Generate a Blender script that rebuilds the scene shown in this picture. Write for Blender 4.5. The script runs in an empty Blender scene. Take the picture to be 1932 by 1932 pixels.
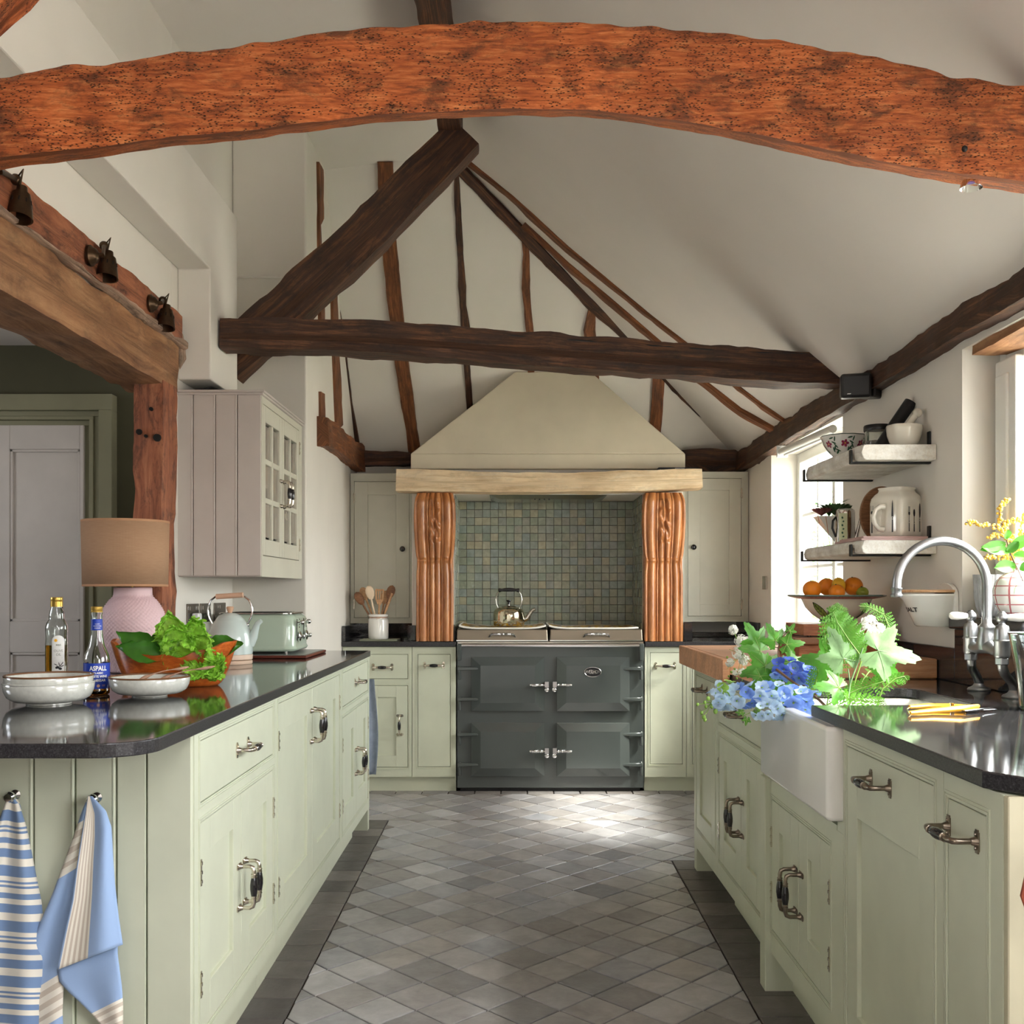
import bpy, math, random
from mathutils import Vector, Matrix, noise
from math import pi, sin, cos, radians as RD, sqrt, atan2, hypot
rnd = random.Random(11)
COL = bpy.context.scene.collection
SC = bpy.context.scene

# ---------------------------------------------------------------- camera, world, sun, exposure
F, CX, CY, H = 1950.0, 970.0, 1116.0, 1.22          # focal length and vanishing point of the photograph (1932 frame)
cam_d = bpy.data.cameras.new('camera'); cam = bpy.data.objects.new('camera', cam_d); COL.objects.link(cam)
cam.location = (0, 0, H); cam.rotation_euler = (pi/2, 0, 0)
cam_d.sensor_width = 36; cam_d.lens = 36*F/1932
cam_d.shift_x = -(CX-966)/1932; cam_d.shift_y = (CY-966)/1932
cam_d.clip_start = .05
SC.camera = cam
SC.view_settings.view_transform = 'Standard'; SC.view_settings.look = 'None'
SC.view_settings.gamma = 1; SC.view_settings.use_curve_mapping = False
SC.view_settings.exposure = 1.5
w = bpy.data.worlds.new('sky'); SC.world = w; w.use_nodes = True
nt = w.node_tree; nt.nodes.clear()
wo = nt.nodes.new('ShaderNodeOutputWorld'); bg = nt.nodes.new('ShaderNodeBackground')
sky = nt.nodes.new('ShaderNodeTexSky'); sky.sky_type = 'NISHITA'; sky.sun_disc = False
sky.sun_elevation = RD(48); sky.sun_rotation = RD(110); sky.dust_density = 4; sky.ozone_density = 1.5
mx = nt.nodes.new('ShaderNodeMix'); mx.data_type = 'RGBA'; mx.inputs[0].default_value = .72
mx.inputs[7].default_value = (5.7, 5.65, 5.7, 1)       # thin bright cloud over the whole sky
nt.links.new(sky.outputs[0], mx.inputs[6]); nt.links.new(mx.outputs[2], bg.inputs[0]); nt.links.new(bg.outputs[0], wo.inputs[0])
bg.inputs[1].default_value = 1.0
sun_d = bpy.data.lights.new('sun', 'SUN'); sun_d.energy = 8; sun_d.angle = RD(12); sun_d.color = (1, .95, .88)
sun = bpy.data.objects.new('sun', sun_d); COL.objects.link(sun); sun.location = (6, -3, 6)
sun.rotation_euler = Vector((1.0, -.35, 1.3)).to_track_quat('Z', 'Y').to_euler()
def portal(name, loc, target, sx, sy):
    o = area(name, loc, target, sx, sy, 1); o.data.cycles.is_portal = True; return o
def area(name, loc, target, sx, sy, power, col=(1, 1, 1)):
    d = bpy.data.lights.new(name, 'AREA'); d.shape = 'RECTANGLE'; d.size = sx; d.size_y = sy; d.energy = power; d.color = col
    o = bpy.data.objects.new(name, d); COL.objects.link(o); o.location = loc
    o.rotation_euler = (Vector(loc)-Vector(target)).to_track_quat('Z', 'Y').to_euler(); return o
# the openings through which the sky lights the room (portals give no light of their own)
portal('opening_portal', (1.78, 5.37, 1.5), (0, 5.37, 1.5), 1.4, 1.1)
portal('opening_portal', (1.78, 2.6, 1.58), (0, 2.6, 1.58), 1.8, .95)
portal('opening_portal', (1.78, .25, 1.47), (0, .25, 1.47), 1.4, 1.15)  # unseen opening near the camera, added to light cabinets and beam
portal('opening_portal', (-4.35, 3.2, 1.7), (0, 3.2, 1.7), .9, .9)  # unseen side-room opening, added to brighten the door
portal('added_roof_portal', (.8, -.7, 2.95), (.8-.64, -.7, 2.95-.768), 1.5, 1.25)  # unseen roof opening, added to bring in more daylight

# ---------------------------------------------------------------- helpers
def gx(x, Y): return (x-CX)*Y/F
def gz(y, Y): return H+(CY-y)*Y/F
def gp(x, y, Y): return Vector((gx(x, Y), Y, gz(y, Y)))
def floor_z(Y): return -.0144*(6.3-Y)
BASE = {}
def lin(c):
    return tuple(((x/255)/12.92 if x/255 <= .04045 else ((x/255+.055)/1.055)**2.4) for x in c)+(1,)

class MB:
    def __init__(s, T=None): s.v = []; s.f = []; s.m = []; s.uv = []; s.T = T; s.mi = 0
    def add(s, vs, fs, uv=None):
        b = len(s.v)
        s.v += [tuple(s.T(*v)) if s.T else tuple(v) for v in vs]
        s.uv += uv if uv else [(v[0], v[2]) for v in vs]
        for f in fs: s.f.append(tuple(b+i for i in f)); s.m.append(s.mi)
        return s
    def box(s, x0, x1, y0, y1, z0, z1):
        return s.add([(x0,y0,z0),(x1,y0,z0),(x1,y1,z0),(x0,y1,z0),(x0,y0,z1),(x1,y0,z1),(x1,y1,z1),(x0,y1,z1)],
              [(0,3,2,1),(4,5,6,7),(0,1,5,4),(1,2,6,5),(2,3,7,6),(3,0,4,7)])
    def hexa(s, p):      # 8 points, bottom four then top four
        return s.add(p, [(0,3,2,1),(4,5,6,7),(0,1,5,4),(1,2,6,5),(2,3,7,6),(3,0,4,7)])
    def prism(s, poly, a, b, axis='z'):
        n = len(poly)
        def m(p, h): return (p[0],p[1],h) if axis=='z' else ((p[0],h,p[1]) if axis=='y' else (h,p[0],p[1]))
        return s.add([m(p,a) for p in poly]+[m(p,b) for p in poly],
              [tuple(range(n))[::-1], tuple(range(n,2*n))]+[(i,(i+1)%n,n+(i+1)%n,n+i) for i in range(n)])
    def tube(s, pts, r, n=8, cap=True, flat=1):
        pts = [Vector(p) for p in pts]; N = len(pts)
        rr = r if isinstance(r, (list, tuple)) else [r]*N
        t0 = (pts[1]-pts[0]).normalized(); up = Vector((0,0,1)) if abs(t0.z) < .9 else Vector((1,0,0))
        x = t0.cross(up).normalized(); vs = []; uv = []; L = 0
        for i, p in enumerate(pts):
            t = ((pts[min(i+1,N-1)]-p).normalized()+(p-pts[max(i-1,0)]).normalized())
            if t.length < 1e-6: t = t0
            t.normalize(); x = (x-t*x.dot(t)); x.normalize(); y = t.cross(x)
            if i: L += (p-pts[i-1]).length
            for k in range(n):
                a = 2*pi*k/n; vs.append(p+x*cos(a)*rr[i]+y*sin(a)*rr[i]*flat); uv.append((L, k/n*2*pi*rr[i]))
        fs = [(i*n+k, i*n+(k+1)%n, (i+1)*n+(k+1)%n, (i+1)*n+k) for i in range(N-1) for k in range(n)]
        if cap: fs += [tuple(range(n))[::-1], tuple((N-1)*n+k for k in range(n))]
        return s.add(vs, fs, uv)
    def lathe(s, prof, c=(0,0,0), n=28, M=None, fr=None):
        # prof: list of (r, z); closed ends when r == 0; fr(angle, z) scales the radius
        vs = []; uv = []; idx = []; L = 0
        for i, (r, z) in enumerate(prof):
            if i: L += hypot(r-prof[i-1][0], z-prof[i-1][1])
            if r < 1e-6:
                idx.append([len(vs)]*n); vs.append(Vector((0,0,z))); uv.append((0, L))
            else:
                row = []
                for k in range(n):
                    a = 2*pi*k/n; q = r*(fr(a, z) if fr else 1)
                    row.append(len(vs)); vs.append(Vector((q*cos(a), q*sin(a), z))); uv.append((k/n, L))
                idx.append(row)
        fs = []
        for i in range(len(prof)-1):
            for k in range(n):
                q = (idx[i][k], idx[i][(k+1)%n], idx[i+1][(k+1)%n], idx[i+1][k])
                q = tuple(dict.fromkeys(q))
                if len(q) > 2: fs.append(q)
        c = Vector(c)
        vs = [(M @ v if M else v)+c for v in vs]
        return s.add(vs, fs, uv)
    def ball(s, c, r, n=12, m=7, sz=1, M=None):
        return s.lathe([(r*sin(pi*i/m) if 0 < i < m else 0, -r*sz*cos(pi*i/m)) for i in range(m+1)], c, n, M)
    def grid(s, fn, nu, nv, uvs=(1,1)):
        vs = [fn(i/nu, j/nv) for i in range(nu+1) for j in range(nv+1)]
        uv = [(i/nu*uvs[0], j/nv*uvs[1]) for i in range(nu+1) for j in range(nv+1)]
        return s.add(vs, [(i*(nv+1)+j, (i+1)*(nv+1)+j, (i+1)*(nv+1)+j+1, i*(nv+1)+j+1) for i in range(nu) for j in range(nv)], uv)
    def build(s, name, mats, parent=None, smooth=False, bev=0, seg=1, solid=0, sub=0, ang=40, **tagk):
        me = bpy.data.meshes.new(name)
        off = BASE.get(parent.name, Vector()) if parent else Vector()
        pl = off
        me.from_pydata([tuple(Vector(v)-pl) for v in s.v], [], s.f)
        for m in (mats if isinstance(mats, (list, tuple)) else [mats]): me.materials.append(m)
        if any(s.m): me.polygons.foreach_set('material_index', s.m)
        if s.uv:
            ul = me.uv_layers.new(name='UVMap')
            li = [0]*len(me.loops); me.loops.foreach_get('vertex_index', li)
            ul.data.foreach_set('uv', [c for i in li for c in s.uv[i]])
        if smooth:
            me.polygons.foreach_set('use_smooth', [True]*len(me.polygons))
            try: me.set_sharp_from_angle(angle=RD(ang))
            except Exception: pass
        me.update()
        o = bpy.data.objects.new(name, me); COL.objects.link(o)
        if parent:
            o.parent = parent; BASE[o.name] = off
        else: BASE[o.name] = Vector()
        if solid:
            md = o.modifiers.new('s', 'SOLIDIFY'); md.thickness = solid; md.offset = 0
        if bev:
            md = o.modifiers.new('b', 'BEVEL'); md.width = bev; md.segments = seg; md.limit_method = 'ANGLE'; md.angle_limit = RD(35); md.use_clamp_overlap = True
        if sub:
            md = o.modifiers.new('u', 'SUBSURF'); md.levels = sub; md.render_levels = sub
        if tagk: tag(o, **tagk)
        return o
def tag(o, label=None, cat=None, group=None, kind=None):
    if label: o['label'] = label
    if cat: o['category'] = cat
    if group: o['group'] = group
    if kind: o['kind'] = kind
    return o
def thing(name, label, cat, loc=(0,0,0), group=None):
    o = bpy.data.objects.new(name, None); COL.objects.link(o); o.location = loc; o.empty_display_size = .05
    BASE[o.name] = Vector(loc)
    return tag(o, label, cat, group)
def copy_tree(o, parent=None, mat=None):
    c = o.copy(); COL.objects.link(c)
    if parent: c.parent = parent
    for ch in [x for x in COL.objects if x.parent == o]: copy_tree(ch, c)
    return c
def reloc(o, loc, rz=0, rot=None):        # a thing built at the origin goes to its place
    o.location = loc; o.rotation_euler = rot if rot else (0, 0, rz); return o

# ---------------------------------------------------------------- materials
def newmat(name):
    m = bpy.data.materials.new(name); m.use_nodes = True
    n = m.node_tree.nodes; b = n['Principled BSDF']; return m, m.node_tree, b
def coords(nt, kind='Object', scale=(1,1,1), rot=(0,0,0)):
    tc = nt.nodes.new('ShaderNodeTexCoord'); mp = nt.nodes.new('ShaderNodeMapping')
    mp.inputs['Scale'].default_value = scale; mp.inputs['Rotation'].default_value = rot
    nt.links.new(tc.outputs[kind], mp.inputs[0]); return mp.outputs[0]
def noise_n(nt, vec, scale, detail=4, rough=.6, dist=0):
    n = nt.nodes.new('ShaderNodeTexNoise'); n.inputs['Scale'].default_value = scale; n.inputs['Detail'].default_value = detail
    n.inputs['Roughness'].default_value = rough; n.inputs['Distortion'].default_value = dist
    nt.links.new(vec, n.inputs['Vector']); return n.outputs['Fac']
def ramp(nt, fac, stops):
    r = nt.nodes.new('ShaderNodeValToRGB'); e = r.color_ramp.elements
    while len(e) < len(stops): e.new(.5)
    for i, (p, c) in enumerate(stops): e[i].position = p; e[i].color = c
    nt.links.new(fac, r.inputs[0]); return r.outputs[0]
def mixc(nt, fac, a, b, mode='MIX'):
    m = nt.nodes.new('ShaderNodeMix'); m.data_type = 'RGBA'; m.blend_type = mode
    for sock, v in ((m.inputs[0], fac), (m.inputs[6], a), (m.inputs[7], b)):
        if hasattr(v, 'links'): nt.links.new(v, sock)
        elif isinstance(v, (int, float)): sock.default_value = v
        else: sock.default_value = v
    return m.outputs[2]
def mathn(nt, op, a, b=0, c=0):
    m = nt.nodes.new('ShaderNodeMath'); m.operation = op
    for i, v in enumerate((a, b, c)):
        if hasattr(v, 'links'): nt.links.new(v, m.inputs[i])
        else: m.inputs[i].default_value = v
    return m.outputs[0]
def bumpn(nt, b, h, strength, dist=.002):
    n = nt.nodes.new('ShaderNodeBump'); n.inputs['Strength'].default_value = strength; n.inputs['Distance'].default_value = dist
    nt.links.new(h, n.inputs['Height']); nt.links.new(n.outputs[0], b.inputs['Normal'])
def plain(name, c, rough=.5, metal=0, var=.06, vs=6, bump=0, bs=80, coat=0, trans=0, ior=1.45, sss=0):
    m, nt, b = newmat(name); L = lin(c)
    b.inputs['Roughness'].default_value = rough; b.inputs['Metallic'].default_value = metal
    b.inputs['IOR'].default_value = ior; b.inputs['Transmission Weight'].default_value = trans
    b.inputs['Coat Weight'].default_value = coat; b.inputs['Coat Roughness'].default_value = .06
    if sss:
        b.inputs['Subsurface Weight'].default_value = sss; b.inputs['Subsurface Radius'].default_value = (.01,.01,.01)
    if var or bump: v = coords(nt)
    if var:
        f = noise_n(nt, v, vs, 3)
        d = tuple(x*(1-var*2) for x in L[:3])+(1,); e = tuple(min(1, x*(1+var)) for x in L[:3])+(1,)
        nt.links.new(ramp(nt, f, [(.3, d), (.7, e)]), b.inputs['Base Color'])
    else: b.inputs['Base Color'].default_value = L
    if bump: bumpn(nt, b, noise_n(nt, v, bs, 4), bump)
    return m
def wood(name, dark, mid, light, kind='UV', sc=1, rough=.6, bump=.4, spots=0, grain=(2, 26, 26), pits=0, coat=0, dist=.003, warp=.6):
    m, nt, b = newmat(name)
    v = coords(nt, kind, tuple(g*sc for g in grain)); v2 = coords(nt, kind, (3*sc, 5*sc, 5*sc))
    f = noise_n(nt, v, 1.6, 7, .7, warp); g = noise_n(nt, v2, 1.2, 4, .6, .3)
    c = ramp(nt, f, [(.28, lin(dark)), (.5, lin(mid)), (.72, lin(light))])
    c2 = ramp(nt, g, [(.3, (.55,.5,.45,1)), (.62, (1,1,1,1))])
    col = mixc(nt, .75, c, c2, 'MULTIPLY')
    h = f
    if spots:
        v3 = coords(nt, kind, (5*sc, 9*sc, 9*sc)); s = noise_n(nt, v3, 1.3, 9, .78, .35)
        msk = ramp(nt, s, [(.50, (0,0,0,1)), (.62, (1,1,1,1))])
        col = mixc(nt, mathn(nt, 'MULTIPLY', msk, spots), col, lin(tuple(x*.28 for x in mid)))
    if pits:
        vv = coords(nt, kind, (110*sc, 260*sc, 260*sc)); w_ = nt.nodes.new('ShaderNodeTexVoronoi'); w_.inputs['Scale'].default_value = 1
        nt.links.new(vv, w_.inputs['Vector'])
        q = ramp(nt, w_.outputs['Distance'], [(.16, (0,0,0,1)), (.36, (1,1,1,1))])
        pn = noise_n(nt, v2, 2.5, 3); q2 = mathn(nt, 'MAXIMUM', q, mathn(nt, 'LESS_THAN', pn, .46))
        col = mixc(nt, mathn(nt, 'MULTIPLY', mathn(nt, 'SUBTRACT', 1, q2), pits), col, lin(tuple(x*.3 for x in dark)))
        h = mathn(nt, 'ADD', mathn(nt, 'MULTIPLY', f, 1.0), mathn(nt, 'MULTIPLY', q2, .5))
    nt.links.new(col, b.inputs['Base Color']); b.inputs['Roughness'].default_value = rough
    b.inputs['Coat Weight'].default_value = coat; b.inputs['Coat Roughness'].default_value = .2
    bumpn(nt, b, h, bump, dist); return m

M = {}
M['wall'] = plain('wall_plaster', (228,223,214), .9, var=.02, vs=2, bump=.10, bs=9)
M['ceil'] = plain('ceiling_plaster', (227,221,214), .92, var=.02, vs=1.5, bump=.10, bs=5)
M['greige'] = plain('taupe_paint', (200,191,184), .6, var=.03, vs=5, bump=.05, bs=60)
M['stone_paint'] = plain('stone_paint', (205,202,186), .5, var=.03, vs=4, bump=.04, bs=60)
M['dark_green'] = plain('dark_olive_wall_paint', (80,78,58), .8, var=.05, vs=3, bump=.1, bs=20)
M['door_paint'] = plain('grey_door_paint', (204,198,192), .45, var=.03)
M['trim_green'] = plain('olive_trim_paint', (140,138,112), .4, var=.04)
M['sage'] = plain('sage_cabinet_paint', (205,209,187), .42, var=.03, vs=5, bump=.04, bs=70)
M['hood'] = plain('cream_hood_plaster', (218,208,186), .8, var=.04, vs=3, bump=.06, bs=12)
M['white_wood'] = plain('white_window_paint', (232,232,226), .4, var=.02)
M['chrome'] = plain('polished_chrome', (225,225,225), .12, 1, var=0)
M['nickel'] = plain('polished_nickel', (214,206,192), .16, 1, var=0)
M['aged'] = plain('aged_nickel', (146,134,120), .28, 1, var=.12, vs=60)
M['pewter'] = plain('brushed_pewter_tap', (168,170,172), .36, 1, var=.05, vs=40)
M['steel'] = plain('brushed_steel', (190,186,178), .22, 1, var=.03)
M['bronze'] = plain('dark_bronze', (86,68,52), .38, .9, var=.15, vs=30)
M['black'] = plain('black_plastic', (28,28,30), .35, var=.02)
M['blackmetal'] = plain('black_iron', (34,33,34), .5, .3, var=.1, vs=30)
M['ebony'] = plain('black_handle_grip', (26,24,27), .18, coat=.5, var=.02)
M['enamel'] = plain('dark_grey_enamel', (74,80,78), .13, var=.02, coat=.5)
M['ceramic'] = plain('white_glazed_ceramic', (240,238,232), .12, var=.01, coat=.6)
M['cream'] = plain('cream_glazed_ceramic', (230,224,210), .14, var=.02, coat=.5)
M['greyglaze'] = plain('pale_grey_speckled_glaze', (205,206,198), .16, var=.05, vs=90, coat=.5)
M['brownrim'] = plain('brown_glaze_rim', (120,84,58), .25)
M['white'] = plain('white_plastic', (240,240,240), .35, var=0)
M['mint'] = plain('mint_enamel', (188,205,186), .2, var=.01, coat=.6)
M['paleblue'] = plain('pale_duck_egg_enamel', (205,219,215), .22, var=.01, coat=.5)
M['pinewood'] = wood('pale_beech_wood', (196,150,110), (222,182,142), (238,206,172), 'Object', 3, .5, .1)
M['dark_void'] = plain('dark_gap', (26,24,22), .9, var=0)
M['beam'] = wood('dark_oak_beam', (34,20,12), (74,44,27), (138,90,56), 'UV', 1, .6, .9, spots=.6, grain=(2.5, 40, 40), warp=.3, dist=.004)
M['beam2'] = wood('brown_oak_stud', (62,36,20), (126,74,40), (176,114,68), 'UV', 1, .65, .8, grain=(3, 40, 40), warp=.3, spots=.4, dist=.004)
M['arch'] = wood('orange_oak_beam', (116,50,20), (210,110,52), (248,164,98), 'UV', 1, .6, 1.0, spots=.75, grain=(9, 70, 70), pits=.95, dist=.008, warp=.15)
M['bress'] = wood('weathered_brown_oak', (104,68,44), (158,112,76), (190,148,108), 'UV', 1, .7, .6, spots=.35, grain=(1.6, 14, 14), dist=.005)
M['post'] = wood('red_brown_oak_post', (98,52,32), (164,98,66), (196,130,90), 'UV', 1, .65, .8, spots=.7, grain=(2.2, 16, 16), dist=.006)
M['bark'] = wood('pale_decayed_oak', (120,92,74), (180,150,128), (214,190,170), 'UV', 1, .85, 1, spots=.6, dist=.008)
M['mantel'] = wood('bleached_oak_mantel', (200,166,126), (232,206,168), (244,228,200), 'UV', 1, .6, .5, spots=.18, grain=(1.6, 18, 18), dist=.004)
M['carved'] = wood('waxed_carved_oak', (150,88,44), (196,126,72), (224,164,108), 'UV', 1, .36, .15, spots=.2, grain=(2.5, 18, 18), coat=.4)
M['block'] = wood('oiled_maple_block', (186,124,84), (214,156,114), (232,184,146), 'Object', 2.2, .42, .12)
M['oak'] = wood('warm_board_wood', (140,78,46), (186,114,72), (212,148,104), 'Object', 3, .45, .15)
M['shelfwood'] = wood('whitewashed_shelf_wood', (226,218,204), (242,240,232), (250,249,244), 'Object', 2.2, .75, .5, spots=.10, grain=(26, 2, 26), pits=0, dist=.003)
M['olivewood'] = wood('orange_salad_bowl_wood', (146,62,18), (196,96,34), (222,128,58), 'Object', 4, .32, .08, grain=(3, 10, 14), coat=.4)
M['spoonwood'] = wood('spoon_wood', (170,118,76), (208,162,118), (232,196,158), 'Object', 6, .5, .1)
M['darkspoon'] = wood('dark_spoon_wood', (96,58,34), (140,94,60), (170,122,84), 'Object', 6, .5, .1)

def granite():
    m, nt, b = newmat('black_granite'); v = coords(nt)
    f = noise_n(nt, v, 420, 2, .7); w_ = nt.nodes.new('ShaderNodeTexVoronoi'); w_.inputs['Scale'].default_value = 500
    nt.links.new(v, w_.inputs['Vector'])
    c = ramp(nt, f, [(.42, (.008,.008,.010,1)), (.58, (.035,.034,.036,1)), (.75, (.16,.155,.15,1))])
    nt.links.new(c, b.inputs['Base Color']); b.inputs['Roughness'].default_value = .07; b.inputs['IOR'].default_value = 1.75
    return m
def granite_edge():
    m, nt, b = newmat('honed_granite_edge'); v = coords(nt)
    f = noise_n(nt, v, 260, 3, .75)
    nt.links.new(ramp(nt, f, [(.38, (.010,.009,.011,1)), (.62, (.045,.043,.046,1)), (.80, (.20,.19,.20,1))]), b.inputs['Base Color'])
    b.inputs['Roughness'].default_value = .3; return m
M['granite'] = granite(); M['granite_edge'] = granite_edge()
def tilemat(name, cols, rough, vs=9, bump=.3, bs=20, dust=0, ior=1.5):
    m, nt, b = newmat(name); oi = nt.nodes.new('ShaderNodeObjectInfo'); v = coords(nt, 'Object')
    geo = nt.nodes.new('ShaderNodeNewGeometry'); va = nt.nodes.new('ShaderNodeVectorMath'); va.operation = 'ADD'
    nt.links.new(geo.outputs['Position'], va.inputs[0]); nt.links.new(oi.outputs['Random'], va.inputs[1])
    st = [(i/(len(cols)-1)*.9+.05, lin(c)) for i, c in enumerate(cols)]
    ri = nt.nodes.new('ShaderNodeMath'); ri.operation = 'ADD'
    if 'island' in name:
        nt.links.new(geo.outputs['Random Per Island'], ri.inputs[0])
    else: nt.links.new(oi.outputs['Random'], ri.inputs[0])
    ri.inputs[1].default_value = 0
    c = ramp(nt, ri.outputs[0], st)
    f = noise_n(nt, va.outputs[0], vs, 5, .65, .4)
    c = mixc(nt, .8, c, ramp(nt, f, [(.25, (.62,.62,.62,1)), (.7, (1.15,1.15,1.15,1))]), 'MULTIPLY')
    if dust:
        g = noise_n(nt, geo.outputs['Position'], 5, 9, .8, 1)
        c = mixc(nt, mathn(nt, 'MULTIPLY', ramp(nt, g, [(.60, (0,0,0,1)), (.74, (1,1,1,1))]), dust), c, lin((205,198,190)))
    nt.links.new(c, b.inputs['Base Color']); b.inputs['IOR'].default_value = ior
    r = noise_n(nt, va.outputs[0], 14, 3); nt.links.new(mathn(nt, 'ADD', mathn(nt, 'MULTIPLY', r, .25), rough-.12), b.inputs['Roughness'])
    bumpn(nt, b, noise_n(nt, va.outputs[0], bs, 4), bump, .004); return m
M['floor_tile'] = tilemat('grey_clay_floor_tile', [(138,134,133),(160,157,157),(150,151,156),(174,172,173),(132,131,133),(160,156,154)], .36, 10, .35, 40, .35)
M['border_tile'] = tilemat('dark_clay_border_tile', [(96,91,89),(110,105,101),(88,84,83),(120,114,110)], .45, 10, .35, 40, .3)
M['grout'] = plain('dark_floor_joint', (48,36,28), .9, var=.2, vs=20)
ZC = [(138,150,130),(146,152,130),(132,144,134),(154,154,130),(130,142,124),(144,144,128),(134,146,138),(164,158,128),(138,146,124)]
M['zellige'] = tilemat('green_zellige_tile', ZC, .22, 22, .3, 26, ior=1.6)
M['zellige_i'] = tilemat('green_zellige_tile_island', ZC, .22, 22, .3, 26, ior=1.6)
M['wallgrout'] = plain('dark_tile_joint', (74,66,56), .9, var=.1)
def glassm(name, c, rough=.02, ior=1.45):
    return plain(name, c, rough, trans=1, var=0, ior=ior)
M['glass'] = glassm('clear_glass', (245,250,248)); M['oil'] = glassm('olive_oil', (232,178,30), .05, 1.3)
def panem(name, c, k=1.0):      # thin flat glass: clear straight through, mirror-like by its Fresnel share
    m, nt, b = newmat(name); out = [n for n in nt.nodes if n.type == 'OUTPUT_MATERIAL'][0]
    lw = nt.nodes.new('ShaderNodeLayerWeight'); f5 = mathn(nt, 'ADD', mathn(nt, 'MULTIPLY', mathn(nt, 'POWER', lw.outputs['Facing'], 5), .8), .04); t = nt.nodes.new('ShaderNodeBsdfTransparent'); t.inputs[0].default_value = c
    g = nt.nodes.new('ShaderNodeBsdfGlossy'); g.inputs['Roughness'].default_value = .01; x = nt.nodes.new('ShaderNodeMixShader')
    nt.links.new(f5, x.inputs[0]); nt.links.new(t.outputs[0], x.inputs[1]); nt.links.new(g.outputs[0], x.inputs[2]); nt.links.new(x.outputs[0], out.inputs[0]); return m
M['pane'] = panem('window_pane', (.96,.98,.97,1)); M['vinegar'] = glassm('amber_vinegar', (200,130,40), .05, 1.3)
M['cabglass'] = plain('cabinet_glass', (150,140,128), .08, var=.08, vs=4, coat=.5)
# ---------------------------------------------------------------- timber generator
def timber(name, pts, w, h, mat, parent=None, up=(0,0,1), seed=0, rough=.006, seg=.04, n=16, sq=.07, **tk):
    pts = [Vector(p) for p in pts]
    ws = w if isinstance(w, (list, tuple)) else [w]*len(pts); hs = h if isinstance(h, (list, tuple)) else [h]*len(pts)
    P = []; W = []; Hh = []
    for i in range(len(pts)-1):
        L = (pts[i+1]-pts[i]).length; k = max(1, int(L/seg))
        for j in range(k+(i == len(pts)-2)):
            t = j/k; P.append(pts[i].lerp(pts[i+1], t)); W.append(ws[i]*(1-t)+ws[i+1]*t); Hh.append(hs[i]*(1-t)+hs[i+1]*t)
    U = Vector(up); vs = []; uv = []; L = 0; N = len(P)
    for i, p in enumerate(P):
        t = (P[min(i+1,N-1)]-P[max(i-1,0)]).normalized(); x = t.cross(U).normalized(); y = x.cross(t)
        if i: L += (p-P[i-1]).length
        for k in range(n):
            a = 2*pi*k/n; ca, sa = cos(a), sin(a)
            q = max(abs(ca), abs(sa))**(1-sq)           # between circle and square
            cxx, cyy = ca/q, sa/q
            m_ = max(abs(cxx), abs(cyy)); 
            v = p+x*cxx*W[i]/2+y*cyy*Hh[i]/2
            d = noise.noise(v*5+Vector((seed*3.1,0,0)))*1.6+noise.noise(v*14+Vector((seed,7,0)))*.8+noise.noise(v*40+Vector((seed,1,5)))*.45
            v += (x*cxx+y*cyy)*d*rough
            vs.append(v); uv.append((L+seed*.37, k/n*2*(W[i]+Hh[i])+seed*.71))
    b = MB(); fs = [(i*n+k, i*n+(k+1)%n, (i+1)*n+(k+1)%n, (i+1)*n+k) for i in range(N-1) for k in range(n)]
    fs += [tuple(range(n))[::-1], tuple((N-1)*n+k for k in range(n))]
    b.add(vs, fs, uv)
    return b.build(name, mat, parent, smooth=True, ang=50, **tk)

# ---------------------------------------------------------------- setting: floor
fl = MB(); fl.hexa([(-4.2,-3,floor_z(-3)-.2),(2.2,-3,floor_z(-3)-.2),(2.2,7,-.25),(-4.2,7,-.25),
                    (-4.2,-3,floor_z(-3)-.006),(2.2,-3,floor_z(-3)-.006),(2.2,7,floor_z(7)-.006),(-4.2,7,floor_z(7)-.006)])
floor = fl.build('floor', M['grout'], kind='structure')
def clip(poly, x0, x1, y0, y1):
    for ax, lim, sgn in ((0,x0,1),(0,x1,-1),(1,y0,1),(1,y1,-1)):
        out = []
        for i in range(len(poly)):
            a, b = poly[i-1], poly[i]; da = (a[ax]-lim)*sgn; db = (b[ax]-lim)*sgn
            if da*db < 0:
                t = da/(da-db); out.append((a[0]+(b[0]-a[0])*t, a[1]+(b[1]-a[1])*t))
            if db >= 0: out.append(b)
        poly = out
        if len(poly) < 3: return []
    return poly
def tile_prism(b, poly, g=.0032, ch=.0025):
    cx = sum(p[0] for p in poly)/len(poly); cy = sum(p[1] for p in poly)/len(poly); n = len(poly)
    def inset(d):
        o = []
        for p in poly:
            l = hypot(p[0]-cx, p[1]-cy) or 1; k = max(0, 1-d*1.3/l); o.append((cx+(p[0]-cx)*k, cy+(p[1]-cy)*k))
        return o
    q0, q1 = inset(g), inset(g+ch); dz = rnd.uniform(-.0007, .0007); tx = rnd.uniform(-.003, .003); ty = rnd.uniform(-.003, .003)
    fz = lambda p, d: floor_z(p[1])+d+dz+(p[0]-cx)*tx+(p[1]-cy)*ty
    b.add([(p[0],p[1],fz(p,-.008)) for p in q0]+[(p[0],p[1],fz(p,-ch*.7)) for p in q0]+[(p[0],p[1],fz(p,0)) for p in q1],
          [(i,(i+1)%n,n+(i+1)%n,n+i) for i in range(n)]+[(n+i,n+(i+1)%n,2*n+(i+1)%n,2*n+i) for i in range(n)]+[tuple(range(2*n,3*n))])
def parea(p): return abs(sum(p[i-1][0]*p[i][1]-p[i][0]*p[i-1][1] for i in range(len(p))))/2
D = .2175/2; ox, oy = .138, 3.452
polys = []
BL, BR = -.677, .727
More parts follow.
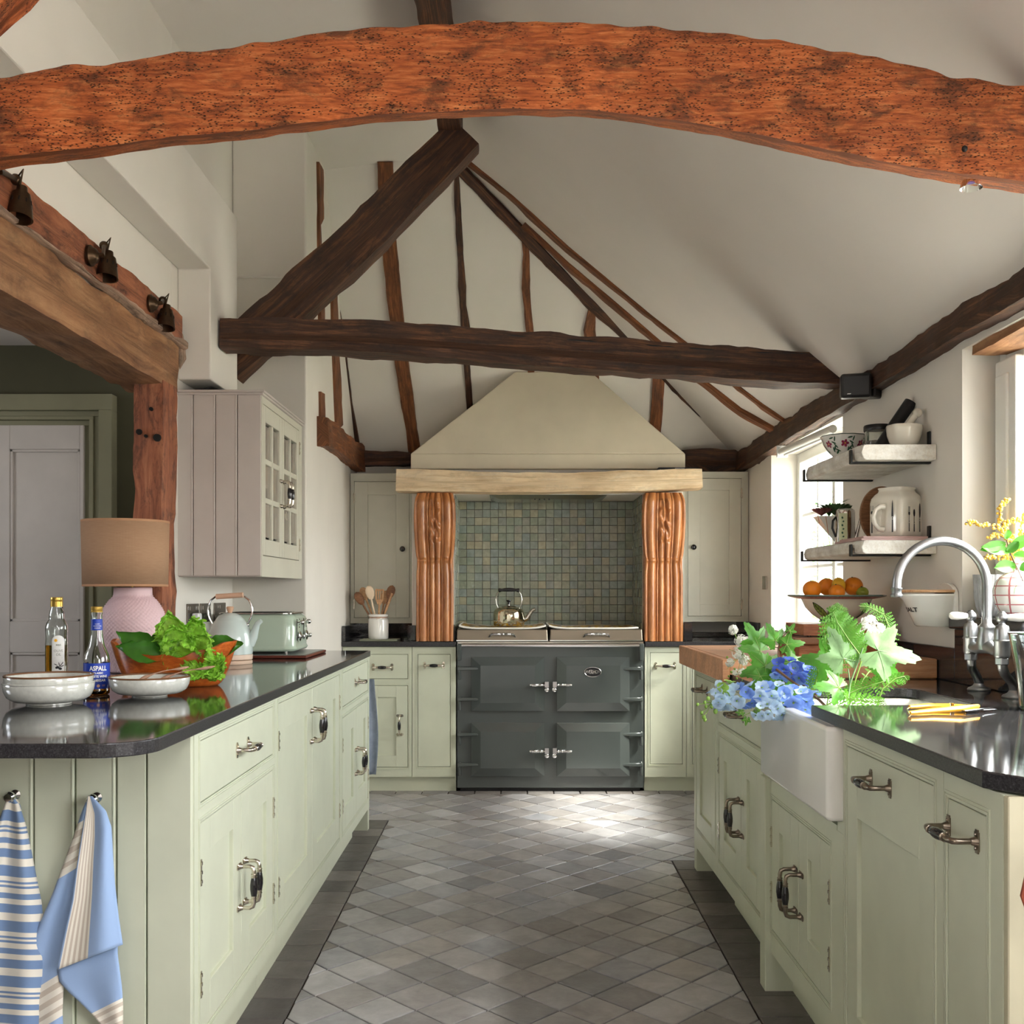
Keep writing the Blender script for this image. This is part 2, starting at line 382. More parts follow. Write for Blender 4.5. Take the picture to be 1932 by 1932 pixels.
for i in range(-26, 26):
    for j in range(-40, 40):
        if (i+j) % 2: continue
        c = (ox+i*D, oy+j*D)
        if not (-1.3 < c[0] < 1.6 and .8 < c[1] < 6.6): continue
        q = [(c[0]-D,c[1]),(c[0],c[1]-D),(c[0]+D,c[1]),(c[0],c[1]+D)]
        for reg in ((BL,BR,.9,4.777),(BL,1.45,4.777,5.568),(-1.04,1.45,5.568,6.235)):
            r = clip(q, *reg)
            if r and parea(r) > 2e-4: polys.append((r, 0))
pt = .1545
y = .9
k = 0
while y < 5.5:
    y1 = min(y+pt, 5.568)
    if y1 > 5.4: y1 = 5.568
    polys.append(([(BL-.235,y),(BL,y),(BL,y1),(BL-.235,y1)], 1)); 
    if y1 >= 5.568: break
    y = y1
y = 4.777
while y > 1.0:
    polys.append(([(BR,y-pt),(BR+.235,y-pt),(BR+.235,y),(BR,y)], 1)); y -= pt
x = -1.04
while x < 1.3:
    polys.append(([(x,6.237),(x+.16,6.237),(x+.16,6.33),(x,6.33)], 1)); x += .16
def seen(p):
    cx = sum(q[0] for q in p)/len(p); cy = sum(q[1] for q in p)/len(p)
    return cy > 2.88
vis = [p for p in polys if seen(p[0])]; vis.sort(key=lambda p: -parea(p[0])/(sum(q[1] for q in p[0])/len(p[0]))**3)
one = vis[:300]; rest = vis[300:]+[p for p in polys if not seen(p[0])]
for p, kd in one:
    b = MB(); tile_prism(b, p); b.build('tile', M['border_tile'] if kd else M['floor_tile'], floor)
rb = MB()
for p, kd in rest: tile_prism(rb, p)
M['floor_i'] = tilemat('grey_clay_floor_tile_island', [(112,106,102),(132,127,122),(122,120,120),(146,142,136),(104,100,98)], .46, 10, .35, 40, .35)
rb.build('small_floor_tiles', M['floor_i'], floor, kind='stuff')

# ---------------------------------------------------------------- walls and ceiling
WR, WT = 1.5, 1.72
b = MB()      # right wall with two windows, one added unseen opening, sloping head hidden by the roof
def rw(y0, y1, z0, z1, xx=WT): b.box(WR, xx, y0, y1, z0, z1)
rw(6.03, 7.6, -.3, 2.12); rw(4.717, 6.03, -.3, 1.0); rw(4.717, 6.03, 2.02, 2.12)
rw(3.46, 4.717, -.3, 2.12); rw(1.75, 3.46, -.3, 1.10); rw(1.75, 3.46, 2.03, 2.12); rw(.9, 1.75, -.3, 2.12); rw(-.4, .9, -.3, .92); rw(-.4, .9, 2.03, 2.12); rw(-3, -.4, -.3, 2.12)
wall_right = b.build('wall_right', M['wall'], kind='structure')
b = MB()      # left wall above the opening, with nib and side wall beyond
b.box(-1.50, -1.42, 4.28, 5.22, -.3, 3.6)
b.box(-1.62, -1.42, -3, 4.28, 2.22, 3.6)
b.box(-1.62, -1.05, 5.22, 7.6, -.3, 3.7)
b.box(-1.419, -1.051, 5.205, 5.222, 2.80, 3.56)
wall_left = b.build('wall_left', M['wall'], bev=.008, seg=2, kind='structure')
b = MB()      # boxed duct and its pier
b.prism([(-3,2.58),(4.36,2.58),(4.36,2.115),(4.785,2.115),(4.785,2.95),(-3,2.95)], -1.42, -1.281, 'x')
b.build('wall_boxing', M['wall'], bev=.006, seg=2, kind='structure')
b = MB()      # back wall: breast piers, niche, wall between
def bw(x0, x1, y0, y1, z0, z1): b.box(x0, x1, y0, y1, z0, z1)
bw(-1.1, -.635, 6.9, 7.2, -.3, 2.15); bw(1.05, 1.6, 6.9, 7.2, -.3, 2.15)
bw(-.635, -.372, 6.42, 7.2, -.3, 2.0); bw(.797, 1.05, 6.42, 7.2, -.3, 2.0)
bw(-.372, .797, 6.912, 7.2, -.3, 2.0); bw(-.372, .797, 6.42, 7.0, 1.823, 2.0)
wall_back = b.build('wall_back', M['wall'], bev=.004, kind='structure')
# hip plane (leaning end of the roof), right slope and near-flat ceiling
def hipY(z): return 6.9-(z-2.12)/1.2167
b = MB()
zt = 3.64
b.add([(-1.3,hipY(2.05),2.05),(1.6,hipY(2.05),2.05),(1.6,hipY(zt),zt),(-1.3,hipY(zt),zt),
       (-1.3,hipY(2.05)+.2,2.05),(1.6,hipY(2.05)+.2,2.05),(1.6,hipY(zt)+.2,zt),(-1.3,hipY(zt)+.2,zt)],
      [(0,1,2,3),(4,7,6,5),(0,4,5,1),(1,5,6,2),(2,6,7,3),(3,7,4,0)])
b.build('wall_gable', M['wall'], kind='structure')
def slopez(X): return 2.1+.833*(1.5-X)
b = MB()
for (y0, y1) in ((-3, -1.3), (-.1, 7.6)):
    b.hexa([(1.60,y0,slopez(1.60)),(-.32,y0,slopez(-.32)),(-.32,y1,slopez(-.32)),(1.60,y1,slopez(1.60)),
        (1.60,y0,slopez(1.60)+.15),(-.32,y0,slopez(-.32)+.15),(-.32,y1,slopez(-.32)+.15),(1.60,y1,slopez(1.60)+.15)])
for (xa, xb) in ((1.60, 1.35), (.25, -.32)):  # leaves a hole in the unseen slope, added to let daylight in
    b.hexa([(xa,-1.3,slopez(xa)),(xb,-1.3,slopez(xb)),(xb,-.1,slopez(xb)),(xa,-.1,slopez(xa)),
        (xa,-1.3,slopez(xa)+.15),(xb,-1.3,slopez(xb)+.15),(xb,-.1,slopez(xb)+.15),(xa,-.1,slopez(xa)+.15)])
b.hexa([(-.32,-3,3.616),(-1.62,-3,3.505),(-1.62,7.6,3.505),(-.32,7.6,3.616),(-.32,-3,3.76),(-1.62,-3,3.66),(-1.62,7.6,3.66),(-.32,7.6,3.76)])
b.build('ceiling', M['ceil'], kind='structure')
b = MB(); b.box(-4.3, .1, -2.3, -2.15, -.3, 3.8); b.box(1.3, 1.8, -2.3, -2.15, -.3, 3.8); b.box(.1, 1.3, -2.3, -2.15, -.3, 3.8); b.build('wall_front', M['wall'], kind='structure')
# side room beyond the opening
b = MB()
b.box(-4.2, -1.5, 4.9, 5.1, -.3, 2.5); b.box(-4.3, -4.2, -.5, 2.8, -.3, 2.5); b.box(-4.3, -4.2, 3.6, 5.1, -.3, 2.5); b.box(-4.3, -4.2, 2.8, 3.6, -.3, 1.3); b.box(-4.3, -4.2, 2.8, 3.6, 2.1, 2.5); b.box(-4.3, -1.62, -.6, -.5, -.3, 2.5)  # the hole in the far side is unseen, added to light the door
b.build('wall_side_room', M['dark_green'], kind='structure')
b = MB(); b.box(-4.2, -1.62, -.5, 4.9, 2.387, 2.5); b.build('ceiling_side_room', M['ceil'], kind='structure')
# panelled door and architrave in that wall
Yd = 4.9
dr = MB(); x0, x1 = gx(-190,Yd), gx(165,Yd)
cols = [(-190,-165),(-31+0,31-31)]
def dbox(bb, xa, xb, ya, yb, d0, d1): bb.box(gx(xa,Yd), gx(xb,Yd), Yd-d1, Yd-d0, gz(yb,Yd), gz(ya,Yd))
Db = MB(); dbox(Db, -190, 165, 805, 1590, .0, .03)
for (xa, xb) in ((-190,-160),(-28,27),(158,165),): dbox(Db, xa, xb, 805, 1590, .03, .045)
for (ya, yb) in ((805,850),(1172,1230),(1540,1590)):
    for (xa, xb) in ((-160,-28),(27,158)): dbox(Db, xa, xb, ya, yb, .03, .045)
for (xa, xb) in ((-160,-28),(27,158)):
    for (ya, yb) in ((850,1172),(1230,1540)):
        dbox(Db, xa, xa+5, ya, yb, .03, .041); dbox(Db, xb-5, xb, ya, yb, .03, .041); dbox(Db, xa, xb, ya, ya+5, .03, .041); dbox(Db, xa, xb, yb-5, yb, .03, .041)
Db.build('door_1', M['door_paint'], bev=.002, kind='structure')
Tb = MB()
for (xa, xb, d) in ((165,176,.03),(176,184,.05),(184,196,.04),(196,221,.065)): dbox(Tb, xa, xb, {176:805,184:795,196:788,221:778}[xb], 1590, 0, d)
for (ya, yb, d, xr) in ((795,805,.03,176),(788,795,.05,184),(778,788,.04,196),(748,778,.065,221)): dbox(Tb, -260, xr, ya, yb, 0, d)
Tb.build('trim_1', M['trim_green'], bev=.002, kind='structure')

# ---------------------------------------------------------------- windows
def window(name, y0, y1, z0, z1, X, nv, nh, jamb=.05):
    fr = MB(); t = .05
    for (a, c, e, f_) in ((y0,y0+jamb,z0,z1),(y1-jamb,y1,z0,z1),(y0+jamb,y1-jamb,z0,z0+.06),(y0+jamb,y1-jamb,z1-.06,z1)): fr.box(X-.02, X+t, a, c, e, f_)
    o = fr.build(name, M['white_wood'], bev=.004, kind='structure')
    ms = MB(); m_ = (y0+y1)/2; ms.box(X-.01, X+.04, m_-.025, m_+.025, z0+.06, z1-.06)
    for side in ((y0+jamb, m_-.025), (m_+.025, y1-jamb)):
        for i in range(1, nv):
            q = side[0]+(side[1]-side[0])*i/nv; ms.box(X, X+.03, q-.01, q+.01, z0+.06, z1-.06)
        for j in range(1, nh):
            q = z0+.06+(z1-z0-.12)*j/nh; ms.box(X, X+.03, side[0], side[1], q-.01, q+.01)
    ms.build('glazing_bar', M['white_wood'], o, bev=.003)
    for side in ((y0+jamb, m_-.025), (m_+.025, y1-jamb)):
        for i in range(nv):
            for j in range(nh):
                a = side[0]+(side[1]-side[0])*i/nv; c = side[0]+(side[1]-side[0])*(i+1)/nv
                e = z0+.06+(z1-z0-.12)*j/nh; g = z0+.06+(z1-z0-.12)*(j+1)/nh
                pn = MB(); pn.box(X+.013, X+.017, a+.004, c-.004, e+.004, g-.004); pn.build('pane', M['pane'], o)
    return o
w1 = window('window_1', 4.717, 6.03, 1.0, 2.02, 1.67, 2, 3)
w2 = window('window_2', 1.75, 3.46, 1.14, 2.03, 1.645, 2, 2)
b = MB(); b.box(1.47, 1.72, 1.75, 3.50, 1.095, 1.137)
b.build('window_sill', M['granite'], w2, bev=.004)
b = MB(); b.box(1.60, 1.64, 3.30, 3.44, 1.14, 1.98); b.box(1.59, 1.615, 3.34, 3.42, 1.14, 1.93); b.build('window_lining', M['white_wood'], w2, bev=.006, seg=2)

# ---------------------------------------------------------------- roof timbers
def hip(x, y):
    Y = 9.295/((CY-y)/F+1.2167); return gp(x, y, Y)
def slope(x, y):
    Y = 2.1295/((CY-y)/F+.833*(x-CX)/F); return gp(x, y, Y)
HN = Vector((0, -.635, -.772)); SN = Vector((-.64, 0, -.768))    # normals facing into the room
def stud(pts, wpx, label, mat='beam2', fn=hip, nrm=HN, th=.05, seed=1, name='roof_stud', rough=.004, out=.0):
    P = [fn(*p)+nrm*out for p in pts]
    ws = [ (wpx[i] if isinstance(wpx, (list,tuple)) else wpx)*P[i].y/F for i in range(len(P))]
    return timber(name, P, ws, th, M[mat], up=nrm, seed=seed, rough=rough, label=label, cat='beam', group=None)
stud([(727,303),(733,440),(746,576),(758,678),(770,765),(783,853)], [27,27,27,24,24,21], 'straight brown oak stud behind the sloping truss beam', seed=2)
stud([(861,318),(866,439),(872,540),(874,576),(881,640),(881,685),(887,770)], [9,14,14,13,20,12,12], 'thin knotty dark stud rising to the apex', 'beam', seed=3, th=.03)
stud([(989,448),(993,480),(992,542),(1000,630),(1002,700)], [11,14,15,13,10], 'short slim stud above the hood top', seed=4, th=.03)
stud([(1118,578),(1112,622),(1117,660),(1120,745)], [14,24,22,24], 'short thick stud above the right side of the hood', seed=5)
stud([(1243,705),(1240,760),(1234,830)], [24,23,22], 'short stud between tie beam and hood slope', seed=6)
stud([(858,305),(984,435),(1107,562),(1205,645),(1280,722),(1375,800),(1440,852)], [18,20,20,24,34,44,44], 'main dark hip rafter running from apex to wall plate', 'beam', seed=7, name='hip_rafter', th=.08)
stud([(990,420),(1072,498),(1160,572),(1252,652),(1332,722),(1400,775),(1478,818)], [10,20,22,24,26,26,22], 'middle of the three rafters fanning down the roof slope', seed=8, fn=slope, nrm=SN, name='roof_rafter')
stud([(866,290),(967,372),(1072,468),(1220,590),(1300,652),(1384,722),(1440,765),(1502,806)], [18,22,20,18,17,16,15,12], 'outermost slim rafter on the white roof slope', seed=9, fn=slope, nrm=SN, name='roof_rafter', th=.035)
stud([(630,531),(637,590),(650,680),(660,760),(677,850)], [8,10,11,11,9], 'slender split stud in the corner of side wall and gable', 'beam', seed=10, th=.03)
# studs and plate on the side wall
def sidew(x, y):
    Y = -1.05*F/(x-CX); return gp(x, y, Y)
SW = Vector((1, 0, 0))
def sstud(pts, wpx, label, seed, mat='beam2', name='wall_stud', th=.03):
    P = [sidew(*p) for p in pts]; ws = []
    for i, p in enumerate(P):
        ww = wpx[i] if isinstance(wpx, (list,tuple)) else wpx
        ws.append(ww*p.y/F*5)         # the wall is seen at a glancing angle
    return timber(name, P, ws, th, M[mat], up=SW, seed=seed, rough=.004, label=label, cat='beam')
sstud([(601,313),(602,400),(599,420),(600,470),(603,560),(604,612)], [9,8,3,4,8,9], 'narrow stud on the side wall beside the ceiling corner', 11)
sstud([(627,535),(630,640),(634,720),(638,806)], [11,12,14,15], 'long stud on the side wall standing on the plate', 12)
sstud([(605,741),(606,802)], [9,10], 'short stud stump at the end of the side plate', 13)
P = [Vector((-1.04, Y, z)) for (Y, z) in ((5.50,2.075),(5.9,2.085),(6.3,2.09),(6.62,2.09),(6.88,2.10))]
timber('wall_plate', P, .10, [.15,.14,.15,.17,.17], M['beam2'], seed=14, label='brown wall plate on the side wall below the studs', cat='beam')
timber('wall_plate', [(-1.0,6.87,2.10),(-.6,6.87,2.10),(.2,6.87,2.10),(1.0,6.87,2.09),(1.2,6.85,2.09),(1.33,6.83,2.08),(1.49,6.78,2.07)], .10, [.1,.08,.08,.10,.15,.17,.15], M['beam'], seed=15,
       label='dark wall plate along the gable behind the hood', cat='beam')
timber('eaves_beam', [(1.49,6.9,2.06),(1.49,6.2,2.07),(1.49,5.4,2.085),(1.49,4.5,2.085),(1.49,3.9,2.085),(1.49,3.4,2.10),(1.49,3.0,2.12),(1.49,2.3,2.15),(1.49,1.0,2.15)], .09, [.13,.12,.11,.10,.085,.09,.14,.16,.16], M['beam'], seed=16,
       rough=.007, label='long dark eaves beam along the top of the window wall', cat='beam')
timber('window_lintel', [(1.585,1.72,2.06),(1.585,3.41,2.045)], .15, .09, M['bress'], seed=17, label='weathered oak lintel over the sink window', cat='beam')
# truss
timber('tie_beam', [gp(421,634,4.52), gp(700,641,4.55), gp(1000,663,4.6), gp(1300,685,4.6), gp(1520,700,4.6), gp(1606,704,4.6)], .13, [.132,.14,.148,.148,.142,.125], M['beam'], seed=18,
       rough=.006, label='dark horizontal tie beam crossing the room below the roof', cat='beam')
timber('truss_rafter', [gp(425,689,4.86), gp(560,568,4.86), gp(700,437,4.86), gp(878,256,4.86)], .12, [.20,.205,.20,.18], M['beam'], seed=19, rough=.005,
       label='broad dark sloping truss beam from wall to ridge', cat='beam')
timber('ridge_beam', [(-.30,5.0,3.47),(-.305,4,3.48),(-.32,2.6,3.49),(-.33,0,3.5)], .11, .22, M['beam'], seed=20, label='dark ridge beam showing above and below the orange beam', cat='beam')
cb = MB(); cb.tube([gp(845,632,4.52)+Vector((0,0,.02)), gp(1000,636,4.54), gp(1200,650,4.54), gp(1400,664,4.54), gp(1540,668,4.54), gp(1590,690,4.5), gp(1608,712,4.45)], .004, 6)
cb.build('speaker_cable', M['black'], smooth=True, label='thin black cable along the tie beam to the loudspeaker', cat='cable')
# big arched beam near the camera
top = [(-270,178),(-150,160),(-60,150),(0,145),(60,136),(120,122),(200,122),(300,104),(435,92),(500,78),(600,62),(700,52),(800,48),(900,43),(966,39),(1090,42),(1181,47),(1306,58),(1401,66),(1496,82),(1560,92),(1631,105),(1690,118),(1746,128),(1790,144),(1841,150),(1932,166),(2000,182),(2130,220)]
bot = [(-270,352),(-60,322),(0,312),(190,290),(325,272),(435,265),(570,247),(700,232),(825,224),(966,219),(1091,220),(1206,231),(1316,247),(1426,267),(1541,292),(1651,315),(1766,335),(1932,357),(2000,370),(2130,396)]
def interp(tb, x):
    for i in range(len(tb)-1):
        if tb[i][0] <= x <= tb[i+1][0]:
            t = (x-tb[i][0])/(tb[i+1][0]-tb[i][0]); return tb[i][1]*(1-t)+tb[i+1][1]*t
    return tb[-1][1] if x > tb[-1][0] else tb[0][1]
YA = 2.3; b = MB(); N = 320; vs = []; uv = []; K = 0
for i in range(N+1):
    x = -270+2400*i/N; X = gx(x, YA); zt_ = gz(interp(top, x), YA); zb = gz(interp(bot, x), YA+.12); zf = gz(interp(bot, x)-14, YA)
    sec = []
    for j in range(15): sec.append((YA, zf+(zt_-zf)*j/14))
    for j in range(1, 4): sec.append((YA+.10*j/3, zt_+.012*sin(pi*j/6)))
    for j in range(1, 7): sec.append((YA+.12, zt_+(zb-zt_)*j/6))
    for j in range(1, 4): sec.append((YA+.12-.12*j/4, zb+(zf-zb)*j/4))
    K = len(sec); ln = 0
    for j, (yy, zz) in enumerate(sec):
        v = Vector((X, yy, zz)); d = noise.noise(v*7)*.006+noise.noise(v*22)*.004+noise.noise(Vector((X*14,yy*40,zz*60)))*.003
        if j in (14, 15, 16): v.z += noise.noise(Vector((X*18, 3, 1)))*.007
        if j < 15: v.y += d - (.006 if 0 < j < 14 else 0)
        elif j > 22 or j == 0: v.z += d*.6
        vs.append(v); uv.append((X, zz if j < 15 else zz+yy+.3))
fs = [(i*K+k, i*K+(k+1)%K, (i+1)*K+(k+1)%K, (i+1)*K+k) for i in range(N) for k in range(K)]
fs += [tuple(range(K))[::-1], tuple(N*K+k for k in range(K))]
b.add(vs, fs, uv); ab = b.build('arched_beam', M['arch'], smooth=True, ang=60, label='huge curved orange-brown oak beam spanning the room overhead', cat='beam')
for (x, y, r) in ((1819,281,.008),): 
    q = MB(); q.ball(gp(x,y,YA-.002), r, 8, 5); q.build('bolt_head', M['black'], ab, smooth=True)
timber('corner_brace', [gp(-70,60,2.2), gp(-20,0,2.2), gp(60,-90,2.2)], .1, .07, M['arch'], up=(0,-1,0), seed=21, label='end of an orange-brown brace in the upper corner above the lamps', cat='beam')
# small glass spotlight under the beam
sp = thing('glass_spotlight', 'small clear glass spotlight bulb under the arched beam', 'spotlight', gp(1832,346,2.36))
q = MB(); c = gp(1832,345,2.36); q.lathe([(.006,.018),(.014,.012),(.022,.0),(.025,-.012),(.0245,-.013),(.021,-.001),(.012,.011),(.0,.014)], c, 24); q.build('reflector', M['glass'], sp, smooth=True)
q = MB(); q.lathe([(0,-.002),(.009,-.001),(.011,.008),(.006,.03),(0,.03)], c, 12); q.build('bulb', plain('violet_bulb_coating', (120,100,190), .2, .4), sp, smooth=True)
# bressumer over the opening, its upper board, corner post
timber('bressumer_beam', [(-1.50,y_,2.145) for y_ in (.4,1.2,2.0,2.8,3.4,3.9,4.30)], .21, [.20,.2,.205,.21,.2,.205,.20], M['bress'], seed=22, rough=.007, n=24, sq=.06,
       label='massive weathered brown beam over the opening to the side room', cat='beam')
timber('beam_board', [(-1.412,y_,2.318) for y_ in (.4,1.5,2.6,3.5,4.33)], .05, .115, M['post'], seed=23, rough=.004, label='dark brown timber on top of the opening beam carrying the spot lamps', cat='beam')
timber('decayed_ledge', [(-1.395,y_,2.252) for y_ in (.4,1.2,2.0,2.8,3.5,4.0,4.34)], .04, .028, M['bark'], seed=24, rough=.009, n=12, label='pale decayed strip of wood along the beam top', cat='beam')
pb = timber('corner_post', [(-1.455,4.19,-.1),(-1.455,4.19,.9),(-1.457,4.19,1.5),(-1.452,4.19,2.06)], .115, .17, M['post'], up=(0,1,0), seed=25, rough=.006, n=24, sq=.06, label='reddish brown oak post with peg holes at the opening corner', cat='post')
for (x, y, r) in ((263,815,.012),(297,826,.016),(276,823,.007),(286,772,.008)):
    q = MB(); q.lathe([(0,0),(r,0),(r*.9,.01),(0,.012)], gp(x,y,4.100), 10, Matrix.Rotation(pi/2,3,'X')); q.build('peg_hole', M['dark_void'], pb)
timber('door_post_strip', [(-1.407,4.33,2.30),(-1.405,4.345,2.2),(-1.405,4.345,2.06)], .03, .03, M['bark'], seed=26, rough=.006, label='pale splintered strip of post above the wall cupboard', cat='post')
# black sheet standing in for the shade in the gap under the pier
b = MB(); b.grid(lambda u, v: (-1.41+u*.2, 4.40+v*.30, 2.071+.035*sin(pi*u)*sin(pi*v)**.5+.008*noise.noise(Vector((u*9,v*9,0)))), 16, 16)
b.build('gap_shade_sheet', M['black'], smooth=True, solid=.004, label='black sheet standing in for the dark gap above the wall cupboard', cat='sheet')

# spot lamps on the upper board
def spot(px, pyb, name_label, Y, ax):
    # ax: arm start offset (towards the camera side) ; lamp head hangs at px
    c = gp(px, pyb, Y); t = thing('wall_spotlight', name_label, 'lamp', (-1.385, Y+.05, 2.31))
    base = Vector((-1.385, Y+ax, 2.315))
    q = MB(); Mx = Matrix.Rotation(pi/2,3,'Y'); q.lathe([(0,0),(.034,0),(.034,.008),(.026,.016),(.024,.022),(.012,.030),(0,.034)], base, 20, Mx); q.build('wall_mount', M['bronze'], t, smooth=True)
    j = Vector((c.x-.012, Y, c.z+.075))
    q = MB(); q.tube([base+Vector((.02,0,0)), base+Vector((.045,0,.002)), j], .008, 8); q.ball(j, .016, 10, 6); q.tube([j, j+Vector((.03,-.02,.02)), c+Vector((0,0,.062))], .003, 6); q.build('arm', M['bronze'], t, smooth=True)
    q = MB(); Mt = Matrix.Rotation(RD(-12),3,'X'); q.lathe([(0,.062),(.014,.060),(.016,.042),(.024,.038),(.026,.028),(.030,.012),(.036,-.03),(.037,-.036),(.033,-.036),(.024,.02),(0,.024)], c, 24, Mt); s_ = q.build('lamp_head', M['bronze'], t, smooth=True)
    q = MB()
    for k in range(10):
        a = 2*pi*k/10; q.box(-1,1,-1,1,-1,1) if False else None
        p = c+Mt @ Vector((.0288*cos(a), .0288*sin(a), .016)); q.tube([p, p+Mt @ Vector((.002*cos(a),.002*sin(a),-.012))], .0022, 5)
    q.build('vent_slots', M['dark_void'], s_)
    return t
spot(38, 390, 'bronze spot lamp nearest the camera on the beam board', 2.86, -.16)
spot(203, 506, 'bronze spot lamp in the middle of the three on the beam', 3.47, -.10)
spot(313, 603, 'bronze spot lamp closest to the wall cupboard', 4.02, -.09)
# ---------------------------------------------------------------- handles (shared meshes)
def handle_mesh(name, metal, L=.13, P=.042):
    b = MB(); b.mi = 0; h = L/2-.008
    for s in (-1, 1):
        b.box(s*h-.008, s*h+.008, -.017, .017, 0, .003); b.box(s*h-.0055, s*h+.0055, -.021, .021, 0, .0025)
        for q in (-1, 1): b.ball((s*h, q*.012, .0035), .003, 6, 4)
        b.lathe([(.010,.002),(.0075,.008),(.006,.013)], (s*h,0,0), 10)
        b.tube([(s*h,0,.01),(s*h,0,P-.012),(s*(h-.004),0,P-.003),(s*(h-.014),0,P),(s*.028,0,P)], [.0055,.0055,.006,.006,.0062], 10)
        b.lathe([(.0062,-.004),(.0082,-.004),(.0082,-.001),(.0066,0),(.0066,.002),(.0082,.003),(.0082,.006),(.006,.006)], (s*.030,0,P), 10, Matrix.Rotation(pi/2,3,'Y'))
    b.mi = 1
    b.lathe([(.0062,-.028),(.0085,-.02),(.0105,-.006),(.0105,.006),(.0085,.02),(.0062,.028)], (0,0,P), 14, Matrix.Rotation(pi/2,3,'Y'))
    me = bpy.data.meshes.new(name); me.from_pydata(b.v, [], b.f)
    me.materials.append(metal); me.materials.append(M['ebony']); me.polygons.foreach_set('material_index', b.m)
    me.polygons.foreach_set('use_smooth', [True]*len(me.polygons)); me.set_sharp_from_angle(angle=RD(40)); return me
HM = {'nickel': handle_mesh('bar_handle', M['nickel']), 'aged': handle_mesh('bar_handle_aged', M['aged'], .135, .046)}
def put_handle(parent, T, u, v, vert, kind='nickel', L=1):
    o = bpy.data.objects.new('handle', HM[kind]); COL.objects.link(o); o.parent = parent
    p = Vector(T(u, v, 0)); n = (Vector(T(u, v, 1))-p).normalized()
    a = (Vector(T(u, v+1, 0))-p if vert else Vector(T(u+1, v, 0))-p).normalized()
    y = n.cross(a); m = Matrix((a, y, n)).transposed().to_4x4()
    m.translation = p-BASE[parent.name]; o.matrix_local = m; BASE[o.name] = BASE[parent.name]
    o['label'] = 'metal bar handle with a black grip'; return o
def knob(parent, T, u, v):
    p = Vector(T(u, v, 0)); n = (Vector(T(u, v, 1))-p).normalized(); q = Vector((0,0,1)).rotation_difference(n).to_matrix()
    b = MB(); b.lathe([(.008,0),(.007,.012),(.016,.016),(.018,.022),(.014,.028),(0,.030)], p, 20, q); o = b.build('knob', M['ebony'], parent, smooth=True, ang=60); o['label'] = 'round black knob'; return o
def hinge(parent, T, u, v):
    b = MB(T); b.box(u-.004, u+.004, v-.032, v+.032, -.001, .004)
    for k in (-.022, 0, .022): b.box(u-.0055, u+.0055, v+k-.004, v+k+.004, -.001, .0055)
    return b.build('hinge', M['nickel'], parent)
def door_leaf(parent, T, u0, u1, v0, v1, mat, fw=.08, name='door', rt=None, rb=None, flat=False, gap=.0025, wi=.05):
    u0 += gap; u1 -= gap; v0 += gap; v1 -= gap
    b = MB(T); rt = rt or fw; rb = rb or fw
    if flat: b.box(u0, u1, v0, v1, -.022, 0)
    else:
        b.box(u0, u0+fw, v0, v1, -.022, 0); b.box(u1-fw, u1, v0, v1, -.022, 0)
        b.box(u0+fw, u1-fw, v0, v0+rb, -.022, 0); b.box(u0+fw, u1-fw, v1-rt, v1, -.022, 0)
        b.box(u0+fw-.003, u1-fw+.003, v0+rb-.003, v1-rt+.003, -.022, -.0105)
    return b.build(name, mat, parent, bev=.0012)
def cabinet(name, label, T, u0, u1, v0, v1, depth, items, mat, group=None, plinth=None, hk='nickel', cat='cabinet', su=(.03,.03), bead=True, back=0, top=None):
    base = Vector(T((u0+u1)/2, v0, -depth/2)); base.z = floor_z(base.y) if v0 < .3 else base.z
    t = thing(name, label, cat, base, group)
    b = MB(T); b.box(u0, u1, v0, v1, -depth, -.024); b.build('carcass', mat, t)
    # face frame: cells of the grid not covered by an opening
    us = sorted({u0, u1}|{i[1] for i in items}|{i[2] for i in items}); vs_ = sorted({v0, v1}|{i[3] for i in items}|{i[4] for i in items})
    b = MB(T)
    for i in range(len(us)-1):
        for j in range(len(vs_)-1):
            a, c = (us[i]+us[i+1])/2, (vs_[j]+vs_[j+1])/2
            if not any(k[1] < a < k[2] and k[3] < c < k[4] for k in items): b.box(us[i], us[i+1], vs_[j], vs_[j+1], -.024, 0)
    if bead:
        op = {}
        for it in items:
            key = it[5].get('op', (it[1], it[2], it[3], it[4])); op[key] = 1
        for (a, c, e, f_) in op:
            for o_ in (.003, .0095):
                w_ = .0035
                b.box(a-o_-w_, a-o_, e-o_, f_+o_, 0, .0022); b.box(c+o_, c+o_+w_, e-o_, f_+o_, 0, .0022)
                b.box(a-o_-w_, c+o_+w_, f_+o_, f_+o_+w_, 0, .0022); b.box(a-o_-w_, c+o_+w_, e-o_-w_, e-o_, 0, .0022)
    b.build('face_frame', mat, t)
    for (kd, a, c, e, f_, o_) in items:
        if kd == 'drawer': d = door_leaf(t, T, a, c, e, f_, mat, name='drawer', flat=True)
        else: d = door_leaf(t, T, a, c, e, f_, mat, fw=o_.get('fw', .08), rt=o_.get('rt'), rb=o_.get('rb'), flat=o_.get('flat', False))
        for h in o_.get('h', []): put_handle(d, T, h[0], h[1], h[2], hk)
        for h in o_.get('k', []): knob(d, T, *h)
        for h in o_.get('hg', []): hinge(d, T, *h)
    if plinth:
        pu0, pu1, rec = plinth
        pb = MB(T); pb.box(pu0, pu1, -.08, v0, -depth, -rec); pb.build('plinth', mat, t)
    return t
XL, XR = -.755, .812
TL = lambda u, v, w: (XL+w, u, v)
TR = lambda u, v, w: (XR-w, u, v)
S = M['sage']
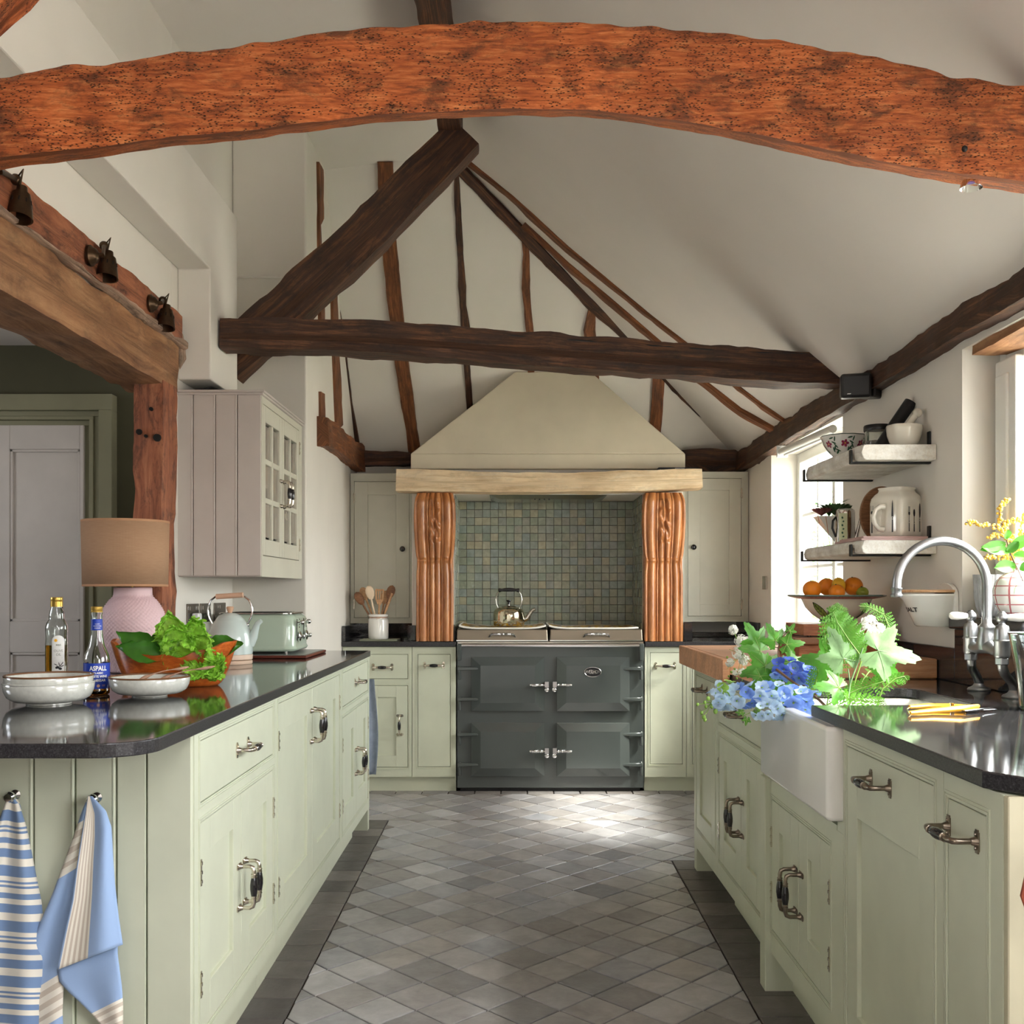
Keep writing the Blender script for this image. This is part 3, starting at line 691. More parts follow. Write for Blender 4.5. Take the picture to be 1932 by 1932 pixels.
# left run, three units
def dd(u0, um, u1, v0, v1, fw=.08, hz=.41, hinges=True, rt=None, rb=.10):
    op = (u0, u1, v0, v1)
    L_ = {'fw': fw, 'rt': rt, 'rb': rb, 'op': op, 'h': [(um-.03, hz, True)]}; R_ = {'fw': fw, 'rt': rt, 'rb': rb, 'op': op, 'h': [(um+.03, hz, True)]}
    if hinges: L_['hg'] = [(u0, v0+.12), (u0, v1-.12)]; R_['hg'] = [(u1, v0+.12), (u1, v1-.12)]
    return [('door', u0, um, v0, v1, L_), ('door', um, u1, v0, v1, R_)]
ZB, ZT = .095, .884
cabinet('base_cabinet', 'sage green base cabinet nearest the camera, drawer over two doors', TL, 2.44, 3.268, ZB, ZT, .60,
        [('drawer', 2.484, 3.235, .71, .862, {'h': [(2.87, .788, False)]})]+dd(2.484, 2.862, 3.235, .155, .664), S, plinth=(2.46, 3.268, .06))
cabinet('base_cabinet', 'sage green base cabinet with two tall doors, middle of the row under the toaster', TL, 3.27, 4.498, ZB, ZT, .60,
        dd(3.305, 3.866, 4.46, .155, .862, .09, .72), S, plinth=(3.27, 4.498, .06))
c3 = cabinet('base_cabinet', 'sage green base cabinet at the far end of the row, small drawer over two doors', TL, 4.50, 5.385, ZB, ZT, .60,
        [('drawer', 4.54, 5.33, .71, .862, {'h': [(4.95, .788, False)]})]+dd(4.54, 4.94, 5.33, .155, .664, .08), S, plinth=(4.50, 5.2, .06))
b = MB(TL); b.box(5.335, 5.384, -.06, .095, -.085, -.001); b.build('leg', S, c3)
# end panel of boards facing the camera
ep = thing('panelled_cabinet_end', 'sage green boarded end panel of the row with hooks for towels', 'cabinet', (-1.2, 2.44, floor_z(2.44)))
Yp = 2.44
eds = [(-360,-290),(-290,-215),(-215,-140),(-140,-66+0),(-66,2),(2,69),(69,147),(147,224),(224,281),(281,367)]
for i, (a, c) in enumerate(eds):
    b = MB(); X0, X1 = gx(a, Yp), gx(c, Yp)
    b.box(X0+.0022, X1-.0022, Yp-.016 if i < 9 else Yp-.018, Yp-.001, floor_z(Yp)+.002, .884); 
    if i < 8: b.tube([(X1-.006, Yp-.016, floor_z(Yp)+.01), (X1-.006, Yp-.016, .884)], .0032, 6)
    b.build('board', S, ep, bev=.002)
b = MB(); b.box(gx(-360,Yp), -1.36, Yp-.001, Yp+.02, floor_z(Yp)+.002, .884); b.build('backing', S, ep)
# left worktop
def rounded(poly, rads, n=8):
    out = []
    N = len(poly)
    for i in range(N):
        p = Vector(poly[i]); r = rads[i]
        if r == 0: out.append(tuple(p)); continue
        a = (Vector(poly[i-1])-p).normalized(); c = (Vector(poly[(i+1)%N])-p).normalized()
        ang = a.angle(c); d = r/math.tan(ang/2); s0 = p+a*d; s1 = p+c*d; cen = p+(a+c).normalized()*(r/sin(ang/2))
        a0 = atan2(s0.y-cen.y, s0.x-cen.x); a1 = atan2(s1.y-cen.y, s1.x-cen.x)
        while a1-a0 > pi: a1 -= 2*pi
        while a1-a0 < -pi: a1 += 2*pi
        for k in range(n+1):
            t = a0+(a1-a0)*k/n; out.append((cen.x+r*cos(t), cen.y+r*sin(t)))
    return out
def slab(name, poly, z0, z1, label, parent=None, bev=.003, cat='worktop', mats=None):
    b = MB(); n = len(poly)
    b.add([(p[0],p[1],z0) for p in poly]+[(p[0],p[1],z1) for p in poly], [tuple(range(n))[::-1], tuple(range(n,2*n))])
    b.mi = 1; b.f += [(i,(i+1)%n,n+(i+1)%n,n+i) for i in range(n)]; b.m += [1]*n
    return b.build(name, mats or [M['granite'], M['granite_edge']], parent, bev=bev, seg=2, **({} if parent else dict(label=label, cat=cat)))
pl = rounded([(-2.3,2.07),(-.742,2.07),(-.742,5.345),(-1.415,5.215),(-1.415,4.28),(-1.51,4.05),(-2.3,4.0)], [0,.11,.0,0,0,0,0])
pl = rounded([(-2.3,2.07),(-.742,2.07),(-.742,5.345),(-1.045,5.345),(-1.045,5.20),(-1.415,5.20),(-1.415,4.09),(-1.54,4.02),(-2.3,3.80)], [0,.11,.01,0,0,0,0,0,0], 10)
slab('worktop', pl, .885, .915, 'black polished granite worktop with rounded corner on the run holding the lamp')
# right run
Sg = S
BT = .882
a_ = cabinet('base_cabinet', 'narrow sage green cabinet under the wooden block, tall panelled door', TR, 4.135, 4.66, .08, BT, .60,
        [('door', 4.175, 4.60, .17, .85, {'fw': .075, 'rt': .14, 'h': [(4.40, .80, False)]})], S, hk='aged')
b = MB(TR); b.box(4.60, 4.66, -.06, .08, -.09, -.001); b.build('leg', S, a_)
b = MB(TR); b.box(4.135, 4.6, -.06, .08, -.5, -.10); b.build('plinth', S, a_)
cabinet('base_cabinet', 'sage green cabinet left of the white sink, wide drawer over two doors', TR, 3.34, 4.133, .08, BT, .60,
        [('drawer', 3.375, 4.09, .702, .855, {'h': [(3.72, .775, False)]})]+dd(3.375, 3.70, 4.09, .155, .652, .085, .41), S, hk='aged', plinth=(3.34, 4.13, .07))
su_ = cabinet('sink_cabinet', 'sage green cabinet with two doors below the white sink', TR, 2.60, 3.338, .08, .632, .60,
        dd(2.655, 2.95, 3.255, .155, .568, .085, .36), S, hk='aged', plinth=(2.60, 3.27, .07))
b = MB(TR); b.box(3.27, 3.338, -.07, .63, -.12, .018); b.build('pilaster', S, su_, bev=.002)
b = MB(TR); b.box(3.262, 3.338, .62, .882, -.30, .0); b.box(2.60, 2.548, .62, .882, -.3, 0) if False else None; b.build('sink_side_post', S, su_)
cabinet('dishwasher_cabinet', 'wide sage green panelled door with a bar handle, right of the white sink', TR, 1.955, 2.548, .08, BT, .60,
        [('door', 2.0, 2.52, .12, .845, {'fw': .07, 'rt': .16, 'rb': .09, 'h': [(2.29, .795, False)]})], S, hk='aged', plinth=(1.955, 2.545, .07))
e_ = cabinet('base_cabinet', 'narrow sage green pull-out cabinet at the end of the sink run', TR, 1.717, 1.953, .08, BT, .60,
        [('door', 1.775, 1.935, .12, .835, {'flat': True, 'h': [(1.87, .782, False)]})], S, hk='aged', plinth=(1.72, 1.953, .0))
b = MB(TR); b.box(1.70, 1.717, -.06, BT, -.66, -.001); b.build('end_panel', plain('cream_end_panel', (196,190,162), .5), e_, bev=.002)
sb = MB(TR); sb.box(2.55, 2.598, .08, .882, -.5, -.001); sb.box(2.55, 2.60, .08, .62, -.3, 0); sb.build('stile', S, su_)
# right worktop in pieces around the sink opening (one slab)
def tri_slab(name, rects, z0, z1, label):
    b = MB()
    for r in rects:
        n = len(r); o = len(b.v)
        b.mi = 0; b.add([(p[0],p[1],z0) for p in r]+[(p[0],p[1],z1) for p in r], [tuple(range(n))[::-1], tuple(range(n,2*n))])
        b.f += [(o+i,o+(i+1)%n,o+n+(i+1)%n,o+n+i) for i in range(n)]; b.m += [1]*n
    return b.build(name, [M['granite'], M['granite_edge']], None, label=label, cat='worktop')
XE = .797
arcn = [(1.255-.07+.07*cos(t), 2.78+.07-.07*sin(t)) for t in [pi/2*(1-k/6) for k in range(7)]]
arcf = [(1.255-.07+.07*cos(t), 3.27-.07+.07*sin(t)) for t in [pi/2*k/6 for k in range(7)]]
outline = [(XE,2.775),(XE,1.76),(XE+.05,1.685),(1.497,1.685),(1.497,4.76),(XE,4.76),(XE,3.27)]+arcf[::-1]+arcn[::-1]
slab('worktop', [tuple(p) for p in outline], .885, .915, 'black polished granite worktop around the sink and tap', bev=.003)
b = MB(); b.box(1.478, 1.498, 3.47, 4.70, .916, 1.03); b.box(1.478, 1.498, 1.70, 3.47, .916, 1.094)
b.build('upstand', M['granite'], label='dark granite upstand behind the tap and block', cat='upstand', bev=.002)
# belfast sink
sk = thing('belfast_sink', 'white ceramic sink with a deep front standing proud of the doors', 'sink', (1.0, 2.87, .64))
b = MB(); x0, x1, y0, y1, z0, z1 = .774, 1.32, 2.553, 3.26+.0, .640, .884
t_ = .04
def rr(x0, x1, y0, y1, r, n=5): return rounded([(x0,y0),(x1,y0),(x1,y1),(x0,y1)], [r]*4, n)
o1 = rr(x0, x1, y0, 3.258, .018); n = len(o1); i1 = rr(x0+t_, x1-t_, y0+t_, 3.258-t_, .05)
i2 = rr(x0+t_+.01, x1-t_-.01, y0+t_+.01, 3.258-t_-.01, .05)
vs = [(p[0],p[1],z0+.01) for p in o1]+[(p[0],p[1],z1) for p in o1]+[(p[0],p[1],z1) for p in i1]+[(p[0],p[1],z0+.06) for p in i2]
b.add(vs, [(i,(i+1)%n,n+(i+1)%n,n+i) for i in range(n)]+[(n+i,n+(i+1)%n,2*n+(i+1)%n,2*n+i) for i in range(n)]+[(2*n+i,2*n+(i+1)%n,3*n+(i+1)%n,3*n+i) for i in range(n)]+[tuple(range(3*n,4*n)), tuple(range(n))[::-1]])
b.build('basin', M['ceramic'], sk, smooth=True, bev=.01, seg=3, ang=30)
b = MB(); b.lathe([(0,0),(.03,0),(.036,.004),(.036,.006)], (1.05,2.9,.702), 20); b.build('drain', M['chrome'], sk, smooth=True)
# wooden block with front lip
bl = thing('butcher_block', 'thick maple chopping block laid over the far end of the worktop', 'chopping block', (1.1, 4.27, .916))
b = MB(); b.box(.79, 1.475, 3.785, 4.775, .925, .9715); b.build('slab', M['block'], bl, bev=.003)
b = MB(); b.box(.762, .79, 3.785, 4.775, .888, .9715); b.build('front_lip', M['block'], bl, bev=.003)
b = MB(); b.box(.79, 1.475, 3.785, 3.81, .916, .925); b.build('batten', M['block'], bl)
bk = MB(); bk.box(1.02, 1.475, 3.60, 3.784, .916, .985); bk.build('chopping_block', M['block'], bev=.004, label='long maple block lying beside the ferns behind the sink', cat='chopping block')

# ---------------------------------------------------------------- back wall units
YB = 6.30
TB = lambda u, v, w: (u, YB-w, v)
def bx(x): return gx(x, YB)
cabinet('base_cabinet', 'pale green back-wall cabinet in the corner, drawer over one door', TB, -1.045, bx(777), .09, BT, .56,
        [('drawer', bx(690), bx(770), gz(1281,YB), gz(1234,YB), {'h': [(bx(722), gz(1258.5,YB), False)]}),
         ('door', bx(690), bx(770), gz(1448,YB), gz(1293,YB), {'fw': .07, 'h': [(bx(754.5), gz(1368,YB), True)]})], S)
cabinet('base_cabinet', 'tall narrow pale green cabinet left of the range cooker', TB, bx(778), bx(860), .09, BT, .56,
        [('door', bx(788), bx(850), gz(1447,YB), gz(1234,YB), {'flat': True, 'h': [(bx(819), gz(1255,YB), False)]})], S)
cabinet('base_cabinet', 'tall narrow pale green cabinet right of the range cooker', TB, bx(1216.5), bx(1294.6), .09, BT, .56,
        [('door', bx(1226), bx(1288), gz(1442,YB), gz(1231,YB), {'flat': True, 'h': [(bx(1255), gz(1256,YB), False)]})], S)
cabinet('base_cabinet', 'pale green corner cabinet between the cooker side and window wall', TB, bx(1295.5), 1.49, .09, BT, .56,
        [('door', bx(1306), bx(1390), gz(1442,YB), gz(1231,YB), {'fw': .07})], S)
for (xa, xb, lb) in ((-1.045, bx(860), 'pale green plinth along the floor left of the cooker'), (bx(1216.5), 1.49, 'pale green plinth along the floor right of the cooker')):
    b = MB(); b.box(xa, xb, YB+.03, YB+.05, -.01, .089); b.build('plinth_board', S, label=lb, cat='plinth')
slab('worktop', [(-1.047,6.275),(-.353,6.275),(-.353,6.41),(-.64,6.41),(-.64,6.90),(-1.047,6.90)], .885, .915, 'short black worktop under the utensil jar')
slab('worktop', [(.795,6.275),(1.497,6.275),(1.497,6.90),(1.055,6.90),(1.055,6.41),(.795,6.41)], .885, .915, 'short black worktop right of the range cooker')
for (lb, bxs) in (('black granite upstand in the corner behind the utensil jar', ((-1.047,-1.025,6.28,6.874,.916,1.01),(-1.047,-.66,6.875,6.897,.916,1.01),(gx(769,6.40),gx(784,6.40),6.395,6.418,.916,1.01))),
        ('black granite upstand right of the carved bracket', ((gx(1290,6.40),gx(1306,6.40),6.395,6.418,.916,1.03),(1.48,1.497,6.28,6.89,.916,1.03),(1.06,1.479,6.875,6.897,.916,.95)))):
    t = thing('upstand', lb, 'upstand', (bxs[1][0], 6.6, .916))
    for q in bxs: b = MB(); b.box(*q); b.build('strip', M['granite'], t, bev=.002)
# wall cupboards
YU = 6.60
TU = lambda u, v, w: (u, YU-w, v)
def ux(x): return gx(x, YU)
def uz(y): return gz(y, YU)
cabinet('wall_cupboard', 'taupe wall cupboard left of the mantel above the utensil jar', TU, -1.045, -.64, uz(1176), uz(893), .295,
        [('door', ux(668), ux(773), uz(1166), uz(908), {'fw': .085, 'k': [(ux(759.8), uz(1036))], 'hg': [(ux(668), uz(1140)), (ux(668), uz(940))]})], M['stone_paint'], cat='cupboard')
cabinet('wall_cupboard', 'pale taupe wall cupboard right of the mantel', TU, 1.055, 1.495, uz(1173), uz(890), .295,
        [('door', ux(1297.5), ux(1399), uz(1163), uz(902), {'fw': .075, 'k': [(ux(1308), uz(1032.6))], 'hg': [(ux(1399), uz(1140)), (ux(1399), uz(930))]})], M['stone_paint'], cat='cupboard')
# left tall wall cupboard with glazed doors
XC = -1.068
TC = lambda u, v, w: (XC+w, u, v)
wc = thing('glazed_wall_cupboard', 'pale grey wall cupboard with boarded side and small-paned doors above the kettle', 'cupboard', (-1.24, 4.79, 1.283))
yc0, yc1 = 4.376, 5.20
b = MB(TC); b.box(yc0, yc1, 1.283, 1.303, -.352, -.024); b.box(yc0, yc1, 2.045, 2.063, -.352, -.024); b.box(yc0, yc1, 1.303, 2.045, -.352, -.335); b.box(yc1-.018, yc1, 1.30, 2.05, -.34, -.024); b.box(yc0+.001, yc0+.014, 1.3, 2.05, -.34, -.024)
for z_ in (1.53, 1.79): b.box(yc0, yc1, z_, z_+.018, -.33, -.05)
b.build('carcass', M['greige'], wc)
xs = [335, 366, 408, 449, 495]
for i in range(4):
    b = MB(); X0, X1 = gx(xs[i], yc0), gx(xs[i+1], yc0); X1 = min(X1, XC)
    b.box(X0+.0018, X1-.0018, yc0-.012, yc0, 1.286, 2.055)
    if i < 3: b.tube([(X1-.006, yc0-.012, 1.288), (X1-.006, yc0-.012, 2.053)], .0028, 6)
    b.build('board', M['greige'], wc, bev=.0015)
b = MB(); b.box(XC-.36, XC+.016, yc0-.026, yc1, 2.060, 2.070); b.box(XC-.36, XC+.010, yc0-.019, yc1, 2.050, 2.060); b.build('cornice', M['greige'], wc, bev=.002)
b = MB(TC); b.box(yc0, yc0+.02, 1.283, 2.05, -.024, 0); b.box(5.13, yc1, 1.283, 2.05, -.024, 0); b.box(yc0+.02, 5.13, 2.02, 2.05, -.024, 0); b.box(yc0+.02, 5.13, 1.283, 1.372, -.024, 0); b.build('face_frame', M['stone_paint'], wc)
def glazed(u0, u1, hs):
    v0, v1, fw = 1.375, 2.018, .055
    b = MB(TC); b.box(u0, u0+.045, v0, v1, -.022, 0); b.box(u1-.045, u1, v0, v1, -.022, 0); b.box(u0+.045, u1-.045, v0, v0+.07, -.022, 0); b.box(u0+.045, u1-.045, v1-.07, v1, -.022, 0)
    um = (u0+u1)/2; b.box(um-.012, um+.012, v0+.07, v1-.07, -.018, -.001)
    for j in (1, 2):
        z_ = v0+.07+(v1-v0-.14)*j/3; b.box(u0+.045, u1-.045, z_-.012, z_+.012, -.018, -.002)
    d = b.build('door', M['stone_paint'], wc, bev=.002)
    for i in range(2):
        for j in range(3):
            a, c = (u0+.045, um-.012) if i == 0 else (um+.012, u1-.045); e = v0+.07+(v1-v0-.14)*j/3; f_ = v0+.07+(v1-v0-.14)*(j+1)/3
            g = MB(TC); g.box(a, c, e+.01, f_-.01, -.013, -.011); g.build('pane', M['cabglass'], d)
    put_handle(d, TC, hs, 1.667, True); return d
um = 4.755
d1 = glazed(4.398, um, um-.03); d2 = glazed(um+.003, 5.128, um+.03)
for v_ in (1.93, 1.45): hinge(d2, TC, 5.13, v_)

# ---------------------------------------------------------------- chimney hood, mantel, corbels
hd = thing('chimney_hood', 'cream plastered chimney hood tapering up to the gable', 'hood', (.2, 6.6, 1.98))
b = MB(); Yh = 6.36
bl_ = [(gx(775,Yh),Yh),(gx(1293,Yh),Yh),(gx(1293,Yh),6.93),(gx(775,Yh),6.93)]
tz = 2.60; ty = hipY(tz)
tl = [(gx(972,6.50),6.49),(gx(1114,6.50),6.49),(gx(1114,6.50),ty+.06),(gx(972,6.50),ty+.06)]
b.hexa([(p[0],p[1],1.975) for p in bl_]+[(p[0],p[1],gz(856,Yh)) for p in bl_]); b.build('skirt', M['hood'], hd, bev=.004)
b = MB(); b.hexa([(p[0],p[1],gz(856,Yh)) for p in bl_]+[(p[0],p[1],tz) for p in tl]); b.build('tapered_hood', M['hood'], hd, bev=.006, seg=2)
ym = 6.27
timber('mantel_beam', [(gx(748,ym),ym+.06,gz(905.5,ym)),(gx(850,ym),ym+.06,gz(908,ym)),(gx(980,ym),ym+.06,gz(911,ym)),(gx(1100,ym),ym+.06,gz(910,ym)),(gx(1220,ym),ym+.06,gz(907,ym)),(gx(1324,ym),ym+.06,gz(902.5,ym))], .17, [.135,.128,.118,.12,.125,.118],
       M['mantel'], seed=31, rough=.004, n=24, sq=.06, label='bleached oak mantel beam under the hood', cat='beam')
def corbel(x0, x1, label, side):
    yf = 6.30; t = thing('carved_bracket', label, 'bracket', ((gx(x0,yf)+gx(x1,yf))/2, 6.36, .916))
    X0, X1 = gx(x0, yf), gx(x1, yf); z0, z1 = .917, 1.822; vs = []; uv = []
    NU, NV = 96, 150
    def prof(u):       # vertical mouldings across the width
        r = 0
        for (c, w_, h_) in ((.04,.055,.6),(.19,.105,1.0),(.335,.035,.6),(.44,.08,.9),(.59,.08,.9),(.695,.035,.6),(.815,.095,1),(.95,.055,.6)):
            d = abs(u-c)/w_
            if d < 1: r = max(r, h_*sqrt(1-d*d))
        return max(.28, r)
    def fn(u, v):
        z = z0+(z1-z0)*v
        out = .0+.018*(1-v)**.5 if False else 0
        k = (v-.555)
        bulge = .055*sin(pi*min(1, max(0, k)/.445*.5+.0)) if k > 0 else 0       # upper scroll leans out
        top = 1-max(0, (v-.93)/.07)**2*.8
        band = .012*math.exp(-((v-.545)/.012)**2)
        y = yf-.0-bulge*top*.8-.028*prof(u)-band
        wdt = (1+.13*sin(pi*min(1, max(0, k)/.445*.85)) if k > 0 else 1)-.05*math.exp(-((v-.52)/.05)**2)-.12*max(0, (v-.92)/.08)**2
        um_ = .5+(u-.5)*wdt
        X = X0+(X1-X0)*(um_ if True else u)
        if .66 < v < .955 and .37 < u < .65:       # carved foliage
            uu = (u-.51)*2*pi*1.6; vv = v*46
            y += -.011*sin(vv+3*sin(uu*1.5))*cos(uu*2.2+sin(vv*.7)*1.6)-.004
        if u < .02 or u > .98: y = max(y, yf-.01)
        return (X, y+.02, z)
    b = MB(); b.grid(fn, NU, NV, (.24, .9)); b.uv = [(q[1], q[0]) for q in b.uv]; o = b.build('carving', M['carved'], t, smooth=True, ang=70)
    b = MB(); b.box(X0+.003, X1-.003, yf+.018, 6.418, z0, z1); b.build('backing', M['carved'], t, bev=.002)
    return t
corbel(785, 855, 'carved waxed oak bracket beside the utensil jar', 0)
corbel(1216, 1289, 'carved waxed oak bracket on the right of the cooker niche', 1)
# extractor in niche soffit
ex = thing('extractor_fan', 'grey extractor fitted under the niche ceiling', 'extractor', (.2, 6.62, 1.81))
b = MB(); b.hexa([(gx(944,6.6),6.50,1.800),(gx(1120,6.6),6.50,1.800),(gx(1120,6.6),6.78,1.800),(gx(944,6.6),6.78,1.800),(gx(924,6.6),6.44,1.8225),(gx(1142,6.6),6.44,1.8225),(gx(1142,6.6),6.84,1.8225),(gx(924,6.6),6.84,1.8225)]); b.build('casing', M['steel'], ex, bev=.002)
b = MB(); [b.ball((.13+.03*k, 6.50, 1.80), .005, 8, 4) for k in range(4)]; b.build('button', M['black'], ex, smooth=True)
# tiles of the niche
b = MB(); b.box(-.371, .796, 6.905, 6.911, .7, 1.822); b.box(-.3715, -.3695, 6.43, 6.905, .9, 1.822); b.box(.7945, .7965, 6.43, 6.905, .9, 1.822); b.build('tile_bed', M['wallgrout'], wall_back)
ts = 1.165/22; rows = 16; cnt = []
def ztile(b, T, u0, u1, v0, v1):
    g = .0011; a = [rnd.uniform(-.0008,.0008) for _ in range(4)]; e = .0032; j = lambda: rnd.uniform(-.0008,.0008)
    P = [(u0+g+j(),v0+g+j()),(u1-g+j(),v0+g+j()),(u1-g+j(),v1-g+j()),(u0+g+j(),v1-g+j())]; cu, cv = (u0+u1)/2, (v0+v1)/2
    Q = [(p[0]+(cu-p[0])*.03, p[1]+(cv-p[1])*.03) for p in P]; w_ = rnd.uniform(.004,.0062)
    b2 = MB(T); b2.add([(p[0],p[1],.0) for p in P]+[(p[0],p[1],w_-.0016) for p in P]+[(Q[i][0],Q[i][1],w_+a[i]) for i in range(4)],
        [(i,(i+1)%4,4+(i+1)%4,4+i) for i in range(4)]+[(4+i,4+(i+1)%4,8+(i+1)%4,8+i) for i in range(4)]+[(8,9,10,11)])
    o = len(b.v); b.v += b2.v; b.uv += b2.uv; b.f += [tuple(o+i for i in f) for f in b2.f]; b.m += b2.m
TN = lambda u, v, w: (u, 6.905-w, v)
rest = MB(); ntl = 0
for r in range(rows):
    for c in range(22):
        v1_ = 1.820-r*ts; u0_ = -.370+c*ts
        if ntl < 300 and r < 14 and v1_-ts > .95:
            q = MB(); ztile(q, TN, u0_, u0_+ts, v1_-ts, v1_); q.build('tile', M['zellige'], wall_back); ntl += 1
        else: ztile(rest, TN, u0_, u0_+ts, v1_-ts, v1_)
for T_ in (lambda u, v, w: (-.3695+w, u, v), lambda u, v, w: (.7945-w, u, v)):
    for r in range(17):
        for c in range(9): ztile(rest, T_, 6.43+c*ts, 6.43+(c+1)*ts-.0005, 1.820-(r+1)*ts, 1.820-r*ts)
rest.build('remaining_tiles', M['zellige_i'], wall_back, kind='stuff')

# ---------------------------------------------------------------- range cooker
ck = thing('range_cooker', 'dark grey enamel range cooker with four doors in the niche', 'cooker', (.22, 6.58, -.006))
YK = 6.30; SK = F/YK
def kx(x): return gx(x, YK)
def kz(y): return gz(y, YK)
TK = lambda u, v, w: (u, YK-w, v)
X0, X1 = -.348, .790
b = MB(); b.box(X0, X1, YK, 6.88, .022, .885); b.build('body', M['enamel'], ck, bev=.004, seg=2)
b = MB(); b.box(X0+.02, X1-.02, YK+.02, 6.86, -.004, .024); b.build('base', M['black'], ck)
b = MB(); b.box(X0, X1, YK-.004, 6.88, .886, .915); b.build('hob_rim', M['steel'], ck, bev=.003)
def lid(x0, x1):
    b = MB(); xa, xb = kx(x0), kx(x1)
    b.hexa([(xa,YK+.005,.918),(xb,YK+.005,.918),(xb,6.86,.918),(xa,6.86,.918),(xa+.004,YK+.012,.990),(xb-.004,YK+.012,.990),(xb-.004,6.85,.990),(xa+.004,6.85,.990)])
    o = b.build('lid', M['steel_warm'], ck, bev=.006, seg=2)
    g = MB(); g.box(xa, xb, YK-.002, YK+.006, .918, .924); g.build('lid_trim', M['chrome'], o)
    cx_ = (xa+xb)/2; h = MB(); zz = .962
    for s in (-1, 1): h.tube([(cx_+s*.07,YK+.012,zz-.012),(cx_+s*.078,YK-.02,zz-.014),(cx_+s*.07,YK-.035,zz-.004),(cx_+s*.055,YK-.035,zz)], .007, 8)
    h.tube([(cx_-.055,YK-.035,zz),(cx_+.055,YK-.035,zz)], .004, 6)
    n_ = 13*12; h.tube([(cx_-.052+.104*i/n_, YK-.035+.0085*cos(2*pi*i/12), zz+.0085*sin(2*pi*i/12)) for i in range(n_+1)], .0022, 5)
    h.build('handle', M['chrome'], o, smooth=True)
M['steel_warm'] = plain('warm_satin_steel_lid', (128,118,104), .3, .8, var=.03)
lid(861, 1034); lid(1037, 1213)
b = MB(); b.tube([(kx(868),YK-.042,kz(1217)),(kx(1209),YK-.042,kz(1217))], .011, 12); ra = b.build('towel_rail', M['chrome'], ck, smooth=True)
for x_ in (867, 1209):
    b = MB(); b.hexa([(kx(x_)-.012,YK-.05,.80),(kx(x_)+.012,YK-.05,.80),(kx(x_)+.014,YK,.80),(kx(x_)-.014,YK,.80),(kx(x_)-.015,YK-.058,.905),(kx(x_)+.015,YK-.058,.905),(kx(x_)+.015,YK,.905),(kx(x_)-.015,YK,.905)]); b.build('rail_bracket', M['enamel'], ra, bev=.006, seg=2)
def kdoor(x0, x1, y0, y1, hside):
    xa, xb, za, zb = kx(x0), kx(x1), kz(y1), kz(y0); b = MB(TK); ww = .020; m_ = .058
    A = [(xa,za),(xb,za),(xb,zb),(xa,zb)]; I = [(xa+m_,za+m_*.9),(xb-m_,za+m_*.9),(xb-m_,zb-m_*.9),(xa+m_,zb-m_*.9)]
    b.add([(p[0],p[1],0) for p in A]+[(p[0],p[1],ww) for p in A]+[(p[0],p[1],ww+.016) for p in I],
          [(i,(i+1)%4,4+(i+1)%4,4+i) for i in range(4)]+[(4+i,4+(i+1)%4,8+(i+1)%4,8+i) for i in range(4)]+[(8,9,10,11)])
    d = b.build('oven_door', M['enamel'], ck, bev=.0025, seg=2)
    sgn = 1 if hside == 'L' else -1; xo = kx(864) if hside == 'L' else kx(1212)
    for fz in (.215, .78):
        zz = zb+(za-zb)*fz; h = MB(TK); xe = xo+sgn*.135
        h.hexa([(xo,zz-.013,.004),(xe,zz-.010,.02),(xe,zz+.010,.02),(xo,zz+.013,.004),(xo,zz-.012,.030),(xe,zz-.006,.032),(xe,zz+.006,.032),(xo,zz+.012,.030)])
        h.tube([(xo+sgn*.010,zz+.018,.018),(xo+sgn*.010,zz-.068,.018)], .0095, 10); h.build('strap_hinge', M['enamel'], d, bev=.003, smooth=True)
    # spring handle
    hz = (za+zb)/2-.005 if False else kz(y0+52); hx = xb-.005 if hside == 'L' else xa+.005; s2 = 1 if hside == 'L' else -1
    h = MB(); h.tube([(hx-s2*.075,YK-.055,hz),(hx+s2*.018,YK-.055,hz)], .0045, 8); h.ball((hx-s2*.080,YK-.055,hz), .008, 8, 5)
    n_ = 9*12; h.tube([(hx-s2*.074+s2*.075*i/n_, YK-.055+.009*cos(2*pi*i/12), hz+.009*sin(2*pi*i/12)) for i in range(n_+1)], .0026, 5)
    h.box(hx+s2*.006 if s2>0 else hx-.030, hx+.030 if s2>0 else hx-.006, YK-.062, YK-.012, hz-.014, hz+.02); h.build('handle', M['chrome'], d, smooth=True)
    h = MB(); kxp = hx+s2*.019; h.lathe([(.006,0),(.006,.03),(.012,.032),(.013,.040),(.008,.044),(0,.045)], (kxp,YK,hz-.030), 14, Matrix.Rotation(pi/2,3,'X')); h.build('catch_knob', M['chrome'], d, smooth=True)
    return d
kdoor(889, 1027, 1239, 1341, 'L'); dR = kdoor(1050, 1187, 1239, 1341, 'R'); kdoor(889, 1027, 1363, 1464, 'L'); kdoor(1050, 1187, 1363, 1464, 'R')
# writing turned into mesh
def text_geo(s_, size, ax='CENTER', sx=1, off=0):
    cu = bpy.data.curves.new('t', 'FONT'); cu.body = s_; cu.size = size; cu.align_x = ax; cu.align_y = 'CENTER'; cu.resolution_u = 3; cu.offset = off
    o = bpy.data.objects.new('t', cu); COL.objects.link(o); bpy.context.view_layer.update()
    me = bpy.data.meshes.new_from_object(o.evaluated_get(bpy.context.evaluated_depsgraph_get()))
    v = [(p.co.x*sx, p.co.y) for p in me.vertices]; f = [tuple(p.vertices) for p in me.polygons]
    bpy.data.objects.remove(o); bpy.data.curves.remove(cu); bpy.data.meshes.remove(me); return v, f
M['ink'] = plain('black_ink', (20,20,22), .5, var=0)
def put_text(parent, s_, size, T, w_, mat, name='lettering', sx=1, off=0, at=(0,0)):
    v, f = text_geo(s_, size, sx=sx, off=off); b = MB(T); b.add([(p[0]+at[0], p[1]+at[1], w_) for p in v], f)
    return b.build(name, mat, parent)
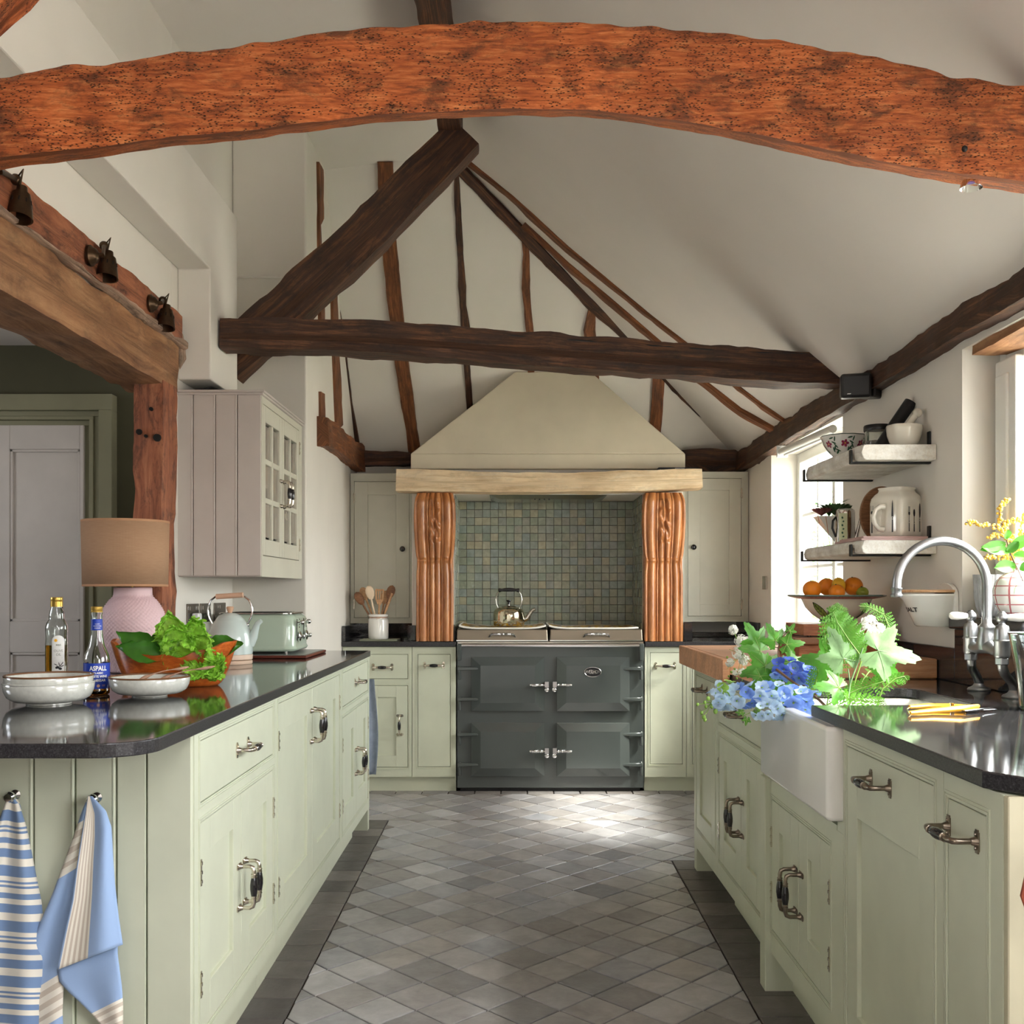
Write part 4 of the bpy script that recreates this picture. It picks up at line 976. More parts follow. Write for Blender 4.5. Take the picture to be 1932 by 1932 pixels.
bx_, bz_ = kx(1117.5), kz(1267)
b = MB(); vs = []
def oval(b, rx, rz, y, th, n=32):
    P = [(bx_+rx*cos(2*pi*i/n), y, bz_+rz*sin(2*pi*i/n)) for i in range(n)]+[(bx_+(rx-th)*cos(2*pi*i/n), y, bz_+(rz-th)*sin(2*pi*i/n)) for i in range(n)]
    b.add(P, [(i,(i+1)%n,n+(i+1)%n,n+i) for i in range(n)])
b.tube([(bx_+.050*cos(2*pi*i/36), YK-.040, bz_+.029*sin(2*pi*i/36)) for i in range(37)], .002, 6, False)
bd = b.build('badge', M['chrome'], dR, smooth=True)
b = MB(); b.prism([(bx_+.049*cos(2*pi*i/32), bz_+.028*sin(2*pi*i/32)) for i in range(32)], YK-.037, YK-.030, 'y'); b.build('badge_plate', M['black'], dR)
v, f = text_geo('EVERHOT', .028, sx=.72, off=.0006)
b = MB(); mxh = max(abs(p[0]) for p in v); b.add([(bx_+p[0]*.044/mxh, YK-.0385, bz_+p[1]*(1.25-.75*(abs(p[0])/mxh)**2)) for p in v], f); b.build('lettering', M['chrome'], dR)
# ---------------------------------------------------------------- things on the left worktop
ZW = .9155
def leafmat(name, c, rough=.4, tr=.3, var=.2, vs=20, bump=.4):
    m = plain(name, c, rough, var=var, vs=vs, bump=bump, bs=60); nt = m.node_tree; b = nt.nodes['Principled BSDF']
    t = nt.nodes.new('ShaderNodeBsdfTranslucent'); t.inputs[0].default_value = lin(tuple(min(255, x*1.15) for x in c)); mxs = nt.nodes.new('ShaderNodeMixShader'); mxs.inputs[0].default_value = tr
    out = [n for n in nt.nodes if n.type == 'OUTPUT_MATERIAL'][0]
    nt.links.new(b.outputs[0], mxs.inputs[1]); nt.links.new(t.outputs[0], mxs.inputs[2]); nt.links.new(mxs.outputs[0], out.inputs[0]); return m
M['lettuce'] = leafmat('lettuce_green', (172,224,84), .35, .4, .35, 45); M['spinach'] = leafmat('dark_leaf_green', (66,122,38), .3, .2)
M['leaf'] = leafmat('fresh_leaf_green', (82,146,46), .4, .25); M['leafpale'] = leafmat('pale_leaf_underside', (134,170,118), .55, .2)
M['fern'] = leafmat('fern_green', (98,156,52), .45, .3); M['stem'] = plain('green_stem', (126,160,74), .5); M['brownstem'] = plain('brown_twig', (104,78,58), .7)
M['blue'] = leafmat('blue_petal', (126,160,228), .5, .3, .1); M['paleblue_p'] = leafmat('pale_blue_petal', (190,212,240), .5, .35, .1); M['deepblue'] = leafmat('deep_blue_petal', (84,112,208), .5, .25, .1)
M['petal'] = leafmat('white_petal', (246,246,236), .5, .3, .03); M['bud'] = leafmat('green_bud', (150,190,90), .5, .2); M['berry'] = plain('yellow_berry', (246,200,84), .35, var=.15, vs=60)
M['succ'] = leafmat('succulent_green', (62,92,52), .4, .1); M['succred'] = leafmat('succulent_red', (120,60,58), .4, .1)
def bowl_prof(r, h, foot, t=.004):
    return [(0,0),(foot,0),(foot,.004),(foot*1.03,.005),(r*.78,h*.16),(r*.91,h*.34),(r*.975,h*.62),(r,h),(r-t*.4,h+.0015),(r-t,h),(r*.975-t,h*.62),(r*.90-t,h*.36),(r*.76-t,h*.2+t*.5),(foot*.8,.006+t),(0,.006+t)]
def bowl(name, label, cat, c, r, h, foot, mats, rimm=None):
    t = thing(name, label, cat, c); b = MB(); b.lathe(bowl_prof(r, h, foot), c, 48); b.build('body', M['greyglaze'], t, smooth=True, ang=60)
    b = MB(); b.lathe([(r+.0004,h-.002),(r+.0012,h+.001),(r-.001,h+.0028),(r-.0045,h+.001),(r-.0045,h-.002)], c, 48); b.build('rim', rimm or M['brownrim'], t, smooth=True); return t
bc = Vector((gx(92.8,2.81), 2.81, ZW))
bowl('glazed_bowl', 'lower of two stacked grey bowls beside the vinegar bottle', 'bowl', bc, .1165, .058, .058, 0, M['greyglaze'])
bowl('glazed_bowl', 'upper of two stacked grey bowls with a brown rim', 'bowl', bc+Vector((0,0,.021)), .1135, .056, .05, 0)
bc2 = Vector((gx(282.5,3.02), 3.02, ZW))
bowl('glazed_bowl', 'single pale grey bowl holding two wooden servers', 'bowl', bc2, .114, .056, .05, 0)
def server(p0, p1, label, seed):
    t = thing('wooden_server', label, 'server', p0); d = (Vector(p1)-Vector(p0)); b = MB(); n = 14; r = []; pts = []
    for i in range(n+1):
        u = i/n; q = Vector(p0)+d*u; q.z += .010*sin(pi*u)+(.006 if u > .8 else 0)*(u-.8)*5
        pts.append(q); r.append(.0045+.010*max(0, sin(pi*min(1, (1-u)*3.2)))*(u > .69 or 1)*(1 if (1-u)*3.2 < 1 else 0)+.013*max(0, 1-abs(u-.12)/.14))
    b.tube(pts, [max(.004, x) for x in r], 10, flat=.35); b.build('spoon', M['pinkwood'], t, smooth=True); return t
M['pinkwood'] = wood('pale_pink_wood', (172,128,106), (206,166,142), (228,194,172), 'Object', 5, .5, .1)
server(gp(262,1283,2.97), gp(356,1262,3.05), 'pale wooden salad server leaning on the bowl rim, shorter one', 1)
server(gp(300,1283,3.0), gp(405,1261,3.08), 'pale wooden salad server reaching across to the wooden bowl', 2)
# bottles
def bottle(name, label, c, prof, liquid_top, lmat, cap, capmat, n=40):
    t = thing(name, label, 'bottle', c); b = MB(); th = .0022
    inner = [(max(.001, r-th), z) for (r, z) in prof[::-1] if z > .004]
    b.lathe([(0,0)]+prof+inner+[(0,.005)], c, n); b.build('glass_body', M['glass'], t, smooth=True, ang=60)
    lp = [(r-th-.0003, z) for (r, z) in prof if .005 < z < liquid_top]
    rl = interp_r(prof, liquid_top)-th-.0003; b = MB(); b.lathe([(0,.0056),(lp[0][0]-.002,.0056)]+lp+[(rl,liquid_top),(0,liquid_top)], c, n); b.build('liquid', lmat, t, smooth=True, ang=50)
    b = MB(); b.lathe(cap, c, n); b.build('cap', capmat, t, smooth=True, ang=30); return t
def interp_r(prof, z):
    for i in range(len(prof)-1):
        if prof[i][1] <= z <= prof[i+1][1] and prof[i+1][1] > prof[i][1]:
            u = (z-prof[i][1])/(prof[i+1][1]-prof[i][1]); return prof[i][0]*(1-u)+prof[i+1][0]*u
    return prof[-1][0]
def wrap_pts(c, pts, rf, a0=-pi/2, off=.0006):      # pts: (arc length, height) around an upright lathe
    out = []
    for (s_, z) in pts:
        r = rf(z)+off; a = a0+s_/r; out.append((c[0]+r*cos(a), c[1]+r*sin(a), c[2]+z))
    return out
def wrap_text(parent, s_, size, c, z, rf, mat, sx=1, a0=-pi/2, off=.0012, name='lettering', bold=0, fit=0):
    v, f = text_geo(s_, size, sx=sx, off=bold)
    if fit:
        w_ = max(abs(p[0]) for p in v); v = [(p[0]*fit/w_, p[1]) for p in v]
    b = MB(); b.add(wrap_pts(c, [(p[0], z+p[1]) for p in v], rf, a0, off), f); return b.build(name, mat, parent)
def wrap_label(parent, c, z0, z1, w_, rf, mat, a0=-pi/2, name='paper_label', arch=0, off=.0006):
    b = MB()
    def fn(u, v):
        zz = z0+(z1-z0)*v; s_ = (u-.5)*w_
        if arch: 
            top = z1-arch*(1-sqrt(max(0, 1-(2*(u-.5))**2))); zz = z0+(top-z0)*v
        return wrap_pts(c, [(s_, zz)], rf, a0, off)[0]
    b.grid(fn, 30, 8); return b.build(name, mat, parent, smooth=True)
M['labelblue'] = plain('cobalt_label', (30,62,168), .4, var=.02); M['labelwhite'] = plain('white_label', (238,238,234), .5, var=.01); M['gold'] = plain('gold_cap', (206,170,84), .3, .7, var=.05)
M['letterwhite'] = plain('white_letter_print', (245,245,240), .5, var=0); M['lettergrey'] = plain('grey_letter_print', (150,150,140), .5, var=0); M['letterpink'] = plain('copper_letter_print', (190,150,130), .4, .3, var=0); M['sunyellow'] = plain('yellow_print', (244,180,40), .5, var=0)
cv = Vector((gx(182.5,3.06), 3.06, ZW)); k_ = .000276
vp = [(.031,0),(.036,.004),(.0365,.012),(.0365,.093),(.036,.103),(.0335,.117),(.0275,.131),(.0228,.143),(.0195,.158),(.0175,.172),(.0163,.187),(.0155,.215),(.0155,.236),(.0168,.238),(.0168,.243),(.0135,.244),(.0135,.252)]
vb = bottle('vinegar_bottle', 'clear vinegar bottle with cobalt blue labels and gold cap', cv, vp, .024, M['vinegar'], [(.0140,.243),(.0168,.243),(.0170,.246),(.0160,.248),(.0168,.250),(.0168,.258),(.0155,.260),(0,.260)], M['gold'])
rv = lambda z: interp_r(vp, z)
AV = -pi/2+.50
lb = wrap_label(vb, cv, .019, .094, .19, rv, M['labelblue'], a0=AV)
wrap_text(lb, 'ASPALL', .019, cv, .0785, rv, M['letterwhite'], a0=AV, fit=.0255, bold=.0005); wrap_text(lb, 'CLASSIC', .0075, cv, .065, rv, M['letterwhite'], a0=AV, fit=.014, bold=.0002)
wrap_text(lb, 'WHITE WINE', .0095, cv, .055, rv, M['letterwhite'], a0=AV, fit=.027, bold=.0003); wrap_text(lb, 'VINEGAR', .0095, cv, .0435, rv, M['letterwhite'], a0=AV, fit=.0225, bold=.0003)
for (s0, zz, hw) in ((-.0165,.0295,.0030),(-.0175,.0262,.0060),(.0150,.0295,.0050),(.0150,.0262,.0045)):
    b = MB(); b.add(wrap_pts(cv, [(s0-hw,zz),(s0+hw,zz),(s0+hw,zz+.0014),(s0-hw,zz+.0014)], rv, AV, .0012), [(0,1,2,3)]); b.build('small_print', M['letterpink'], lb)
b = MB(); pts = wrap_pts(cv, [(.0045*cos(2*pi*i/16), .028+.0045*sin(2*pi*i/16)) for i in range(16)], rv, AV, .0012); b.add(pts, [tuple(range(16))]); b.build('crest', M['letterpink'], lb)
l2 = wrap_label(vb, cv, .190, .223, .09, rv, M['labelblue'], a0=AV, name='neck_label')
wrap_text(l2, 'CLASSIC', .0042, cv, .2085, rv, M['letterwhite'], a0=AV, fit=.007); wrap_text(l2, 'WHITE WINE', .0048, cv, .2025, rv, M['letterwhite'], a0=AV, fit=.012); wrap_text(l2, 'VINEGAR', .0048, cv, .1965, rv, M['letterwhite'], a0=AV, fit=.009)
co = Vector((gx(107,3.36), 3.36, ZW))
opf = [(.031,0),(.0345,.004),(.0352,.012),(.0352,.130),(.0338,.150),(.0338,.165),(.0350,.180),(.0345,.190),(.031,.203),(.0262,.211),(.0238,.2135),(.0242,.220),(.0228,.235),(.0185,.250),(.0178,.254),(.0178,.256),(.0150,.257),(.0150,.276)]
ob = bottle('oil_bottle', 'clear olive oil bottle with white arched label behind the stacked bowls', co, opf, .131, M['oil'], [(.0155,.255),(.0190,.255),(.0190,.272),(.0180,.273),(.0190,.275),(.0190,.284),(.0180,.286),(0,.286)], M['gold'])
ro = lambda z: interp_r(opf, z)
lo = wrap_label(ob, co, .030, .163, .040, ro, M['labelwhite'], a0=-pi/2+.56, arch=.018)
A0 = -pi/2+.56
b = MB(); pp = []
for i in range(28): 
    r_ = .0058 if i % 2 == 0 else .0040; pp.append((-.008+r_*cos(2*pi*i/28), .147+r_*sin(2*pi*i/28)))
b.add(wrap_pts(co, pp, ro, A0, .0012), [tuple(range(28))]); b.build('sun_mark', M['sunyellow'], lo)
wrap_text(lo, 'M&S', .0085, co, .132, ro, M['lettergrey'], a0=A0, bold=.0002); wrap_text(lo, 'OLIVE', .0115, co, .113, ro, M['lettergrey'], a0=A0, fit=.014); wrap_text(lo, 'OIL', .0115, co, .101, ro, M['lettergrey'], a0=A0, fit=.0075)
for zz in (.092, .089): 
    b = MB(); b.add(wrap_pts(co, [(-.012,zz),(.012,zz),(.012,zz+.0006),(-.012,zz+.0006)], ro, A0, .0012), [(0,1,2,3)]); b.build('rule_line', M['lettergrey'], lo)
b = MB()
def ell(cx_, cz_, ra, rb, an, n=12): return [(cx_+ra*cos(2*pi*i/n)*cos(an)-rb*sin(2*pi*i/n)*sin(an), cz_+ra*cos(2*pi*i/n)*sin(an)+rb*sin(2*pi*i/n)*cos(an)) for i in range(n)]
for (x_, z_, ra, rb, an) in ((-.004,.060,.006,.0042,.4),(.005,.056,.006,.0042,-.3),(.006,.066,.007,.0013,.9),(.012,.064,.007,.0013,.3),(.002,.070,.007,.0012,1.8),(.012,.073,.006,.0012,.9),(-.008,.069,.006,.0012,2.6)):
    b.add(wrap_pts(co, ell(x_,z_,ra,rb,an), ro, A0, .0012), [tuple(range(12))])
b.build('olive_sprig_print', M['ink'], lo)

# table lamp
cl = Vector((gx(251,3.92), 3.92, ZW)); lp = thing('table_lamp', 'table lamp with burlap shade and pink ridged ceramic base', 'lamp', cl)
def lampm():
    m, nt, b = newmat('pink_ridged_ceramic'); v = coords(nt, 'UV', (1,1,1)); w_ = nt.nodes.new('ShaderNodeSeparateXYZ'); nt.links.new(v, w_.inputs[0])
    b.inputs['Base Color'].default_value = lin((222,190,192)); b.inputs['Roughness'].default_value = .55; return m
b = MB(); nseg = 96; prof = [(.0,0),(.078,0),(.084,.006),(.090,.03),(.100,.065),(.110,.10),(.117,.14),(.1185,.175),(.117,.20),(.110,.228),(.098,.252),(.084,.272),(.074,.282),(.070,.288),(.070,.296),(.0690,.318),(.0665,.320),(.06,.316),(0,.316)]
pf = []
for i in range(len(prof)-1):
    k2 = max(1, int(hypot(prof[i+1][0]-prof[i][0], prof[i+1][1]-prof[i][1])/.0035))
    for j in range(k2): u = j/k2; pf.append((prof[i][0]*(1-u)+prof[i+1][0]*u, prof[i][1]*(1-u)+prof[i+1][1]*u))
pf.append(prof[-1])
def fr(a, z):
    if z > .288 or z < .003: return 1
    row = z/.0075; ph = (int(row) % 2)*pi; return 1+.045*max(0, sin(a*42+ph))*abs(sin(pi*row))
b.lathe(pf, cl, 184, fr=fr); b.build('base', plain('pink_ridged_ceramic', (224,192,196), .5, var=.03), lp, smooth=True, ang=60)
b = MB(); b.tube([cl+Vector((-.002,0,.31)), cl+Vector((-.004,0,.345)), cl+Vector((-.008,0,.40))], .0035, 8); b.lathe([(.012,.395),(.016,.40),(.016,.44),(.012,.45)], cl+Vector((-.01,0,0)), 14); b.build('fitting', M['gold'], lp, smooth=True)
def burlap():
    m, nt, b = newmat('burlap_weave'); v = coords(nt, 'UV', (1,1,1))
    x = nt.nodes.new('ShaderNodeTexWave'); x.wave_type = 'BANDS'; x.bands_direction = 'X'; x.inputs['Scale'].default_value = 140; x.inputs['Distortion'].default_value = 1.2
    y = nt.nodes.new('ShaderNodeTexWave'); y.wave_type = 'BANDS'; y.bands_direction = 'Y'; y.inputs['Scale'].default_value = 150; y.inputs['Distortion'].default_value = 1.2
    nt.links.new(v, x.inputs[0]); nt.links.new(v, y.inputs[0]); q = mathn(nt, 'MULTIPLY', x.outputs['Fac'], y.outputs['Fac'])
    f = noise_n(nt, coords(nt, 'UV', (30,300,1)), 1, 4)
    c = mixc(nt, f, lin((188,146,112)), lin((222,186,150))); c = mixc(nt, mathn(nt,'MULTIPLY',q,.6), lin((160,118,88)), c)
    c = mixc(nt, .5, c, mixc(nt, f, lin((190,148,114)), lin((228,194,158))))
    nt.links.new(c, b.inputs['Base Color']); b.inputs['Roughness'].default_value = .85; bumpn(nt, b, q, .5, .001)
    t = nt.nodes.new('ShaderNodeBsdfTranslucent'); t.inputs[0].default_value = lin((222,180,144)); ms = nt.nodes.new('ShaderNodeMixShader'); ms.inputs[0].default_value = .15
    out = [n for n in nt.nodes if n.type == 'OUTPUT_MATERIAL'][0]; nt.links.new(b.outputs[0], ms.inputs[1]); nt.links.new(t.outputs[0], ms.inputs[2]); nt.links.new(ms.outputs[0], out.inputs[0]); return m
b = MB(); cs = Vector((gx(237,3.92), 3.92, 0)); z0, z1 = 1.240, 1.487
b.lathe([(.1525,z0),(.1575,z1)], cs, 64, fr=None); sh = b.build('shade', burlap(), lp, smooth=True, solid=.002)
tape = plain('hessian_tape', (186,140,104), .8)
for (zz, r_) in ((z0+.003,.1530),(z1-.003,.1578)): b = MB(); b.lathe([(r_+.0006,zz-.004),(r_+.0012,zz),(r_+.0006,zz+.004)], cs, 64); b.build('shade_trim', tape, sh, smooth=True)
b = MB()
for k in range(3): a = 2*pi*k/3+.4; b.tube([cs+Vector((0,0,1.36)), cs+Vector((.1535*cos(a),.1535*sin(a),1.25))], .0015, 5)
b.build('shade_carrier', M['chrome'], sh)
# salad bowl and leaves
cb_ = Vector((gx(329,3.36), 3.36, ZW)); wb = thing('wooden_salad_bowl', 'live-edge orange wooden bowl full of salad leaves', 'bowl', cb_)
def wbf(inner):
    def fn(u, v):
        a = 2*pi*u; e = abs(cos(a))**1.6; zt_ = .098+.048*e+.010*noise.noise(Vector((cos(a)*3, sin(a)*3, 1)))-.012*max(0, 1-abs(a-4.95)/.25)+.010*max(0, 1-abs(a-4.72)/.2)
        w_ = sin(v*pi/2)**.55 if v > 0 else 0
        if v < .25: r = v/.25*.70; z = 0
        else: q = (v-.25)/.75; r = .70+.32*q**.62; z = q
        rx, ry = .200*r, .105*r
        if inner: rx -= .012*min(1, v*4); ry -= .010*min(1, v*4); z_ = .016+z*(zt_-.016)
        else: z_ = z*zt_
        return (cb_.x+rx*cos(a), cb_.y+ry*sin(a), cb_.z+z_)
    return fn
b = MB(); NU, NV = 96, 20; b.grid(wbf(False), NU, NV); b.grid(wbf(True), NU, NV); st = (NU+1)*(NV+1)
for i in range(NU): a = i*(NV+1)+NV; c = (i+1)*(NV+1)+NV; b.f.append((a, c, st+c, st+a)); b.m.append(0)
b.build('body', M['olivewood'], wb, smooth=True, ang=50)
q = MB(); q.ball((gx(403,3.27), 3.262, ZW+.03), .0035, 8, 5); q.build('knot_hole', M['dark_void'], wb)
def ruffle(b, base, d, up, L, W, amp, n=16, m=14, curl=.5, freq=5, seed=0, tip=1.0, edgeout=.12):
    base = Vector(base); d = Vector(d).normalized(); up = Vector(up); s_ = d.cross(up).normalized(); up = s_.cross(d)
    def fn(u, v):
        t = u; x = (v-.5)*2; w_ = W*(sin(pi*min(1, t*.9+.08))**.6)*(1 if t < .9 else 1); e = abs(x)**2.2
        edge = max(e, max(0, (t-.7)/.3)**2)
        nz = noise.noise(Vector((t*freq*1.4+seed*9, x*freq*.9, seed*3)))
        nz2 = noise.noise(Vector((t*freq*3+seed*5, x*freq*2.4, seed)))
        p = base+d*(L*t*(1-.18*e))+s_*(w_*x*.5*(1+edgeout*nz))
        p += up*(amp*edge*(nz*1.6+nz2*1.2)+.10*L*(e)-curl*L*t*t*.5)+d*(amp*.7*edge*nz2)+s_*(amp*edge*noise.noise(Vector((seed, t*freq*2.5, x*3))))
        return p
    b.grid(fn, n, m)
def leafobj(parent, name, mat, *a, **k):
    b = MB(); ruffle(b, *a, **k); return b.build(name, mat, parent, smooth=True, ang=180, sub=1)
sl = thing('lettuce_head', 'bunch of frilly bright green lettuce leaves in the wooden bowl', 'lettuce', cb_+Vector((0,0,.05)))
Lx = lambda x, y, Y=3.33: gp(x, y, Y)
for i, (x, y, Y, d, L, W) in enumerate([
    (330,1225,3.36,(-.15,-.15,1),.125,.105),(345,1232,3.33,(-.3,-.35,.9),.10,.10),(362,1230,3.38,(.3,-.1,1),.11,.10),(352,1240,3.29,(.0,-.8,.6),.075,.10),
    (372,1238,3.33,(.55,-.35,.9),.085,.10),(385,1246,3.28,(.4,-.7,.15),.075,.085),(378,1252,3.27,(-.1,-.7,-.5),.075,.09),(392,1246,3.27,(.6,-.5,-.6),.085,.09),(336,1238,3.30,(-.5,-.6,.5),.07,.09),(400,1252,3.26,(.2,-.5,-.7),.06,.08),(365,1222,3.40,(.0,.0,1),.10,.09)]):
    leafobj(sl, 'lettuce_leaf', M['lettuce'], Lx(x, y, Y), d, (0,-1,.35), L, W*1.05, .030, n=30, m=30, curl=.2, freq=10, seed=i+1, edgeout=.35)
sp_ = thing('spinach_leaves', 'smooth dark green salad leaves at both ends of the wooden bowl', 'salad leaves', cb_+Vector((-.08,0,.06)))
for i, (x, y, Y, d, up, L, W) in enumerate([
    (296,1238,3.33,(-1,-.05,.62),(0,-1,.6),.155,.085),(305,1243,3.27,(-1,-.15,.34),(0,-1,.6),.15,.075),(318,1240,3.36,(-.55,.1,.75),(0,-1,.3),.095,.095),(306,1236,3.36,(-.2,.1,.9),(0,-1,.2),.07,.07),(322,1243,3.31,(-.75,-.2,.12),(0,-1,.5),.11,.06),
    (384,1238,3.38,(.75,0,.5),(0,-1,.5),.10,.085),(390,1232,3.36,(1,-.05,.30),(0,-1,.6),.125,.095),(400,1240,3.30,(.35,-.3,-.6),(0,-1,.3),.07,.065)]):
    leafobj(sp_, 'salad_leaf', M['spinach'], Lx(x, y, Y), d, up, L, W, .008, n=14, m=10, curl=.15, freq=3, seed=i+31, edgeout=.05)
# kettle (pale)
ck_ = Vector((gx(434,4.36), 4.36, ZW)); kt = thing('electric_kettle', 'pale duck-egg kettle with beech handle on its base by the sockets', 'kettle', ck_)
b = MB(); b.lathe([(0,0),(.090,0),(.0925,.004),(.0925,.014),(.090,.016),(0,.016)], ck_, 48); b.build('power_base', M['pinewood2'] if 'pinewood2' in M else plain('beech_band', (220,192,168), .5), kt, smooth=True)
b = MB(); b.lathe([(.088,.018),(.0925,.020),(.0935,.038),(.092,.040)], ck_, 48); b.build('beech_band', plain('beech_band_wood', (226,200,178), .5), kt, smooth=True)
b = MB(); b.lathe([(.0925,.041),(.0945,.055),(.0945,.075),(.092,.105),(.086,.135),(.077,.16),(.064,.18),(.060,.184),(.058,.188),(.045,.203),(.025,.213),(0,.216)], ck_, 56); b.build('body', M['paleblue'], kt, smooth=True, ang=50)
b = MB(); b.lathe([(.008,.213),(.009,.218),(.015,.232),(.016,.238),(.013,.241),(0,.242)], ck_, 20); b.build('lid_knob', plain('beech_knob', (222,180,148), .45), kt, smooth=True)
b = MB(); b.tube([ck_+Vector((.080,0,.085)), ck_+Vector((.098,-.002,.115)), ck_+Vector((.108,-.003,.145)), ck_+Vector((.118,-.004,.17)), ck_+Vector((.134,-.005,.182))], [.026,.020,.015,.012,.009], 16); b.build('spout', M['paleblue'], kt, smooth=True)
b = MB(); hp = []
for i in range(9): t = i/8; hp.append(ck_+Vector((-.072-.022*sin(pi*t)**1, 0, .165+.118*t)))
hp[-1] = ck_+Vector((-.060,0,.284)); b.tube(hp, .004, 8, flat=1)
b.tube([Vector((2*ck_.x-p.x, p.y, p.z)) for p in hp], .004, 8); [b.ball(ck_+Vector((s*.074,0,.163)), .008, 8, 5) for s in (-1,1)]; b.build('handle_bow', M['chrome'], kt, smooth=True)
b = MB(); b.tube([ck_+Vector((-.058,0,.283)), ck_+Vector((.055,0,.290))], .0115, 14); b.build('handle_grip', plain('beech_grip', (224,184,156), .45), kt, smooth=True, ang=50)
# toaster on a board
tb = thing('tile_board', 'thin red-brown board under the toaster', 'board', (-1.16, 4.93, ZW)); b = MB(); b.box(-1.38, -.943, 4.69, 5.185, ZW+.001, ZW+.013); b.build('tray', plain('mahogany_edge', (112,54,40), .4, var=.15), tb, bev=.003)
b = MB(); b.box(-1.37, -.953, 4.70, 5.175, ZW+.0135, ZW+.0150); b.build('tile_top', plain('slate_tile_top', (120,124,122), .3), tb)
ts_ = thing('toaster', 'mint green four slice toaster with chrome knobs on its end', 'toaster', (-1.2, 4.94, ZW+.016)); xa, xb, ya, yb = -1.40, -1.012, 4.77, 5.12; zt0, zt1 = ZW+.026, ZW+.20
def rsec(ins, z, r=.055): return [(p[0],p[1],z) for p in rounded([(xa+ins,ya+ins),(xb-ins,ya+ins),(xb-ins,yb-ins),(xa+ins,yb-ins)], [r]*4, 7)]
b = MB(); secs = [rsec(.014,zt0),rsec(.004,zt0+.004),rsec(.0,zt0+.012),rsec(.004,zt0+.022),rsec(.006,zt0+.026),rsec(.002,zt0+.10),rsec(.008,zt1-.02),rsec(.018,zt1-.006),rsec(.034,zt1,.04)]; n = len(secs[0])
for i, s_ in enumerate(secs): b.add(s_, [] if i == 0 else [((i-1)*n+k-i*n, (i-1)*n+(k+1)%n-i*n, (k+1)%n, k) for k in range(n)])
b.f.append(tuple(range(n))); b.m.append(0); b.f.append(tuple((len(secs)-1)*n+k for k in range(n))); b.m.append(0)
b.build('body', M['mint'], ts_, smooth=True, ang=50)
b = MB(); P_ = rsec(.020,zt1,.05); P2 = rsec(.020,zt1+.006,.05); b.add(P_+P2, [tuple(n+k for k in range(n))]+[(k,(k+1)%n,n+(k+1)%n,n+k) for k in range(n)]); b.build('chrome_top', M['steel'], ts_, bev=.002)
b = MB(); [b.box(xa+.06, xb-.06, ya+.05+.07*k, ya+.075+.07*k, zt1+.0055, zt1+.0068) for k in range(4)]; b.build('slots', M['dark_void'], ts_)
b = MB(); [b.lathe([(0,0),(.010,0),(.010,.010),(0,.010)], (xx,yy,ZW+.016), 12) for xx in (xa+.05,xb-.05) for yy in (ya+.05,yb-.05)]; b.build('feet', M['chrome'], ts_)
MX = Matrix.Rotation(pi/2, 3, 'Y')
for yy in (4.865, 5.02):
    b = MB(); b.box(xb-.0005, xb+.0015, yy-.052, yy-.045, zt0+.05, zt0+.15); b.build('lever_slot', M['dark_void'], ts_)
    b = MB(); b.tube([(xb,yy-.048,zt0+.135),(xb+.016,yy-.048,zt0+.135)], .004, 8); b.ball((xb+.024,yy-.048,zt0+.135), .012, 12, 8); b.build('lever', M['chrome'], ts_, smooth=True)
    b = MB(); b.lathe([(0,0),(.024,0),(.024,.006),(.018,.010),(.010,.012),(.010,.026),(.007,.028),(0,.028)], (xb,yy-.002,zt0+.068), 20, MX); b.build('dial', M['chrome'], ts_, smooth=True, ang=30)
    b = MB(); [b.ball((xb+.001, yy-.004, zt0+.112+.012*k), .0035, 8, 4) for k in range(4)]; b.build('buttons', M['chrome'], ts_, smooth=True)
# sockets on the left wall
TS = lambda u, v, w: (-1.42+w, u, v)
M['bnickel'] = plain('black_nickel_plate', (96,88,80), .22, .9, var=.05)
def socket(y0, y1, label, kind=2):
    z0, z1 = 1.080, 1.166; t = thing('wall_socket', label, 'socket', (-1.419, (y0+y1)/2, 1.12)); b = MB(TS); b.box(y0, y1, z0, z1, .0005, .006); b.build('plate', M['bnickel'], t, bev=.002, seg=2)
    for k in range(kind):
        c = y0+(y1-y0)*((k+.5)/kind); b = MB(TS); 
        for (du, dv, a, h) in ((-.0,-.012,.004,.008),(-.011,-.026,.006,.004),(.011,-.026,.006,.004)): b.box(c+du-a, c+du+a, 1.123+dv-h, 1.123+dv+h, .0058, .0065)
        b.build('pin_holes', M['black'], t)
        b = MB(TS); b.box(c-.006+(.016 if k else -.016), c+.006+(.016 if k else -.016), 1.138, 1.155, .006, .0095); b.build('switch', M['chrome'], t, bev=.001)
    return t
socket(4.475, 4.64, 'dark nickel double socket with a white plug in it'); socket(4.665, 4.82, 'dark nickel double socket in the middle of the three'); socket(4.88, 5.07, 'dark nickel socket plate nearest the corner behind the kettle', 1)
pg = thing('white_plug', 'white plug and short lead in the wall socket', 'plug', (-1.41, 4.55, 1.10)); b = MB(TS); b.box(4.525, 4.575, 1.075, 1.125, .0068, .04); b.build('plug_body', M['white'], pg, bev=.008, seg=3)
b = MB(); b.tube([(-1.385,4.55,1.078),(-1.384,4.552,1.04),(-1.386,4.56,.98),(-1.39,4.60,.925)], .004, 8); b.build('lead', M['white'], pg, smooth=True)

